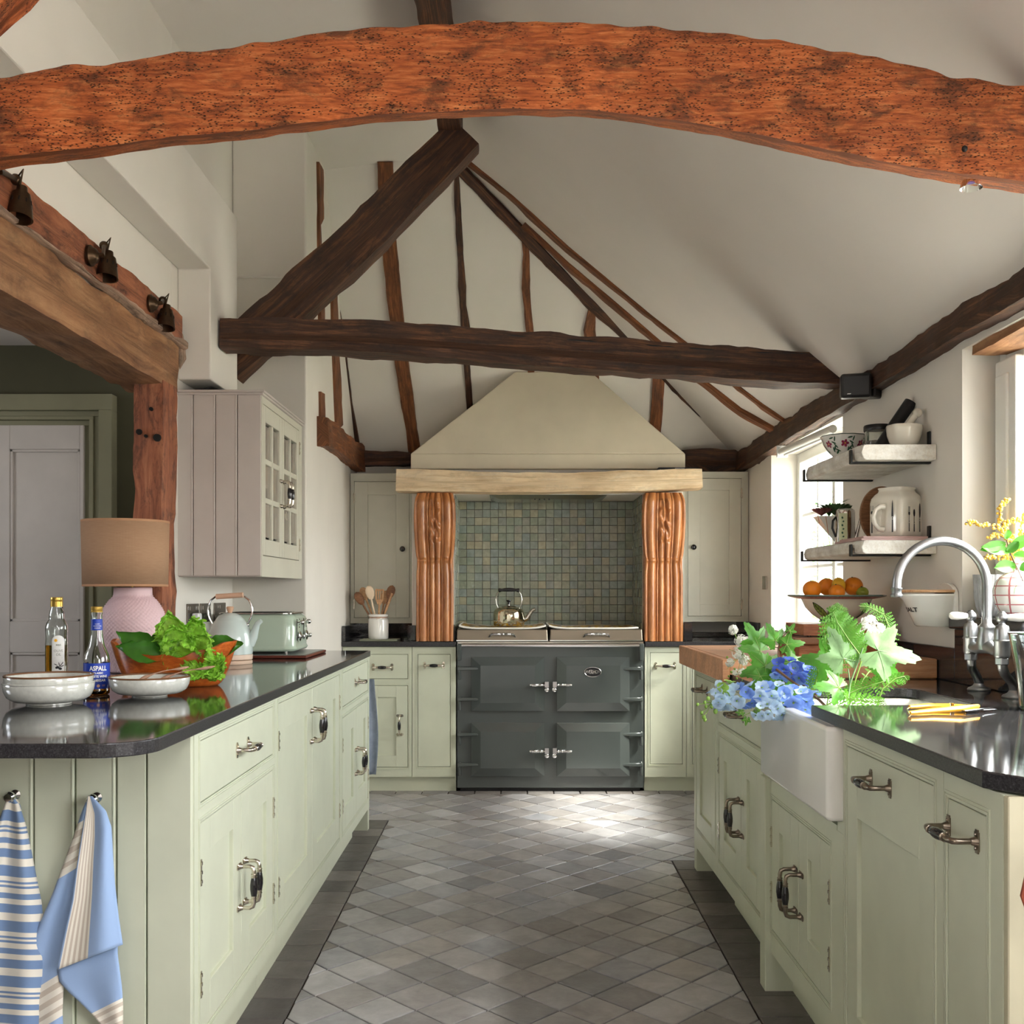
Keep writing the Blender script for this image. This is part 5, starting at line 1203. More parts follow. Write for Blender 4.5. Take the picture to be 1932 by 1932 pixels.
# ---------------------------------------------------------------- hooks and towels on the end panel
def clothm(name, base, stripe, prog):
    # prog: list of (position, colour) constant ramp over the U coordinate
    m, nt, b = newmat(name); tc = nt.nodes.new('ShaderNodeTexCoord'); sp2 = nt.nodes.new('ShaderNodeSeparateXYZ'); nt.links.new(tc.outputs['UV'], sp2.inputs[0])
    fr_ = mathn(nt, 'FRACT', sp2.outputs[0]); r = nt.nodes.new('ShaderNodeValToRGB'); r.color_ramp.interpolation = 'CONSTANT'; e = r.color_ramp.elements
    while len(e) < len(prog): e.new(.5)
    for i, (p, c) in enumerate(prog): e[i].position = p; e[i].color = lin(c)
    nt.links.new(fr_, r.inputs[0]); nt.links.new(r.outputs[0], b.inputs['Base Color']); b.inputs['Roughness'].default_value = .9
    b.inputs['Sheen Weight'].default_value = .2; v = coords(nt, 'Object'); bumpn(nt, b, noise_n(nt, v, 900, 2), .25, .0006); return m
BL_, CR_, TA_ = (150,176,214), (232,226,212), (200,188,172); B2 = (116,142,180)
cloth_stripe = clothm('blue_cream_stripe_cloth', BL_, CR_, [(0,B2),(.16,CR_),(.30,B2),(.50,CR_),(.58,B2),(.62,CR_),(.66,B2),(.70,CR_),(.80,B2),(.90,CR_)])
cloth_blue = clothm('blue_cloth_with_banded_edge', BL_, CR_, [(0,BL_),(.02,CR_),(.035,TA_),(.055,CR_),(.085,TA_),(.11,CR_),(.14,TA_),(.165,CR_),(.195,TA_),(.22,CR_),(.25,TA_),(.27,CR_),(.29,BL_)])
def pl_interp(P, t):
    s_ = t*(len(P)-1); i = min(int(s_), len(P)-2); u = s_-i; return Vector(P[i])*(1-u)+Vector(P[i+1])*u
def sheet(b, Lp, Rp, uvf, n=40, m=14, fold=.010, nf=2.5, ph=0, back=0):
    vs = []; uv = []
    for i in range(n+1):
        t = i/n; l = pl_interp(Lp, t); r = pl_interp(Rp, t)
        for j in range(m+1):
            s_ = j/m; p = l*(1-s_)+r*s_; Y = Yp-.030-back-(.012+fold*min(1,t*2.5)*(sin(s_*nf*2*pi+ph+t*1.2)+.5))-.012*sin(pi*s_)*t
            vs.append(gp(p.x, p.y, Y)); uv.append(uvf(t, s_, p))
    fs = [(i*(m+1)+j,(i+1)*(m+1)+j,(i+1)*(m+1)+j+1,i*(m+1)+j+1) for i in range(n) for j in range(m)]
    b.add(vs, fs, uv)
def hook(x, y, label):
    c = gp(x, y, Yp-.018); t = thing('towel_hook', label, 'hook', c); MY = Matrix.Rotation(pi/2,3,'X'); b = MB(); b.lathe([(0,0),(.012,0),(.012,.003),(.005,.006),(.0045,.022),(.012,.026),(.013,.034),(.009,.040),(0,.041)], c, 16, MY); b.build('knob', M['chrome'], t, smooth=True); return t
hook(30, 1499, 'chrome knob hook holding the striped towel'); hook(184, 1504, 'chrome knob hook holding the plain blue towel')
t1 = thing('striped_tea_towel', 'blue and cream striped tea towel hanging on the boarded end', 'tea towel', gp(20, 1510, Yp-.04))
b = MB(); sheet(b, [(17,1498),(8,1520),(-6,1560),(-20,1640),(-35,1750),(-50,1860),(-60,1990)], [(20,1498),(36,1518),(50,1560),(62,1620),(78,1700),(90,1800),(84,1990)], lambda t, s_, p: ((p.y-1498)/104+.02*sin(s_*6), s_), 60, 18, .012, 1.4, .5, 0)
b.build('cloth', cloth_stripe, t1, smooth=True, ang=180, solid=.0015)
b = MB(); sheet(b, [(20,1500),(30,1512),(36,1530),(40,1560)], [(26,1503),(34,1510),(40,1525),(44,1558)], lambda t, s_, p: ((p.y-1498)/60, s_), 10, 6, .004, 1, 0, -.012); b.build('cloth_fold', cloth_stripe, t1, smooth=True, ang=180, solid=.0015)
t2 = thing('blue_tea_towel', 'pale blue tea towel with taupe banded edge hanging in folds', 'tea towel', gp(170, 1510, Yp-.05))
b = MB(); sheet(b, [(166,1504),(155,1530),(142,1570),(122,1625),(98,1690),(72,1750),(40,1820),(16,1862),(38,1932),(60,1990)], [(170,1504),(165,1560),(158,1620),(150,1690),(140,1740),(128,1800),(120,1860),(118,1910),(120,1950),(126,1990)],
      lambda t, s_, p: (((p.x*.62+p.y)-1645)/262, s_), 60, 14, .008, 1.2, .3, 0)
b.build('cloth', clothm('blue_cloth_diagonal_bands', BL_, CR_, [(0,CR_),(.05,TA_),(.09,CR_),(.14,TA_),(.18,CR_),(.23,TA_),(.26,CR_),(.31,BL_)]), t2, smooth=True, ang=180, solid=.0015)
b = MB(); sheet(b, [(166,1502),(160,1540),(152,1590),(144,1640),(136,1700),(122,1760),(107,1830)], [(174,1502),(200,1530),(210,1560),(213,1610),(217,1670),(224,1730),(232,1782)],
      lambda t, s_, p: (min(.98, s_*.62+.0), t), 50, 24, .009, 1.3, 1.2, .030)
b.build('front_fold', cloth_blue, t2, smooth=True, ang=180, solid=.0015)
b = MB(); sheet(b, [(108,1830),(112,1852),(130,1872),(150,1890),(175,1915),(200,1945),(215,1990)], [(222,1786),(222,1800),(226,1830),(230,1860),(232,1895),(232,1930),(232,1990)],
      lambda t, s_, p: (.985-((p.x*.9+p.y)-1950)/330 if False else ((2095-(p.x*.5+p.y))/330 if (p.x*.5+p.y) > 1925 else .7), s_), 30, 14, .006, 1, 2, .016)
b.build('lower_fold', cloth_blue, t2, smooth=True, ang=180, solid=.0015)
# towel at the far end of the left row
t3 = thing('grey_blue_towel', 'grey blue towel hanging on the far end of the left row', 'tea towel', (-.76, 5.42, .7)); b = MB()
b.grid(lambda u, v: (-.85+.125*u+.012*sin(v*4), 5.405+.012*sin(u*9)+.01, .26+.50*v), 12, 12); b.build('cloth', plain('grey_blue_cloth', (140,150,166), .9, var=.08, vs=30), t3, smooth=True, solid=.002, ang=180)
# ---------------------------------------------------------------- things by the cooker
kc = Vector((gx(960,6.5), 6.5, 1.0065)); kk = thing('steel_kettle', 'polished steel kettle with black handle standing on the hob pad', 'kettle', kc)
b = MB(); b.lathe([(0,0),(.092,0),(.096,.004),(.098,.02),(.099,.06),(.097,.085),(.088,.102),(.070,.112),(.045,.116),(0,.117)], kc, 56); b.build('body', M['brassy'] if 'brassy' in M else plain('warm_polished_steel', (206,198,176), .09, 1, var=0), kk, smooth=True, ang=50)
b = MB(); b.lathe([(.045,.116),(.047,.119),(.03,.124),(.008,.127),(.008,.132),(0,.132)], kc, 30); b.build('lid', M['steel'], kk, smooth=True)
b = MB(); b.lathe([(.007,.130),(.010,.134),(.008,.145),(.016,.155),(.015,.160),(0,.161)], kc, 20); b.build('lid_knob', M['ebony'], kk, smooth=True)
b = MB(); b.tube([kc+Vector((.085,0,.035)), kc+Vector((.115,0,.045)), kc+Vector((.132,0,.075)), kc+Vector((.150,0,.098)), kc+Vector((.166,0,.103))], [.020,.016,.013,.011,.0095], 14); b.build('spout', M['steel'], kk, smooth=True)
b = MB(); hw = [kc+Vector((-.068,0,.112)), kc+Vector((-.078,0,.135)), kc+Vector((-.082,0,.165)), kc+Vector((-.076,0,.195)), kc+Vector((-.062,0,.215))]
b.tube(hw, .0045, 8); b.tube([Vector((2*kc.x-p.x, p.y, p.z)) for p in hw], .0045, 8); b.build('handle_bow', M['steel'], kk, smooth=True)
b = MB(); b.tube([kc+Vector((x,0,.221+.004*cos(x*25))) for x in (-.066,-.058,-.045,-.02,0,.02,.045,.058,.066)], [.012,.013,.009,.012,.0125,.012,.009,.013,.012], 14); b.build('handle_grip', M['ebony'], kk, smooth=True)
def padmat():
    m, nt, b = newmat('yellow_patterned_cloth'); v = coords(nt, 'UV', (7,4,1)); w_ = nt.nodes.new('ShaderNodeTexVoronoi'); w_.inputs['Scale'].default_value = 1.6; nt.links.new(v, w_.inputs['Vector'])
    c = ramp(nt, w_.outputs['Distance'], [(.15, lin((240,236,220))), (.3, lin((222,176,50))), (.5, lin((206,160,40))), (.62, lin((110,110,140))), (.8, lin((236,226,190)))]); nt.links.new(c, b.inputs['Base Color']); b.inputs['Roughness'].default_value = .9; return m
M['padcloth'] = padmat(); M['piping'] = plain('white_cloth_binding', (242,238,228), .85)
for (x0, x1, lb, sd) in ((864,1031,'yellow patterned hob pad under the kettle',1),(1034,1206,'yellow patterned hob pad on the empty cooker lid',2)):
    xa, xb = gx(x0,6.3)+.006, gx(x1,6.3)-.006; t = thing('hob_pad', lb, 'hob pad', ((xa+xb)/2, 6.55, .992)); 
    def pz(u, v, sd=sd): return .9945+.0105*0+ .016*(abs(u-.5)*2)**6*(1 if (sd==1 or u<.5) else .3)+ .002*sin(u*9+sd)*v
    fn = lambda u, v: (xa+(xb-xa)*u, 6.315+.50*v, pz(u, v)); b = MB(); b.grid(fn, 24, 16); b.build('quilted_cloth', M['padcloth'], t, smooth=True, solid=.007, ang=180)
    e = [fn(i/20,0) for i in range(21)]+[fn(1,i/10) for i in range(1,11)]+[fn(1-i/20,1) for i in range(1,21)]+[fn(0,1-i/10) for i in range(1,11)]; b = MB(); b.tube(e, .0058, 8, False); b.build('piping', M['piping'], t, smooth=True)
# utensil jar
uc = Vector((gx(714,6.42), 6.42, .9155)); bd_ = MB(); bd_.box(gx(682,6.42), gx(752,6.42), 6.32, 6.52, .916, .926); bd_.build('slate_trivet', plain('green_slate', (128,130,110), .6, var=.1), bev=.002, label='flat green stone trivet under the utensil jar', cat='trivet')
uc.z = .9262; uj = thing('utensil_jar', 'white stoneware jar tied with twine beside the left bracket', 'jar', uc)
b = MB(); b.lathe([(0,0),(.058,0),(.062,.004),(.063,.02),(.063,.118),(.060,.126),(.054,.130),(.054,.136),(.061,.140),(.061,.152),(.056,.154),(.052,.150),(.052,.02),(0,.015)], uc, 48); b.build('body', M['ceramic'], uj, smooth=True, ang=45)
b = MB(); b.lathe([(.0545,.130),(.0565,.132),(.0565,.134),(.0545,.136)], uc, 40); b.tube([uc+Vector((.004,-.056,.133)), uc+Vector((-.004,-.064,.122)), uc+Vector((.004,-.060,.126)), uc+Vector((.018,-.058,.128))], .001, 5); b.build('twine', M['pinkwood'], uj)
def utensil(name, label, a, tilt, lean, L, kind, m, z0=.03, spin=0):
    p0 = uc+Vector((-sin(a)*.02, -.008+tilt*.02, z0)); d = Vector((sin(a), tilt, cos(a))).normalized(); p1 = p0+d*L; t = thing(name, label, 'spoon', p0)
    b = MB(); 
    if kind == 'stick': b.tube([p0, p0+d*L*.5, p1], [.006,.007,.008], 8)
    else:
        b.tube([p0, p0+d*(L*.74)], [.0055,.006], 8)
        s_ = Vector((d.z, 0, -d.x)).normalized(); nrm = d.cross(s_)
        if kind == 'spoon':
            c = p0+d*(L*.86); Mx_ = Matrix((s_, nrm, d)).transposed()
            b.lathe([(0,-.048),(.012,-.044),(.022,-.026),(.027,-.002),(.025,.018),(.016,.034),(0,.042)], c, 18, Mx_ @ Matrix.Diagonal((1,.35,1)))
        else:
            o = p0+d*(L*.70); w0, w1 = .010, .028
            for (f0, f1) in ((-1,-.62),(-.38,-.12),(.12,.38),(.62,1)):
                vs = []
                for (tt, ww) in ((.035,w1*.9),(.088,w1)):
                    for f_ in (f0, f1): vs += [o+d*tt+s_*ww*f_+nrm*.003, o+d*tt+s_*ww*f_-nrm*.003]
                b.add(vs, [(0,1,3,2),(4,6,7,5),(0,4,5,1),(2,3,7,6),(0,2,6,4),(1,5,7,3)])
            for (ta, wa, tb_, wb_) in ((.0,w0,.036,w1*.9),(.087,w1,.098,w1*.9)):
                vs = [o+d*t_+s_*w_*sx+nrm*sy*.003 for (t_, w_) in ((ta,wa),(tb_,wb_)) for sx in (-1,1) for sy in (1,-1)]; b.add(vs, [(0,1,3,2),(4,6,7,5),(0,4,5,1),(2,3,7,6),(0,2,6,4),(1,5,7,3)])
    b.build('wood', m, t, smooth=True, ang=50); return t
utensil('wooden_spoon', 'dark old wooden spoon leaning furthest out of the jar', -.52, .0, 0, .30, 'spoon', M['darkspoon'])
utensil('wooden_spoon', 'brown wooden spoon with its round bowl behind the pale one', -.40, .25, 0, .33, 'spoon', M['spoonwood'])
utensil('wooden_spoon', 'pale wooden spoon standing at the front of the jar', -.20, -.1, 0, .31, 'spoon', plain('pale_maple', (236,212,182), .5))
utensil('wooden_spatula', 'slotted orange-brown wooden spatula in the middle of the jar', .05, -.08, 0, .26, 'slot', M['spoonwood'])
utensil('wooden_stick', 'dark wooden stick leaning towards the bracket', .30, .05, 0, .32, 'spoon', M['darkspoon'])
utensil('wooden_stick', 'pale narrow wooden stirrer leaning towards the bracket', .36, -.05, 0, .27, 'stick', M['spoonwood'])
utensil('wooden_spoon', 'orange wooden spoon half hidden behind the spatula', .16, .25, 0, .28, 'spoon', M['spoonwood'])
# ring bound book on the mantel
bp = thing('ring_bound_book', 'black ring bound book lying on the end of the mantel', 'book', (gx(1281,6.3), 6.32, gz(885,6.3)))
b = MB(); b.box(gx(1243,6.25), gx(1318,6.25), 6.262, 6.355, 1.955, 1.972); b.build('cover', M['black'], bp, bev=.001)
b = MB()
for i in range(24): x_ = gx(1246,6.25)+i*.0098; b.box(x_, x_+.004, 6.259, 6.264, 1.951, 1.958)
b.build('rings', M['white'], bp, kind='stuff')
b = MB(); [b.box(gx(1283,6.25)-.028+.0058*k, gx(1283,6.25)-.028+.0058*k+.0046, 6.2606, 6.2612, 1.9645, 1.9672) for k in range(10)]; b.build('spine_print', M['letterwhite'], bp)
# white light switch by the window
b = MB(TR); 
sw = thing('light_switch', 'small steel switch plate on the wall before the far window', 'switch', (1.498, 6.17, 1.25)); b = MB(); b.box(1.4905, 1.4985, 6.12, 6.21, gz(1112,6.17), gz(1087,6.17)); b.build('plate', M['steel'], sw, bev=.001)
# loudspeaker
spk = thing('loudspeaker', 'black two-part loudspeaker fixed where tie beam meets the window wall', 'loudspeaker', (1.42, 4.25, 2.06))
def cube(c, sx, sy, sz, rz, nm):
    Mr = Matrix.Rotation(rz,3,'Z') @ Matrix.Rotation(RD(6),3,'X'); b = MB(lambda x, y, z: Vector(c)+Mr @ Vector((x, y, z))); b.box(-sx,sx,-sy,sy,-sz,sz); o = b.build(nm, M['black'], spk, bev=.012, seg=3); return o, Mr
o1_, Mr = cube((gx(1617,4.2), 4.22, gz(727,4.2)), .060, .045, .049, RD(-14), 'cabinet'); cube((gx(1650,4.2)+.0, 4.25, gz(726,4.2)), .040, .05, .046, RD(38), 'cabinet')
c_ = Vector((gx(1617,4.2), 4.22, gz(727,4.2))); b = MB(lambda x, y, z: c_+Mr @ Vector((x, y, z))); b.hexa([(-.036,-.0462,-.034),(-.022,-.0462,-.034),(-.022,-.0455,-.034),(-.036,-.0455,-.034),(-.033,-.0462,-.031),(-.019,-.0462,-.031),(-.019,-.0455,-.031),(-.033,-.0455,-.031)]); b.build('maker_mark', M['letterwhite'], spk)
b = MB(); b.tube([gp(1655,722,4.2), gp(1675,712,4.12), gp(1703,690,3.98)], [.022,.02,.014], 10, flat=.8); b.build('mounting_arm', M['black'], spk, smooth=True)
b = MB(); b.tube([(1.44,4.30,2.07),(1.475,4.36,2.10)], .012, 8); b.build('bracket', M['black'], spk)
# blind tube over the far window
bt = thing('roller_blind', 'white roller blind tube above the far window', 'blind', (1.46, 5.1, 1.97)); b = MB(); b.tube([(1.462,4.74,1.966),(1.462,5.66,1.985)], .019, 16); b.build('tube', M['white_wood'], bt, smooth=True)
b = MB(); b.box(1.44,1.499,5.66,5.675,1.955,2.02); b.build('bracket', M['white'], bt, bev=.002)
b = MB(); b.tube([(1.47,4.76,1.945),(1.47,5.62,1.962)], .006, 6); b.build('bottom_bar', M['white'], bt)

# ---------------------------------------------------------------- shelves and what stands on them
def shelf(z0, z1, y0, y1, label, sd):
    t = thing('wall_shelf', label, 'shelf', (1.36, (y0+y1)/2, z0)); b = MB(); N = 14; vs = []; fs = []
    for i in range(N+1):
        y_ = y0+(y1-y0)*i/N; e = .012 if i in (0, N) else 0
        for (x_, z_) in ((1.226+e,z0+.006),(1.222+e,(z0+z1)/2),(1.228+e,z1-.004),(1.236+e,z1),(1.498,z1),(1.498,z0),(1.236+e,z0)):
            d = noise.noise(Vector((x_*20+sd, y_*16, z_*30)))*.003 if x_ < 1.4 else 0; vs.append((x_+d, y_, z_+d*.5))
    k = 7; fs = [(i*k+j,(i+1)*k+j,(i+1)*k+(j+1)%k,i*k+(j+1)%k) for i in range(N) for j in range(k)]+[tuple(range(k)), tuple(N*k+j for j in range(k))[::-1]]
    b.add(vs, fs); b.build('plank', M['shelfwood'], t, bev=.002)
    for yb in (y0+.055, y1-.05):
        b = MB(); b.box(1.214, 1.499, yb-.006, yb+.018, z0-.0075, z0-.001); b.box(1.210, 1.217, yb-.006, yb+.018, z0-.0075, z1-.012); b.box(1.492, 1.4985, yb-.006, yb+.018, z1+.001, z1+.055); b.build('bracket', M['blackmetal'], t, bev=.002)
    return t
ZS1, ZS2 = 1.742, 1.402
shelf(ZS1-.055, ZS1, 3.665, 4.37, 'upper whitewashed wooden shelf holding the mortar', 1)
shelf(ZS2-.048, ZS2, 3.665, 4.40, 'lower whitewashed wooden shelf holding the cutlery jar', 2)
mc = Vector((gx(1706,3.77), 3.77, ZS1+.001)); mt_ = thing('mortar', 'white mortar bowl with pouring lip on the upper shelf', 'mortar', mc)
def lipf(a, z): return 1+.14*max(0, 1-abs((a-3.9))/.35)*max(0, (z-.05)/.03)
b = MB(); b.lathe([(0,0),(.036,0),(.040,.004),(.052,.022),(.060,.045),(.0625,.066),(.0635,.080),(.061,.082),(.058,.079),(.056,.05),(.040,.022),(0,.014)], mc, 56, fr=lipf); b.build('bowl', M['cream'], mt_, smooth=True, ang=60)
ps = thing('pestle', 'white ceramic pestle leaning in the mortar', 'pestle', mc+Vector((0,0,.03))); b = MB(); p0 = mc+Vector((-.012,0,.05)); p1 = gp(1731,779,3.77); b.tube([p0, p0.lerp(p1,.5), p0.lerp(p1,.8), p1], [.013,.0115,.012,.010], 16); b.ball(p1, .0175, 16, 10); b.build('rod', M['cream'], ps, smooth=True)
pm = thing('pepper_mill', 'matt black cylinder leaning behind the mortar', 'mill', gp(1692,800,3.86)); b = MB(); pa, pb_ = gp(1686,806,3.88), gp(1718,759,3.88); b.tube([pa, pb_], .0235, 24); b.build('cylinder', M['black'], pm, smooth=True, ang=40)
b = MB(); b.tube([pa-(pb_-pa).normalized()*.09, pa], .023, 24); b.build('lower_half', M['black'], pm, smooth=True, ang=40)
jc = Vector((gx(1656,3.98), 3.98, ZS1+.001)); gj = thing('glass_jar', 'clear glass jar with a black lid beside the mortar', 'jar', jc)
b = MB(); b.lathe([(0,0),(.045,0),(.049,.004),(.049,.088),(.046,.094),(.0435,.094),(.0455,.086),(.0455,.008),(0,.006)], jc, 40); b.build('glass_body', M['glass'], gj, smooth=True, ang=50)
b = MB(); b.lathe([(0,.094),(.0515,.094),(.0525,.097),(.0525,.112),(.050,.116),(0,.117)], jc, 40); b.build('lid', M['black'], gj, smooth=True, ang=40)
b = MB(); b.lathe([(0,.008),(.044,.008),(.044,.055),(0,.06)], jc, 30); b.build('contents', plain('mixed_dark_spice', (110,100,92), .7, var=.4, vs=120), gj, smooth=True)
# floral bowl
fc = Vector((gx(1592,4.17), 4.17, ZS1+.001)); fb = thing('floral_bowl', 'white bowl painted with pink flowers at the far end of the upper shelf', 'bowl', fc)
fpr = [(0,0),(.040,0),(.042,.010),(.038,.016),(.060,.040),(.076,.066),(.086,.092),(.090,.100)]
def wav(a, z): return 1+.02*sin(a*12)*max(0, (z-.07)/.03)
b = MB(); b.lathe(fpr+[(.088,.102),(.083,.094),(.072,.066),(.056,.042),(.02,.024),(0,.022)], fc, 72, fr=wav); b.build('body', M['ceramic'], fb, smooth=True, ang=60)
b = MB(); b.tube([fc+Vector((.0895*wav(2*pi*i/72,.1)*cos(2*pi*i/72), .0895*wav(2*pi*i/72,.1)*sin(2*pi*i/72), .1015)) for i in range(73)], .0018, 6, False); b.build('rim_line', plain('dark_green_glaze', (30,60,48), .3), fb, smooth=True)
M['pinkglaze'] = plain('magenta_paint', (158,50,86), .3, var=.1); M['greenglaze'] = plain('leaf_green_paint', (48,92,66), .3, var=.1); M['limeglaze'] = plain('lime_leaf_paint', (150,170,80), .3, var=.25, vs=40)
def rl(P): return lambda z: interp_r(P[1:], max(.0, z))
rfb = rl(fpr); bl1, bl2, bl3 = MB(), MB(), MB()
for k in range(7):
    s0 = -pi/2+k*2*pi/7-.25
    for j in range(5): a = 2*pi*j/5; pts = ell(.0095*cos(a), .066+.0085*sin(a), .0065, .005, a, 10); bl1.add(wrap_pts(fc, pts, rfb, s0, .0012), [tuple(range(10))])
    bl3.add(wrap_pts(fc, ell(0,.066,.003,.003,0,8), rfb, s0, .0018), [tuple(range(8))])
    for (dx, dz, an) in ((.022,.05,.9),(.026,.07,-.5),(.020,.088,.2),(.030,.058,2.0),(.034,.084,1.2),(.024,.034,.6),(.030,.042,-.6),(.014,.044,1.4)): bl2.add(wrap_pts(fc, ell(dx,dz,.0105,.0030,an,10), rfb, s0, .0012), [tuple(range(10))])
bl1.build('painted_flowers', M['pinkglaze'], fb); bl2.build('painted_leaves', M['greenglaze'], fb); bl3.build('flower_centres', M['sunyellow'], fb)
# cutlery jar
qc = Vector((gx(1692,3.84), 3.84, ZS2+.017)); cj = thing('cutlery_jar', 'large white square jug printed with forks and knives on the lower shelf', 'jug', qc)
RA = RD(55)
def sq(a, z): a2 = a+RA; n_ = 7; return (abs(cos(a2))**n_+abs(sin(a2))**n_)**(-1/n_)
b = MB(); b.lathe([(0,0),(.066,0),(.073,.006),(.0745,.02),(.0745,.128),(.072,.145),(.064,.160),(.056,.168),(.054,.176),(.058,.182),(.057,.185),(.052,.182),(.050,.165),(.066,.14),(.069,.02),(0,.01)], qc, 96, fr=lambda a, z: 1+(sq(a, z)-1)*(1 if z < .14 else max(.55, 1-(z-.14)/.05*.45))); b.build('body', M['cream'], cj, smooth=True, ang=60)
nl = Vector((-sin(RA), -cos(RA), 0)); ul = Vector((cos(RA), -sin(RA), 0)); nr = Vector((cos(RA), -sin(RA), 0)); ur = Vector((sin(RA), cos(RA), 0))
def face(nv, uv_): return lambda u, v, w: qc+nv*(.0752+w)+uv_*u+Vector((0,0,v))
Tl, Tr = face(nl, ul), face(nr, ur)
b = MB(); hp = [Tl(-.004,.030,0), Tl(-.012,.032,.016), Tl(-.020,.050,.030), Tl(-.022,.075,.034), Tl(-.018,.100,.028), Tl(-.008,.112,.014), Tl(0,.112,0)]; b.tube(hp, [.011,.0095,.009,.009,.009,.0095,.011], 14); b.build('handle', M['cream'], cj, smooth=True)
M['cutprint'] = plain('charcoal_print', (44,40,42), .4, .2, var=.3, vs=120)
def cutlery(T, u, kind, h0=.02, h1=.125):
    b = MB(T); w_ = .0006
    def quad(x0, x1, z0, z1, x2=None, x3=None): x2 = x0 if x2 is None else x2; x3 = x1 if x3 is None else x3; b.add([(u+x0,z0,w_),(u+x1,z0,w_),(u+x3,z1,w_),(u+x2,z1,w_)], [(0,1,2,3)])
    zm = h0+(h1-h0)*.48; quad(-.0028,.0028,h0,zm-.010,-.0022,.0022); quad(-.0018,.0018,zm-.008,zm-.002)
    if kind == 'knife': quad(-.004,.004,zm,zm+.008); quad(-.004,.0036,zm+.008,h1-.012,-.002,.0020); quad(-.002,.002,h1-.012,h1,-.0002,.0004)
    elif kind == 'blade': b.add([(u+p[0],p[1],w_) for p in ell(0,(zm+h1)/2,.0048,(h1-zm)/2,0,20)], [tuple(range(20))])
    elif kind == 'spoon': quad(-.001,.001,zm-.002,zm+.018); b.add([(u+p[0],p[1],w_) for p in ell(0,zm+.030,.0055,.014,0,20)], [tuple(range(20))])
    else:
        quad(-.001,.001,zm-.002,zm+.022); n_ = 2 if kind == 'fork2' else 3; b.add([(u+p[0],p[1],w_) for p in ell(0,zm+.024,.0055,.006,0,14)], [tuple(range(14))])
        for k in range(n_): x_ = (k-(n_-1)/2)*(.0085/(n_-1)); quad(x_-.0009,x_+.0009,zm+.022,zm+.050)
    return b.build('printed_'+{'knife':'knife','blade':'knife','spoon':'spoon'}.get(kind,'fork'), M['cutprint'], cj)
cutlery(Tl, -.053, 'fork2', .018, .125); cutlery(Tl, .034, 'knife', .018, .135); cutlery(Tr, -.035, 'fork3', .020, .105); cutlery(Tr, -.004, 'spoon', .020, .10); cutlery(Tr, .030, 'blade', .020, .125)
b = MB(); b.box(1.238, 1.49, 3.685, 3.99, ZS2+.001, ZS2+.008); b.box(1.25, 1.482, 3.70, 3.97, ZS2+.009, ZS2+.016); b.build('thin_boards', plain('pink_stone_board', (196,164,158), .6, var=.12), bev=.001, label='two thin pinkish boards stacked under the cutlery jar', cat='board')
def disc(name, label, c, r, th, m, tilt):
    t = thing(name, label, 'board', c); b = MB(); b.lathe([(0,-th/2),(r*.98,-th/2),(r,-th/3),(r,th/3),(r*.98,th/2),(0,th/2)], c, 48, Matrix.Rotation(pi/2+tilt,3,'X')); b.build('disc', m, t, smooth=True, ang=35); return t
ob_ = thing('oval_board', 'dark oval wooden board standing behind the cutlery jar', 'board', (1.409, 3.965, ZS2+.11)); b = MB(); b.lathe([(0,-.009),(.081,-.009),(.083,-.006),(.083,.006),(.081,.009),(0,.009)], (1.409,3.965,ZS2+.113), 48, Matrix.Diagonal((1,1,1.30)) @ Matrix.Rotation(pi/2,3,'X')); b.build('disc', M['darkspoon'], ob_, smooth=True, ang=35)
disc('oval_paddle', 'pale wooden paddle top peeping over the cutlery jar', Vector((1.425, 3.97, ZS2+.165)), .042, .012, M['spoonwood'], -.1)
# oil can
oc = Vector((gx(1595,4.13), 4.13, ZS2+.001)); oc_ = thing('tin_watering_can', 'small shiny tin can with long spout on the lower shelf', 'can', oc)
b = MB(); b.lathe([(0,0),(.037,0),(.038,.003),(.038,.135),(.036,.142),(.028,.147),(0,.148)], oc, 40); b.build('body', M['chrome'], oc_, smooth=True, ang=30)
b = MB(); b.tube([oc+Vector((.034,-.01,.015)), oc+Vector((.046,-.012,.06)), oc+Vector((.066,-.014,.150))], [.009,.007,.004], 10); b.build('spout', M['chrome'], oc_, smooth=True)
b = MB(); b.tube([oc+Vector((-.036,0,.115)), oc+Vector((-.050,0,.10)), oc+Vector((-.052,0,.07)), oc+Vector((-.038,0,.035))], .0045, 8); b.build('handle', M['black'], oc_, smooth=True)
lb_ = wrap_label(oc_, oc, .006, .128, .034, lambda z: .038, plain('pale_green_label', (214,220,180), .5), a0=-pi/2-.55)
for k in range(7): 
    b = MB(); b.add(wrap_pts(oc, ell((k%2)*.004-.002, .020+.015*k, .004, .005-.0015*(k%2), .4, 6), lambda z: .038, -pi/2-.55, .0014), [tuple(range(6))]); b.build('leaf_print', M['greenglaze'], lb_)
# succulent planter
pc = Vector((gx(1562,4.28), 4.28, ZS2+.001)); pl_ = thing('succulent_planter', 'white triangular pot of succulents in a copper wire stand', 'pot plant', pc)
b = MB(); zt_ = .128
b.add([(pc.x-.050,pc.y-.035,pc.z+zt_),(pc.x+.052,pc.y-.035,pc.z+zt_),(pc.x+.052,pc.y+.045,pc.z+zt_),(pc.x-.050,pc.y+.045,pc.z+zt_),(pc.x+.042,pc.y-.005,pc.z+.006)], [(0,1,4),(1,2,4),(2,3,4),(3,0,4),(0,3,2,1)]); b.build('pot', M['ceramic'], pl_)
b = MB(); M_c = plain('copper_wire', (190,120,80), .3, 1, var=0)
for (x0, x1) in ((-.052,-.026),(-.02,.0),(.052,.05)): b.tube([pc+Vector((x0,-.037,.126)), pc+Vector((x1,-.03,.002))], .0012, 5)
b.build('wire_stand', M_c, pl_)
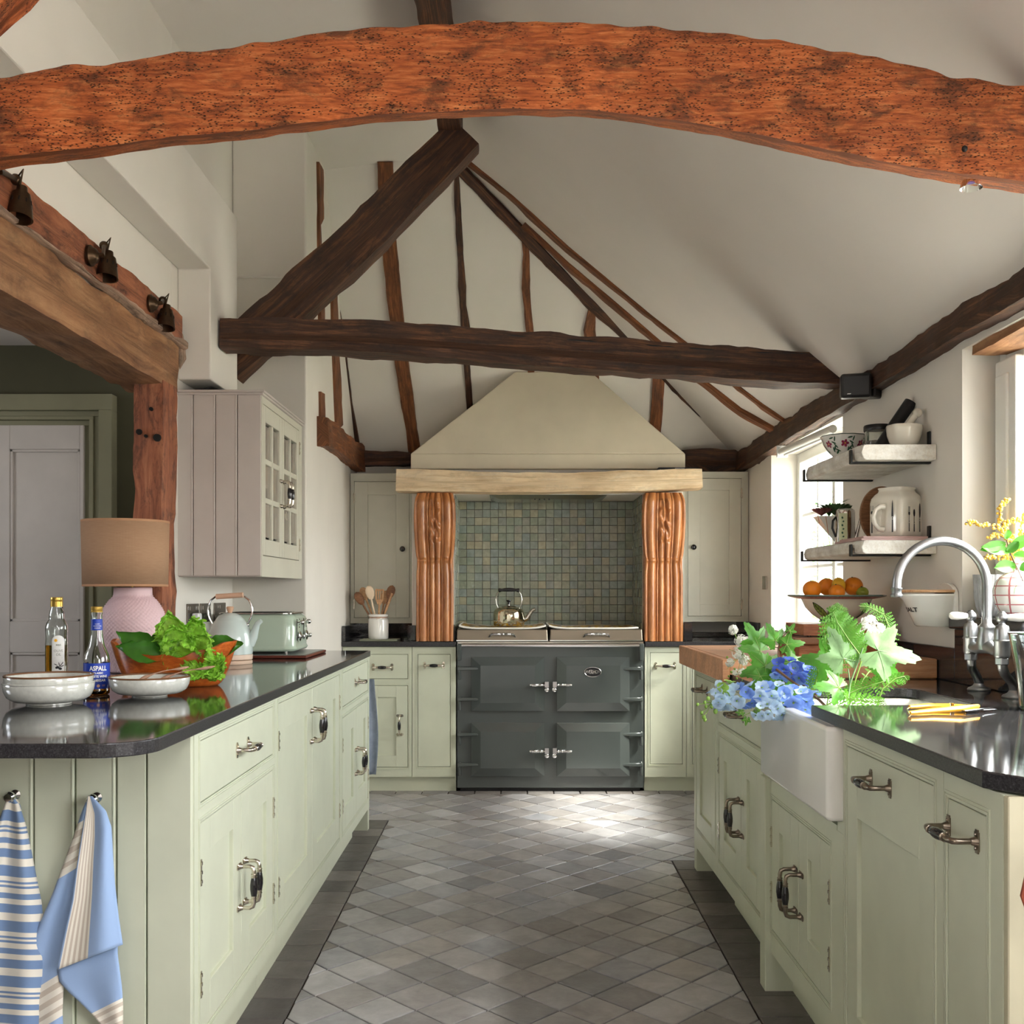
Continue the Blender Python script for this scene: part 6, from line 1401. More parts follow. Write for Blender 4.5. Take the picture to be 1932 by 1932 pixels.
def rosette(parent, c, r, n, m, name, up=.6, seed=0):
    b = MB(); rr = random.Random(seed)
    for k in range(n):
        a = k*2.4; q = (k/n)**.6; d = Vector((cos(a), sin(a), up*(1.3-q)+.2)).normalized(); L = r*(.35+.65*q); s_ = d.cross(Vector((0,0,1))).normalized(); 
        b.tube([Vector(c), Vector(c)+d*L*.5+Vector((0,0,.002)), Vector(c)+d*L*.85, Vector(c)+d*L], [.003,.0085,.0078,.0008], 6, flat=.5)
    return b.build(name, m, parent, smooth=True)
rosette(pl_, pc+Vector((.030,-.012,.130)), .080, 60, M['succ'], 'succulent_rosette', 1.5, 1); rosette(pl_, pc+Vector((-.032,-.02,.130)), .055, 50, M['succred'], 'red_rosette', 1.2, 2)
rosette(pl_, pc+Vector((.060,.012,.138)), .060, 44, M['succ'], 'succulent_rosette', 1.5, 5)
b = MB()
for k in range(18): a = k*2.4; d = Vector((cos(a)*.7, sin(a)*.4, 1)).normalized(); q = pc+Vector((.005,0,.13)); L = .06+.04*rnd.random(); b.tube([q, q+d*L*.6, q+d*L+Vector((cos(a)*.035,0,-.004))], [.0022,.0016,.0004], 5)
b.build('spiky_leaves', M['succ'], pl_, smooth=True)
# salt pot on the wall
sp0 = thing('salt_pot', 'white wall-hung ceramic salt pot with hinged wooden lid', 'salt pot', (1.42, 3.56, 1.10))
b = MB(); b.grid(lambda u, v: ((1.494, 3.485+.17*u, 1.10+.135*v)), 1, 1); 
b = MB(); bpn = []
for i in range(13): a = pi*i/12; bpn.append((3.565+.083*cos(a), 1.205+.045*sin(a)))
poly = [(3.482,1.10),(3.648,1.10)]+bpn; b.prism([(p[0],p[1]) for p in poly], 1.484, 1.4985, 'x'); b.build('back_plate', M['ceramic'], sp0, bev=.002)
b = MB(); secs = []
for (z, k) in ((1.102,.62),(1.106,.66),(1.15,.80),(1.19,.92),(1.205,1.0),(1.212,1.02)):
    secs.append([(1.484-.150*k*sin(pi*i/16)**.7, 3.565-.080*k*cos(pi*i/16)*(1 if True else 1), z) for i in range(17)])
n = 17
for i, s_ in enumerate(secs): b.add(s_, [] if i == 0 else [(-n+k, -n+k+1, k+1, k) for k in range(n-1)])
b.f.append(tuple(range(n))[::-1]); b.m.append(0); b.build('body', M['ceramic'], sp0, smooth=True, ang=40, solid=.004)
b = MB(); s_ = [(1.486-.160*sin(pi*i/16)**.7, 3.565-.084*cos(pi*i/16)) for i in range(17)]; b.prism(s_, 1.2165, 1.226, 'z'); b.build('wooden_lid', M['spoonwood'], sp0, bev=.002)
for yy in (3.49, 3.64): 
    b = MB(); b.tube([(1.480,yy,1.222),(1.470,yy,1.222)], .004, 8); b.build('pin', M['black'], sp0)
v, f = text_geo('SALT', .021, off=.0005); b = MB(); P_ = []
for p in v:
    k = .80+.12*(p[1]+.007)/.04; t_ = .405-p[0]/.20; P_.append((1.484-(.150*k+.0055)*sin(pi*max(.001,t_))**.7, 3.565-(.080*k+.0048)*cos(pi*t_), 1.157+p[1]))
b.add(P_, f); b.build('lettering', M['ink'], sp0)

# ---------------------------------------------------------------- boards and the fruit bowl
def board(name, label, x0, x1, y0, y1, z0, z1, m, cells=0):
    t = thing(name, label, 'board', ((x0+x1)/2, (y0+y1)/2, z0)); 
    if not cells: b = MB(); b.box(x0,x1,y0,y1,z0,z1); b.build('slab', m, t, bev=.004, seg=2)
    else:
        for i in range(cells): b = MB(); a = x0+(x1-x0)*i/cells; c = x0+(x1-x0)*(i+1)/cells; b.box(a+.0003,c-.0003,y0,y1,z0,z1); b.build('block_strip', m, t, bev=.0012)
    return t
board('board_slab', 'thick orange wooden board at the bottom of the pile under the fruit bowl', 1.088, 1.43, 3.95, 4.26, .972, 1.017, M['oak'])
board('wooden_tray', 'thin dark wooden tray in the middle of the pile under the fruit bowl', 1.065, 1.43, 3.93, 4.28, 1.018, 1.044, plain('brown_tray', (150,104,74), .45, var=.1))
board('end_grain_board', 'striped end-grain board directly under the fruit bowl', 1.114, 1.42, 3.98, 4.24, 1.050, 1.094, M['oak'], 5)
b = MB(); [b.lathe([(0,0),(.009,0),(.009,.006),(0,.006)], (xx,yy,1.0442), 10) for xx in (1.14,1.40) for yy in (4.0,4.22)]; b.build('feet', M['black'], [o for o in COL.objects if o.name.startswith('end_grain_board')][0])
frc = Vector((gx(1578,4.10), 4.10, 1.0945)); fbw = thing('fruit_bowl', 'wide-rimmed ceramic bowl painted with green leaves, full of oranges', 'bowl', frc)
fp = [(0,0),(.058,0),(.060,.010),(.064,.014),(.095,.035),(.120,.062),(.134,.092),(.136,.096),(.186,.106),(.189,.108)]
b = MB(); b.lathe(fp+[(.188,.111),(.136,.102),(.128,.098),(.112,.062),(.08,.034),(.03,.02),(0,.018)], frc, 72); b.build('body', M['cream'], fbw, smooth=True, ang=50)
b = MB(); b.lathe([(.142,.0966),(.182,.1046)], frc, 72); b.build('patterned_band', plain('terracotta_zigzag_band', (170,84,66), .4, var=.4, vs=120), fbw, smooth=True)
b = MB(); b.lathe([(.184,.1052),(.1895,.108),(.187,.1125),(.170,.1095)], frc, 72); b.build('rim', plain('dark_teal_glaze', (42,84,76), .2), fbw, smooth=True)
b = MB(); b.lathe([(.061,.008),(.0645,.0125),(.0665,.016)], frc, 60); b.build('foot_ring', plain('blue_glaze_line', (60,90,130), .3), fbw, smooth=True)
rff = lambda z: interp_r(fp[1:], z)
def painted_leaf(parent, c, rf, s0, z0, ang, L, W, m):
    b = MB(); 
    def P(u, v): x_ = (u-.5)*2; w_ = W*sin(pi*v)**.8*(1-.3*v); return (L*v*cos(ang)-x_*w_*sin(ang), z0+L*v*sin(ang)+x_*w_*cos(ang))
    b.grid(lambda u, v: wrap_pts(c, [P(u, v)], rf, s0, .0014)[0], 6, 12); o = b.build('painted_leaf', m, parent, smooth=True)
    b = MB(); E = [P(0, i/14) for i in range(15)]+[P(1, 1-i/14) for i in range(15)]; b.tube(wrap_pts(c, E, rf, s0, .0018), .0011, 5, False); b.tube(wrap_pts(c, [P(.5, i/10) for i in range(11)], rf, s0, .002), .0009, 5, False)
    for k in (.25,.42,.58,.74):
        for s_ in (.1,.9): b.tube(wrap_pts(c, [P(.5,k),P(s_,k+.1)], rf, s0, .002), .0006, 4, False)
    b.build('leaf_outline', M['ink'], o)
for a0 in (-pi/2-.66, -pi/2+1.2, pi/2):
    painted_leaf(fbw, frc, rff, a0, .020, RD(128), .080, .018, M['limeglaze']); painted_leaf(fbw, frc, rff, a0, .020, RD(42), .066, .018, M['greenolive'] if 'greenolive' in M else M['limeglaze'])
M['orange'] = plain('orange_peel', (240,138,30), .42, var=.08, vs=10, bump=.3, bs=260); M['lemon'] = plain('lemon_peel', (240,184,50), .42, var=.08, bump=.3, bs=220); M['limepeel'] = plain('lime_peel', (150,160,60), .42, bump=.2)
MZ = Matrix.Rotation
for (x, y, Y, r, m, nm, cat, lb, sz) in ((1532,1112,4.05,.036,'orange','orange','orange','orange nearest the rim on the bowl side towards the cooker',.95),(1560,1107,4.13,.036,'orange','orange','orange','orange behind and between the first orange and the lemon',.95),
        (1610,1106,4.08,.037,'orange','orange','orange','largest orange on the wall side of the fruit bowl',.97),(1579,1117,4.00,.031,'orange','orange','orange','small orange low at the front of the fruit bowl',.95),
        (1582,1105,4.06,.027,'lemon','lemon','lemon','yellow lemon on top in the middle of the fruit',1.2),(1627,1118,4.05,.024,'limepeel','lime','lime','green lime at the edge of the fruit bowl',.95)):
    c = gp(x, y, Y); t = thing(nm, lb, cat, c); b = MB(); b.ball(c, r, 24, 16, sz); b.build('fruit', M[m], t, smooth=True)
    b = MB(); b.ball(c+Vector((-r*.2,-r*.2,r*sz*.96)), .003, 6, 4); b.build('stalk', M['greenglaze'], t)

# ---------------------------------------------------------------- bridge tap
tp = thing('bridge_tap', 'brushed pewter bridge tap with a tall swan neck and white lever ends', 'tap', (1.40, 3.04, ZW)); PW = M['pewter']
for (yb, yv, s_, nm) in ((3.18, 3.13, -1, 'left'), (2.955, 2.93, 1, 'right')):
    xb_, xv = 1.43, 1.383
    b = MB(); b.lathe([(0,0),(.033,0),(.034,.004),(.030,.009),(.022,.012),(.017,.016),(.014,.022)], (xb_,yb,ZW), 28); b.build('base_flange', PW, tp, smooth=True, ang=50)
    b = MB(); b.tube([(xb_,yb,ZW+.012),(xb_,yb,ZW+.026),(xb_-.008,yb-.006,ZW+.042),(xv+.012,(yb+yv)/2-.004,ZW+.070),(xv+.002,yv,ZW+.086),(xv,yv,ZW+.105)], [.0135,.0135,.013,.013,.0135,.0135], 16); b.build('offset_pipe', PW, tp, smooth=True)
    b = MB(); b.prism([(xv+.020*cos(pi*k/3), yv+.020*sin(pi*k/3)) for k in range(6)], ZW+.097, ZW+.117); b.build('hex_nut', PW, tp, bev=.002)
    b = MB(); b.lathe([(.014,.112),(.019,.116),(.0215,.124),(.0215,.160),(.023,.162),(.023,.166),(.0205,.168),(.0205,.196),(.017,.207),(.010,.210),(.008,.214),(.008,.222)], (xv,yv,ZW), 28); b.build('valve', PW, tp, smooth=True, ang=50)
    b = MB(); b.ball((xv,yv,ZW+.230), .0165, 18, 12); b.lathe([(.008,0),(.009,.014),(.006,.018)], (xv,yv,ZW+.230), 12); b.build('lever_ball', PW, tp, smooth=True)
    b = MB(); dv = Vector((s_*.9,-.3*s_ if s_ > 0 else -.15,.02)).normalized(); p0 = Vector((xv,yv,ZW+.230)); b.tube([p0+dv*.012, p0+dv*.022, p0+dv*.045, p0+dv*.060], [.008,.010,.0125,.0115], 16); b.ball(p0+dv*.060, .0115, 14, 8); b.build('lever_end', M['ceramic'], tp, smooth=True)
b = MB(); b.tube([(1.383,3.13,1.055),(1.384,3.09,1.050),(1.385,3.06,1.056),(1.385,3.03,1.062),(1.385,3.0,1.056),(1.384,2.97,1.050),(1.383,2.93,1.055)], [.016,.0155,.019,.024,.019,.0155,.016], 18)
b.lathe([(.0,1.045),(.026,1.05),(.028,1.07),(.024,1.095),(.021,1.108),(.023,1.112),(.023,1.118),(.018,1.124),(.0145,1.128),(.014,1.145)], (1.385,3.03,0), 28); b.build('bridge', PW, tp, smooth=True, ang=50)
b = MB(); ctr = Vector((1.2535,3.03,1.236)); pts = [Vector((1.386,3.03,1.13)), Vector((1.386,3.03,1.19))]+[ctr+Vector((.1325*cos(a),.0,.1325*sin(a))) for a in [pi*k/22 for k in range(23)]]+[Vector((1.121,3.03,1.222))]
b.tube(pts, .0135, 18); b.build('swan_neck', PW, tp, smooth=True)
b = MB(); b.lathe([(.0135,.0),(.0165,-.001),(.0165,-.005),(.0145,-.008),(.0145,-.018),(.0175,-.021),(.0175,-.026),(.016,-.029),(0,-.027)], (1.121,3.03,1.232), 24); b.build('nozzle', PW, tp, smooth=True, ang=40)

# ---------------------------------------------------------------- window sill things
vc = Vector((gx(1917,3.22), 3.22, 1.138)); vs_ = thing('checked_vase', 'round white vase with a red check pattern on the window sill', 'vase', vc)
def checkmat():
    m, nt, b = newmat('red_check_glaze'); tc = nt.nodes.new('ShaderNodeTexCoord'); s_ = nt.nodes.new('ShaderNodeSeparateXYZ'); nt.links.new(tc.outputs['UV'], s_.inputs[0])
    a = mathn(nt, 'LESS_THAN', mathn(nt, 'FRACT', mathn(nt, 'MULTIPLY', s_.outputs[0], 8)), .11); c = mathn(nt, 'LESS_THAN', mathn(nt, 'FRACT', mathn(nt, 'ADD', mathn(nt, 'MULTIPLY', s_.outputs[1], 34), .2)), .12)
    nt.links.new(mixc(nt, mathn(nt, 'MULTIPLY', mathn(nt, 'MAXIMUM', a, c), .85), lin((240,236,230)), lin((182,66,74))), b.inputs['Base Color']); b.inputs['Roughness'].default_value = .2; b.inputs['Coat Weight'].default_value = .4; return m
b = MB(); b.lathe([(0,0),(.034,0),(.042,.006),(.058,.034),(.066,.066),(.067,.086),(.060,.112),(.045,.130),(.028,.140),(.020,.146),(.019,.165),(.024,.176),(.022,.177),(.016,.165),(.016,.148)], vc, 64); b.build('body', checkmat(), vs_, smooth=True, ang=60)
gv = Vector((gx(1863,3.36), 3.36, 1.138)); gvt = thing('fluted_grey_vase', 'small fluted grey vase on the sill behind the swan neck tap', 'vase', gv)
b = MB(); b.lathe([(0,0),(.020,0),(.024,.004),(.034,.03),(.040,.07),(.041,.11),(.043,.137),(.040,.137),(.038,.11),(.036,.07),(.02,.01),(0,.008)], gv, 96, fr=lambda a, z: 1+.05*sin(a*9)+.02*sin(a*27)); b.build('body', plain('grey_fluted_glaze', (170,172,174), .4, var=.12, vs=40), gvt, smooth=True, ang=60)
def oval_leaf(parent, p0, d, up, L, W, m, name='leaf', curl=.15):
    b = MB(); d = Vector(d).normalized(); s_ = d.cross(Vector(up)).normalized(); u_ = s_.cross(d); p0 = Vector(p0)
    b.grid(lambda u, v: p0+d*(L*u)+s_*(W*(v-.5)*(sin(pi*min(1,u*.97+.015))**.7))+u_*(abs(v-.5)*W*.35-curl*L*u*u), 12, 8); return b.build(name, m, parent, smooth=True, ang=180)
lf = thing('leafy_sprig', 'sprig of round green leaves rising from the checked vase', 'foliage', vc+Vector((0,0,.17)))
LP = [(1899,1010,-10,-1),(1882,1034,0,0),(1880,1028,0,0),(1914,1034,0,0),(1899,1070,0,0),(1923,1118,0,0),(1930,1050,0,0),(1932,1020,0,0)]
stp = [vc+Vector((.0,0,.16)), gp(1918,1075,3.2), gp(1905,1040,3.19), gp(1897,1012,3.18)]
b = MB(); b.tube(stp, .0018, 6); b.tube([gp(1909,1050,3.19), gp(1932,1100,3.16), gp(1942,1140,3.14)], .0015, 6); b.build('stem', M['brownstem'], lf, smooth=True)
for (x0, y0, x1, y1, W, mk) in ((1898,1016,1902,1000,.028,'leaf'),(1902,1042,1856,1030,.040,'leaf'),(1896,1026,1853,1036,.034,'leafpale2'),(1900,1042,1922,1022,.030,'spinach'),(1914,1068,1879,1070,.042,'leaf'),(1921,1128,1920,1104,.036,'leaf'),(1912,1048,1945,1052,.036,'leaf'),(1905,1036,1945,1010,.036,'leaf'),(1924,1075,1950,1062,.032,'spinach')):
    p0, p1 = gp(x0, y0, 3.18), gp(x1, y1, 3.16); oval_leaf(lf, p0, p1-p0, (.1,-1,.3), (p1-p0).length*1.0, W, M.get(mk, M['leaf']))
bs = thing('yellow_berry_branches', 'twigs covered in yellow berries in the checked vase', 'branches', vc+Vector((.01,.02,.17)))
b = MB(); bb = MB()
def berrytwig(P, n, sp=.006):
    P = [gp(x, y, Y) for (x, y, Y) in P]; b.tube(P, .0016, 6)
    for k in range(n):
        t = k/n*(len(P)-1); i = min(int(t), len(P)-2); q = P[i].lerp(P[i+1], t-i); 
        for j in range(3): r_ = rnd.uniform(.0036,.0052); bb.ball(q+Vector((rnd.uniform(-sp,sp), rnd.uniform(-sp,sp), rnd.uniform(-sp,sp)*1.2)), r_, 7, 5)
berrytwig([(1915,1060,3.26),(1905,1018,3.26),(1885,996,3.24),(1850,988,3.24),(1822,986,3.24)], 26); berrytwig([(1905,1018,3.26),(1888,985,3.27),(1885,962,3.27),(1895,948,3.27),(1906,942,3.27)], 20)
berrytwig([(1915,1060,3.28),(1900,1050,3.28),(1875,1052,3.27),(1856,1050,3.26)], 16); berrytwig([(1912,1030,3.29),(1896,1000,3.29),(1900,985,3.29),(1925,980,3.29)], 22); berrytwig([(1920,1050,3.30),(1925,1010,3.30),(1928,985,3.3),(1935,965,3.3)], 24)
berrytwig([(1905,1018,3.26),(1880,1010,3.25),(1862,1014,3.25)], 10); berrytwig([(1925,1050,3.30),(1915,1025,3.28),(1905,1005,3.28)], 14); berrytwig([(1930,1060,3.26),(1925,1030,3.26),(1935,1000,3.26)], 16)
b.build('twig', M['brownstem'], bs, smooth=True); bb.build('berries', M['berry'], bs, smooth=True, kind='stuff')
# glass jug at the edge
jg = thing('glass_jug', 'clear bubbled glass jug with green rim at the picture edge beside the tap', 'jug', (gx(1952,2.66), 2.66, ZW)); c = Vector((gx(1952,2.66), 2.66, ZW+.0008)); pr = [(0,0),(.034,0),(.036,.004),(.040,.06),(.050,.13),(.062,.195)]
b = MB(); b.lathe(pr+[(.059,.196),(.047,.13),(.037,.06),(.032,.01),(0,.008)], c, 40); b.build('glass_body', M['glass'], jg, smooth=True, ang=60); b = MB(); b.lathe([(.0595,.1955),(.0615,.198),(.0635,.1955),(.0615,.193)], c, 40); b.build('rim', glassm('green_glass', (60,190,110), .1), jg, smooth=True)
# secateurs
sc_ = thing('yellow_secateurs', 'yellow-handled garden snips lying on the black worktop by the sink', 'secateurs', (gx(1790,2.69), 2.69, ZW)); YS = 2.69
def wp(x, y, z=.0): Y = (H-(ZW+z))*F/(y-CY); return Vector((gx(x,Y), Y, ZW+z))
b = MB(); b.tube([wp(1716,1334,.007), wp(1750,1332,.008), wp(1790,1332,.009), wp(1822,1333,.010)], [.006,.0085,.0085,.006], 10, flat=.8); b.build('handle', plain('yellow_plastic', (246,176,40), .35, var=0), sc_, smooth=True)
b = MB(); b.tube([wp(1716,1345,.007), wp(1760,1341,.008), wp(1810,1337,.012), wp(1845,1332,.014)], [.006,.009,.0105,.006], 10, flat=.8); b.build('handle', plain('yellow_plastic_2', (246,176,40), .35, var=0), sc_, smooth=True)
b = MB(); b.tube([wp(1818,1341,.009), wp(1850,1337,.009), wp(1880,1334,.006)], [.006,.007,.0008], 8, flat=.3); b.tube([wp(1818,1338,.006), wp(1855,1339,.006), wp(1880,1338,.005)], [.005,.005,.0008], 8, flat=.3); b.build('blades', M['chrome'], sc_, smooth=True)
b = MB(); b.lathe([(0,.0),(.006,0),(.006,.016),(0,.018)], wp(1796,1338,.004), 12); b.tube([wp(1718,1333,.010), wp(1711,1338,.012), wp(1716,1347,.008)], .0016, 6); b.build('pivot_and_spring', M['chrome'], sc_, smooth=True)
# leather strap at the edge
b = MB(); Yq = 1.66; b.tube([gp(1946,1600,Yq), gp(1938,1650,Yq), gp(1929,1690,Yq), gp(1940,1720,Yq)], .004, 8); b.build('leather_strap', plain('tan_leather', (150,76,52), .5), smooth=True, label='reddish leather strap hanging beside the end panel', cat='strap')

# ---------------------------------------------------------------- cut flowers in the sink
def frond(label, spine, L0, npair, mat='fern', seed=0, lean=.5, droop=.25, name='fern_frond', side=(1,0,0), taper=1.0):
    P = [gp(*p) for p in spine]; t = thing(name, label, 'fern', P[0]); rr = random.Random(seed); b = MB(); b.tube(P, [.0022*(1-.6*i/(len(P)-1)) for i in range(len(P))], 6); b.build('stem', M['stem'], t, smooth=True)
    b = MB(); tot = len(P)-1; side = Vector(side)
    for k in range(npair):
        u = .18+.80*k/npair; s_ = u*tot; i = min(int(s_), tot-1); q = P[i].lerp(P[i+1], s_-i); d = (P[i+1]-P[i]).normalized()
        sv = (side-d*side.dot(d)).normalized(); nrm = sv.cross(d); ln = L0*sin(pi*min(1,(1-u)*.95+.12))**.8*(1.15-u*.75)*taper
        for sg in (-1, 1):
            pd = (sv*sg+d*lean+nrm*rr.uniform(-.25,.15)).normalized(); m_ = max(5, int(ln/.0075)); w_ = (d-pd*d.dot(pd)).normalized()
            for j in range(m_):
                v_ = (j+.5)/m_; c = q+pd*ln*v_+Vector((0,0,-droop*ln*v_*v_)); ll = ln*.19*(1-v_)**.7+.0014; lw = ln/m_*.38
                for s2 in (-1, 1):
                    tip = c+w_*s2*ll+pd*lw*1.1+nrm*rr.uniform(-.002,.002); b.add([c-pd*lw*.9, c+w_*s2*ll*.6-pd*lw*.55, tip, c+w_*s2*ll*.5+pd*lw*1.0, c+pd*lw*.9], [(0,1,2,3,4)])
    b.build('leaflets', M[mat], t); return t
frond('tall fern frond curving up to the fruit bowl, seen from the side', [(1560,1330,3.05),(1572,1270,3.1),(1580,1210,3.12),(1575,1165,3.12),(1590,1140,3.12)], .085, 22, seed=1)
frond('arching fern frond whose tip nears the salt pot', [(1600,1335,3.0),(1630,1280,3.05),(1665,1235,3.1),(1680,1190,3.14),(1668,1160,3.15),(1640,1145,3.16),(1620,1143,3.16)], .045, 24, seed=2, side=(1,0,.2))
frond('low fern frond reaching along the sink rim', [(1545,1340,2.98),(1580,1318,3.0),(1620,1300,3.0),(1660,1288,3.02),(1705,1272,3.02)], .06, 20, seed=3, side=(0,-.2,1))
frond('fern frond drooping over the black worktop edge', [(1530,1300,3.1),(1560,1305,3.05),(1600,1318,2.95),(1650,1325,2.9),(1672,1322,2.88)], .055, 18, seed=4, side=(0,-.5,1))
frond('broad pale fern frond in front of the white flowers', [(1640,1260,3.0),(1620,1232,3.0),(1600,1205,3.0),(1580,1175,3.0),(1572,1155,3.0)], .095, 20, seed=5)
frond('small curled fern frond nearest the tap', [(1655,1330,2.95),(1665,1300,2.95),(1690,1280,2.95),(1706,1276,2.95),(1712,1284,2.95)], .03, 14, seed=6, side=(1,0,.5))
frond('fern frond between the blue flowers and the large pale leaf', [(1520,1340,3.1),(1535,1300,3.1),(1545,1270,3.1),(1538,1245,3.1)], .05, 14, seed=7)
def lobed(parent, c, d, up, S, mat, name='leaf', seed=0, cup=.15):
    # palmate five-lobed toothed leaf, c = stalk end, S = length
    d = Vector(d).normalized(); s_ = d.cross(Vector(up)).normalized(); n_ = s_.cross(d); c = Vector(c); rr = random.Random(seed)
    lob = [(-2.2,.55),(-1.15,.80),(0,1.0),(1.15,.80),(2.2,.55)]; out = []; N = 70
    for i in range(N+1):
        a = -2.75+5.5*i/N; r = .46
        for (la, lr) in lob: r = max(r, lr*max(0, 1-abs(a-la)/.62)**.62)
        r *= 1+.07*sin(i*2.6); out.append((a, r))
    vs = [c+d*S*.28]; 
    for ring in (.35,.7,1.0):
        for (a, r) in out: q = r*ring; vs.append(c+d*S*.28+d*(cos(a)*q*S*.72)+s_*(sin(a)*q*S*.72)+n_*(-cup*S*q*q+.03*S*sin(a*5)*q))
    M_ = len(out); fs = [(0,1+i,2+i) for i in range(M_-1)]
    for k in range(2): fs += [(1+k*M_+i, 1+(k+1)*M_+i, 2+(k+1)*M_+i, 2+k*M_+i) for i in range(M_-1)]
    b = MB(); b.add(vs, fs); o = b.build(name, mat, parent, smooth=True, ang=180); b = MB()
    for (la, lr) in lob: b.tube([c+d*S*.28+n_*.001, c+d*S*.28+(d*cos(la)+s_*sin(la))*lr*S*.62+n_*(-cup*S*lr*lr*.7+.0012)], [.0013,.0004], 5)
    b.build('vein', M['stem'] if mat != M['leafpale'] else M['leafpale'], o); return o
def florets(b, c, r, n, fr_=.008, flat=.6, seed=0, sq=(1,1,1)):
    rr = random.Random(seed)
    for k in range(n):
        v = Vector((rr.gauss(0,1), rr.gauss(0,1), rr.gauss(0,1))).normalized(); p = Vector(c)+Vector((v.x*r*sq[0], v.y*r*sq[1], v.z*r*sq[2]))*rr.uniform(.6,1); u = v.orthogonal().normalized(); w_ = v.cross(u); a0 = rr.random()*6
        for j in range(5):
            a = a0+2*pi*j/5; e = u*cos(a)+w_*sin(a); g = u*cos(a+1.57)+w_*sin(a+1.57); q = p+e*fr_*.15; b.add([q, q+e*fr_*.55+g*fr_*.42+v*fr_*.2, q+e*fr_*1.0+g*fr_*.25+v*fr_*.1, q+e*fr_*1.0-g*fr_*.25+v*fr_*.1, q+e*fr_*.55-g*fr_*.42+v*fr_*.2], [(0,1,2,3,4)])
vb1 = thing('white_flower_spray', 'drooping spray of small white flowers over the edge of the maple block', 'flowers', gp(1400,1290,3.45)); b = MB()
for i, (x, y, r, n) in enumerate(((1383,1188,.016,16),(1398,1210,.022,26),(1392,1232,.020,22),(1378,1250,.014,14),(1404,1245,.018,16),(1400,1268,.012,10),(1410,1212,.018,16),(1388,1268,.010,8))): florets(b, gp(x,y,3.45), r, n, .0085, seed=i)
b.build('petals', M['petal'], vb1, kind='stuff'); b = MB(); b.tube([gp(1470,1300,3.4), gp(1430,1265,3.43), gp(1402,1235,3.45), gp(1385,1192,3.45)], .0018, 6)
[b.tube([gp(1400,1235,3.45), gp(x,y,3.44)], .0008, 5) for (x,y) in ((1380,1250),(1376,1225),(1410,1260),(1415,1215),(1390,1275),(1372,1262),(1400,1285))]; b.build('stem', M['stem'], vb1, smooth=True)
b = MB(); [b.ball(gp(x,y,3.43), .004, 7, 5) for (x,y) in ((1380,1268),(1375,1276),(1390,1280),(1400,1290),(1386,1262),(1372,1240),(1412,1275))]; b.build('green_buds', M['bud'], vb1, smooth=True, kind='stuff')
vb2 = thing('white_flowers', 'round head of white flowers between the fern fronds', 'flowers', gp(1640,1215,3.05)); b = MB()
for i, (x, y, r, n) in enumerate(((1640,1175,.022,20),(1655,1190,.024,26),(1630,1190,.024,24),(1648,1205,.022,20),(1664,1205,.016,12),(1565,1222,.012,9),(1575,1212,.010,8),(1556,1232,.008,6))): florets(b, gp(x,y,3.10), r, n, .010, seed=i+20)
b.build('petals', M['petal'], vb2, kind='stuff'); b = MB(); b.tube([gp(1600,1330,3.05), gp(1615,1280,3.07), gp(1640,1200,3.09)], .0022, 6); b.build('stem', M['stem'], vb2, smooth=True)
lv = thing('leafy_branch', 'branch of toothed green leaves rising over the maple block', 'foliage', gp(1530,1320,3.2)); b = MB()
mainst = [gp(1540,1312,3.1), gp(1505,1285,3.2), gp(1470,1255,3.3), gp(1468,1222,3.35), gp(1478,1200,3.35), gp(1492,1188,3.35)]
b.tube(mainst, [.0035,.003,.0025,.002,.0016,.001], 7); b.tube([gp(1470,1255,3.3), gp(1440,1270,3.3)], .0016, 6); b.tube([gp(1468,1222,3.35), gp(1430,1215,3.35)], .0016, 6); b.build('stem', M['brownstem'], lv, smooth=True)
for i, (x, y, Y, dx, dz, S_, mk) in enumerate(((1436,1225,3.38,-.55,1.0,.105,'leaf'),(1450,1232,3.33,-.9,.2,.10,'leaf'),(1468,1222,3.35,-.3,.7,.09,'leaf'),(1470,1218,3.34,1,.15,.085,'leaf'),(1486,1196,3.35,.6,.9,.042,'leaf'),(1462,1250,3.28,-.9,-.3,.12,'leaf'),
        (1472,1236,3.26,-.1,-1,.085,'leafpale'),(1478,1236,3.24,.65,-.8,.105,'leaf'),(1440,1265,3.25,-.5,-.8,.075,'leaf'),(1478,1275,3.20,.15,-1,.085,'leaf'),(1455,1270,3.30,-.8,-.5,.09,'spinach'),(1500,1290,3.15,-.6,-.9,.07,'leaf'),(1447,1245,3.36,-.4,-1,.10,'spinach'))):
    lobed(lv, gp(x,y,Y), (dx,-.15,dz), (.15,-1,.35), S_, M[mk], seed=i)
bg_ = thing('large_pale_leaf', 'large leaf showing its pale underside beside the fern, reflected in the worktop', 'leaf', gp(1620,1300,2.98)); b = MB()
lobed(bg_, gp(1625,1222,3.0), (.85,-.2,-.15), (0,-1,.3), .17, M['leafpale'], 'pale_leaf', 3, .1); lobed(bg_, gp(1600,1265,3.0), (-.35,-.1,.8), (0,-1,.2), .14, M['leafpale'], 'pale_leaf', 4, .1); lobed(bg_, gp(1650,1240,3.02), (.7,0,-.6), (0,-1,.2), .12, M['leaf'], 'green_leaf', 5); lobed(bg_, gp(1590,1250,3.06), (-.9,0,.1), (0,-1,.2), .13, M['leaf'], 'green_leaf', 6); lobed(bg_, gp(1600,1300,2.98), (-.6,-.2,.1), (0,-1,.5), .11, M['leaf'], 'green_leaf', 9)
b.tube([gp(1598,1335,2.98), gp(1604,1290,2.99), gp(1620,1245,3.0), gp(1628,1222,3.0)], .0024, 7); b.tube([gp(1604,1290,2.99), gp(1600,1262,3.0)], .0018, 6); b.build('stem', M['leafpale'], bg_, smooth=True)
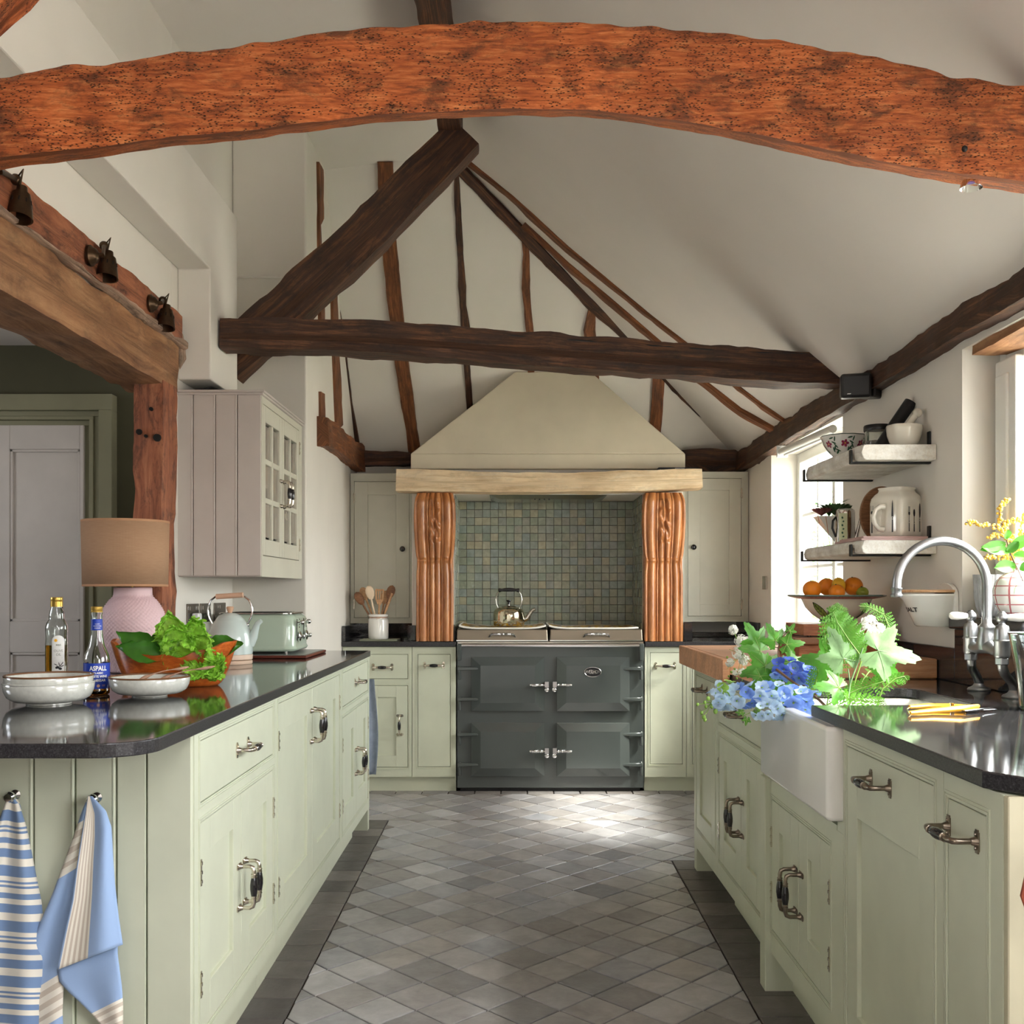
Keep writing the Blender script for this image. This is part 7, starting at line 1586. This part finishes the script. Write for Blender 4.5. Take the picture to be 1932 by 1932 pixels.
def flower(b, c, ax, r, mi, n=5):
    ax = Vector(ax).normalized(); u = ax.orthogonal().normalized(); w_ = ax.cross(u); a0 = rnd.random()*6; b.mi = mi
    for j in range(n):
        a = a0+2*pi*j/n; e = u*cos(a)+w_*sin(a); g = ax.cross(e); q = Vector(c); k = rnd.uniform(.85,1.1); vs = []
        for (t_, wd, up) in ((0,.12,0),(.35,.42,.22),(.7,.50,.42),(1.0,.26,.45)):
            for sx in (-1, 0, 1): vs.append(q+e*r*t_*k+g*sx*wd*r+ax*(up*r+(.12*r if sx else 0)+rnd.uniform(-.04,.04)*r))
        b.add(vs, [(i*3+j2, (i+1)*3+j2, (i+1)*3+j2+1, i*3+j2+1) for i in range(3) for j2 in range(2)])
    b.mi = 3; b.ball(Vector(c)+ax*r*.25, r*.14, 6, 4)
def spike(label, path, n, r, cols, tipbuds, name='delphinium_spike', seed=1):
    P = [gp(*p) for p in path]; t = thing(name, label, 'flowers', P[0]); b = MB(); b.tube(P, .0028, 7); b.build('stem', M['stem'], t, smooth=True); b = MB()
    for k in range(n):
        u = k/n; s_ = u*(len(P)-1); i = min(int(s_), len(P)-2); q = P[i].lerp(P[i+1], s_-i); d = (P[i+1]-P[i]).normalized(); a = k*2.4; o = d.orthogonal().normalized(); o2 = d.cross(o); ax = (o*cos(a)+o2*sin(a))
        if ax.y > .35: ax.y *= -1
        flower(b, q+ax*r*.9+Vector((0,0,r*.15)), ax+d*.35, r*rnd.uniform(.85,1.1)*(1-.35*u), cols(u))
    b.build('blossom', [M['blue'], M['paleblue_p'], M['deepblue'], M['bud']], t, smooth=True, ang=180, kind='stuff')
    b = MB()
    for (x, y, Y, r_) in tipbuds: b.ball(gp(x,y,Y), r_, 9, 6, 1.2)
    for i in range(len(tipbuds)-1): b.tube([gp(*tipbuds[i][:3]), gp(*path[-1])], .0010, 5)
    if tipbuds: b.build('green_buds', M['bud'], t, smooth=True, kind='stuff')
    return t
spike('long blue delphinium spike lying over the sink front, green buds at tip', [(1530,1330,3.02),(1499,1320,3.02),(1460,1312,3.02),(1420,1312,3.02),(1385,1318,3.02),(1360,1320,3.02),(1345,1325,3.02)], 44, .026, lambda u: (0 if u < .62 else 1) if rnd.random() < .75 else 1,
      [(1316,1329,3.0,.0045),(1330,1325,3.0,.005),(1336,1318,3.0,.006),(1328,1353,3.0,.006),(1324,1345,3.0,.005),(1350,1342,3.0,.007),(1343,1333,3.0,.006),(1332,1333,3.0,.005),(1330,1358,3.0,.0055)])
spike('darker blue delphinium cluster deeper in the sink behind the pale leaf', [(1540,1290,3.2),(1510,1275,3.2),(1480,1262,3.2),(1455,1265,3.2)], 22, .026, lambda u: 2 if rnd.random() < .7 else 0, [], seed=2)
spike('pale blue delphinium blossoms hanging over the sink rim', [(1480,1335,2.98),(1460,1340,2.98),(1440,1345,2.98),(1425,1335,2.98)], 12, .022, lambda u: 1, [], seed=3)
spike('cream and green opening delphinium buds above the drawer handle', [(1375,1305,3.02),(1362,1298,3.02),(1352,1302,3.02)], 6, .020, lambda u: 3 if rnd.random() < .6 else 1, [], seed=4)
b = MB(); b.tube([gp(1465,1263,3.15), gp(1500,1290,3.08), gp(1545,1320,3.0), gp(1560,1335,2.95)], .004, 8); b.build('cut_stem', M['brownstem'], smooth=True, label='thick brown cut stem lying among the flowers', cat='stem')
gr = thing('small_leaves', 'small ivy-like leaves hanging below the blue flowers', 'foliage', gp(1410,1345,3.0)); b = MB(); b.tube([gp(1450,1335,3.0), gp(1425,1340,3.0), gp(1400,1352,3.0)], .001, 5); b.build('stem', M['stem'], gr)
for i, (x, y, dx, dz, S_) in enumerate(((1425,1338,.3,-1,.022),(1410,1352,-.2,-1,.028),(1400,1345,-1,.1,.02),(1405,1342,-.8,-.3,.022))): lobed(gr, gp(x,y,3.0), (dx,-.1,dz), (0,-1,.1), S_, M['leaf'], seed=i+50)

# ---------------------------------------------------------------- garden outside the windows
g = MB(); g.box(1.75, 30, -20, 30, -.5, -.35); g.build('ground_outside', plain('pale_bounce_ground', (186,180,168), .95, var=.1, vs=2), kind='structure')  # unseen ground added to reflect, kept pale so bounced daylight stays neutral
def bush(label, c, R_, n, seed):
    t = thing('garden_shrub', label, 'shrub', (c[0], c[1], -.35)); rr = random.Random(seed); b = MB()
    for k in range(n):
        v = Vector((rr.gauss(0,1), rr.gauss(0,1), rr.gauss(0,1))).normalized(); p = Vector(c)+Vector((v.x*R_[0], v.y*R_[1], v.z*R_[2]))*rr.uniform(.6,1); d = (v+Vector((rr.uniform(-1,1),rr.uniform(-1,1),-.4))).normalized(); s_ = d.orthogonal().normalized(); L = rr.uniform(.05,.09)
        b.add([p, p+d*L*.5+s_*L*.25, p+d*L, p+d*L*.5-s_*L*.25], [(0,1,2,3)])
    b.build('leaves', M['leaf'], t, kind='stuff'); b = MB(); b.tube([(c[0],c[1],-.36),(c[0]+.03,c[1],c[2]-R_[2]*.5),(c[0],c[1],c[2])], [.05,.04,.02], 8); b.build('trunk', M['brownstem'], t)
bush('leafy green shrub seen through the far window', (3.3, 10.4, 1.0), (.5,.8,1.3), 2500, 1); bush('second garden shrub further along outside the far window', (4.4, 13.2, .9), (.7,.8,1.2), 2500, 2)
bush('low green shrub outside the sink window', (3.4, 5.2, .3), (.6,.9,.7), 1800, 3)
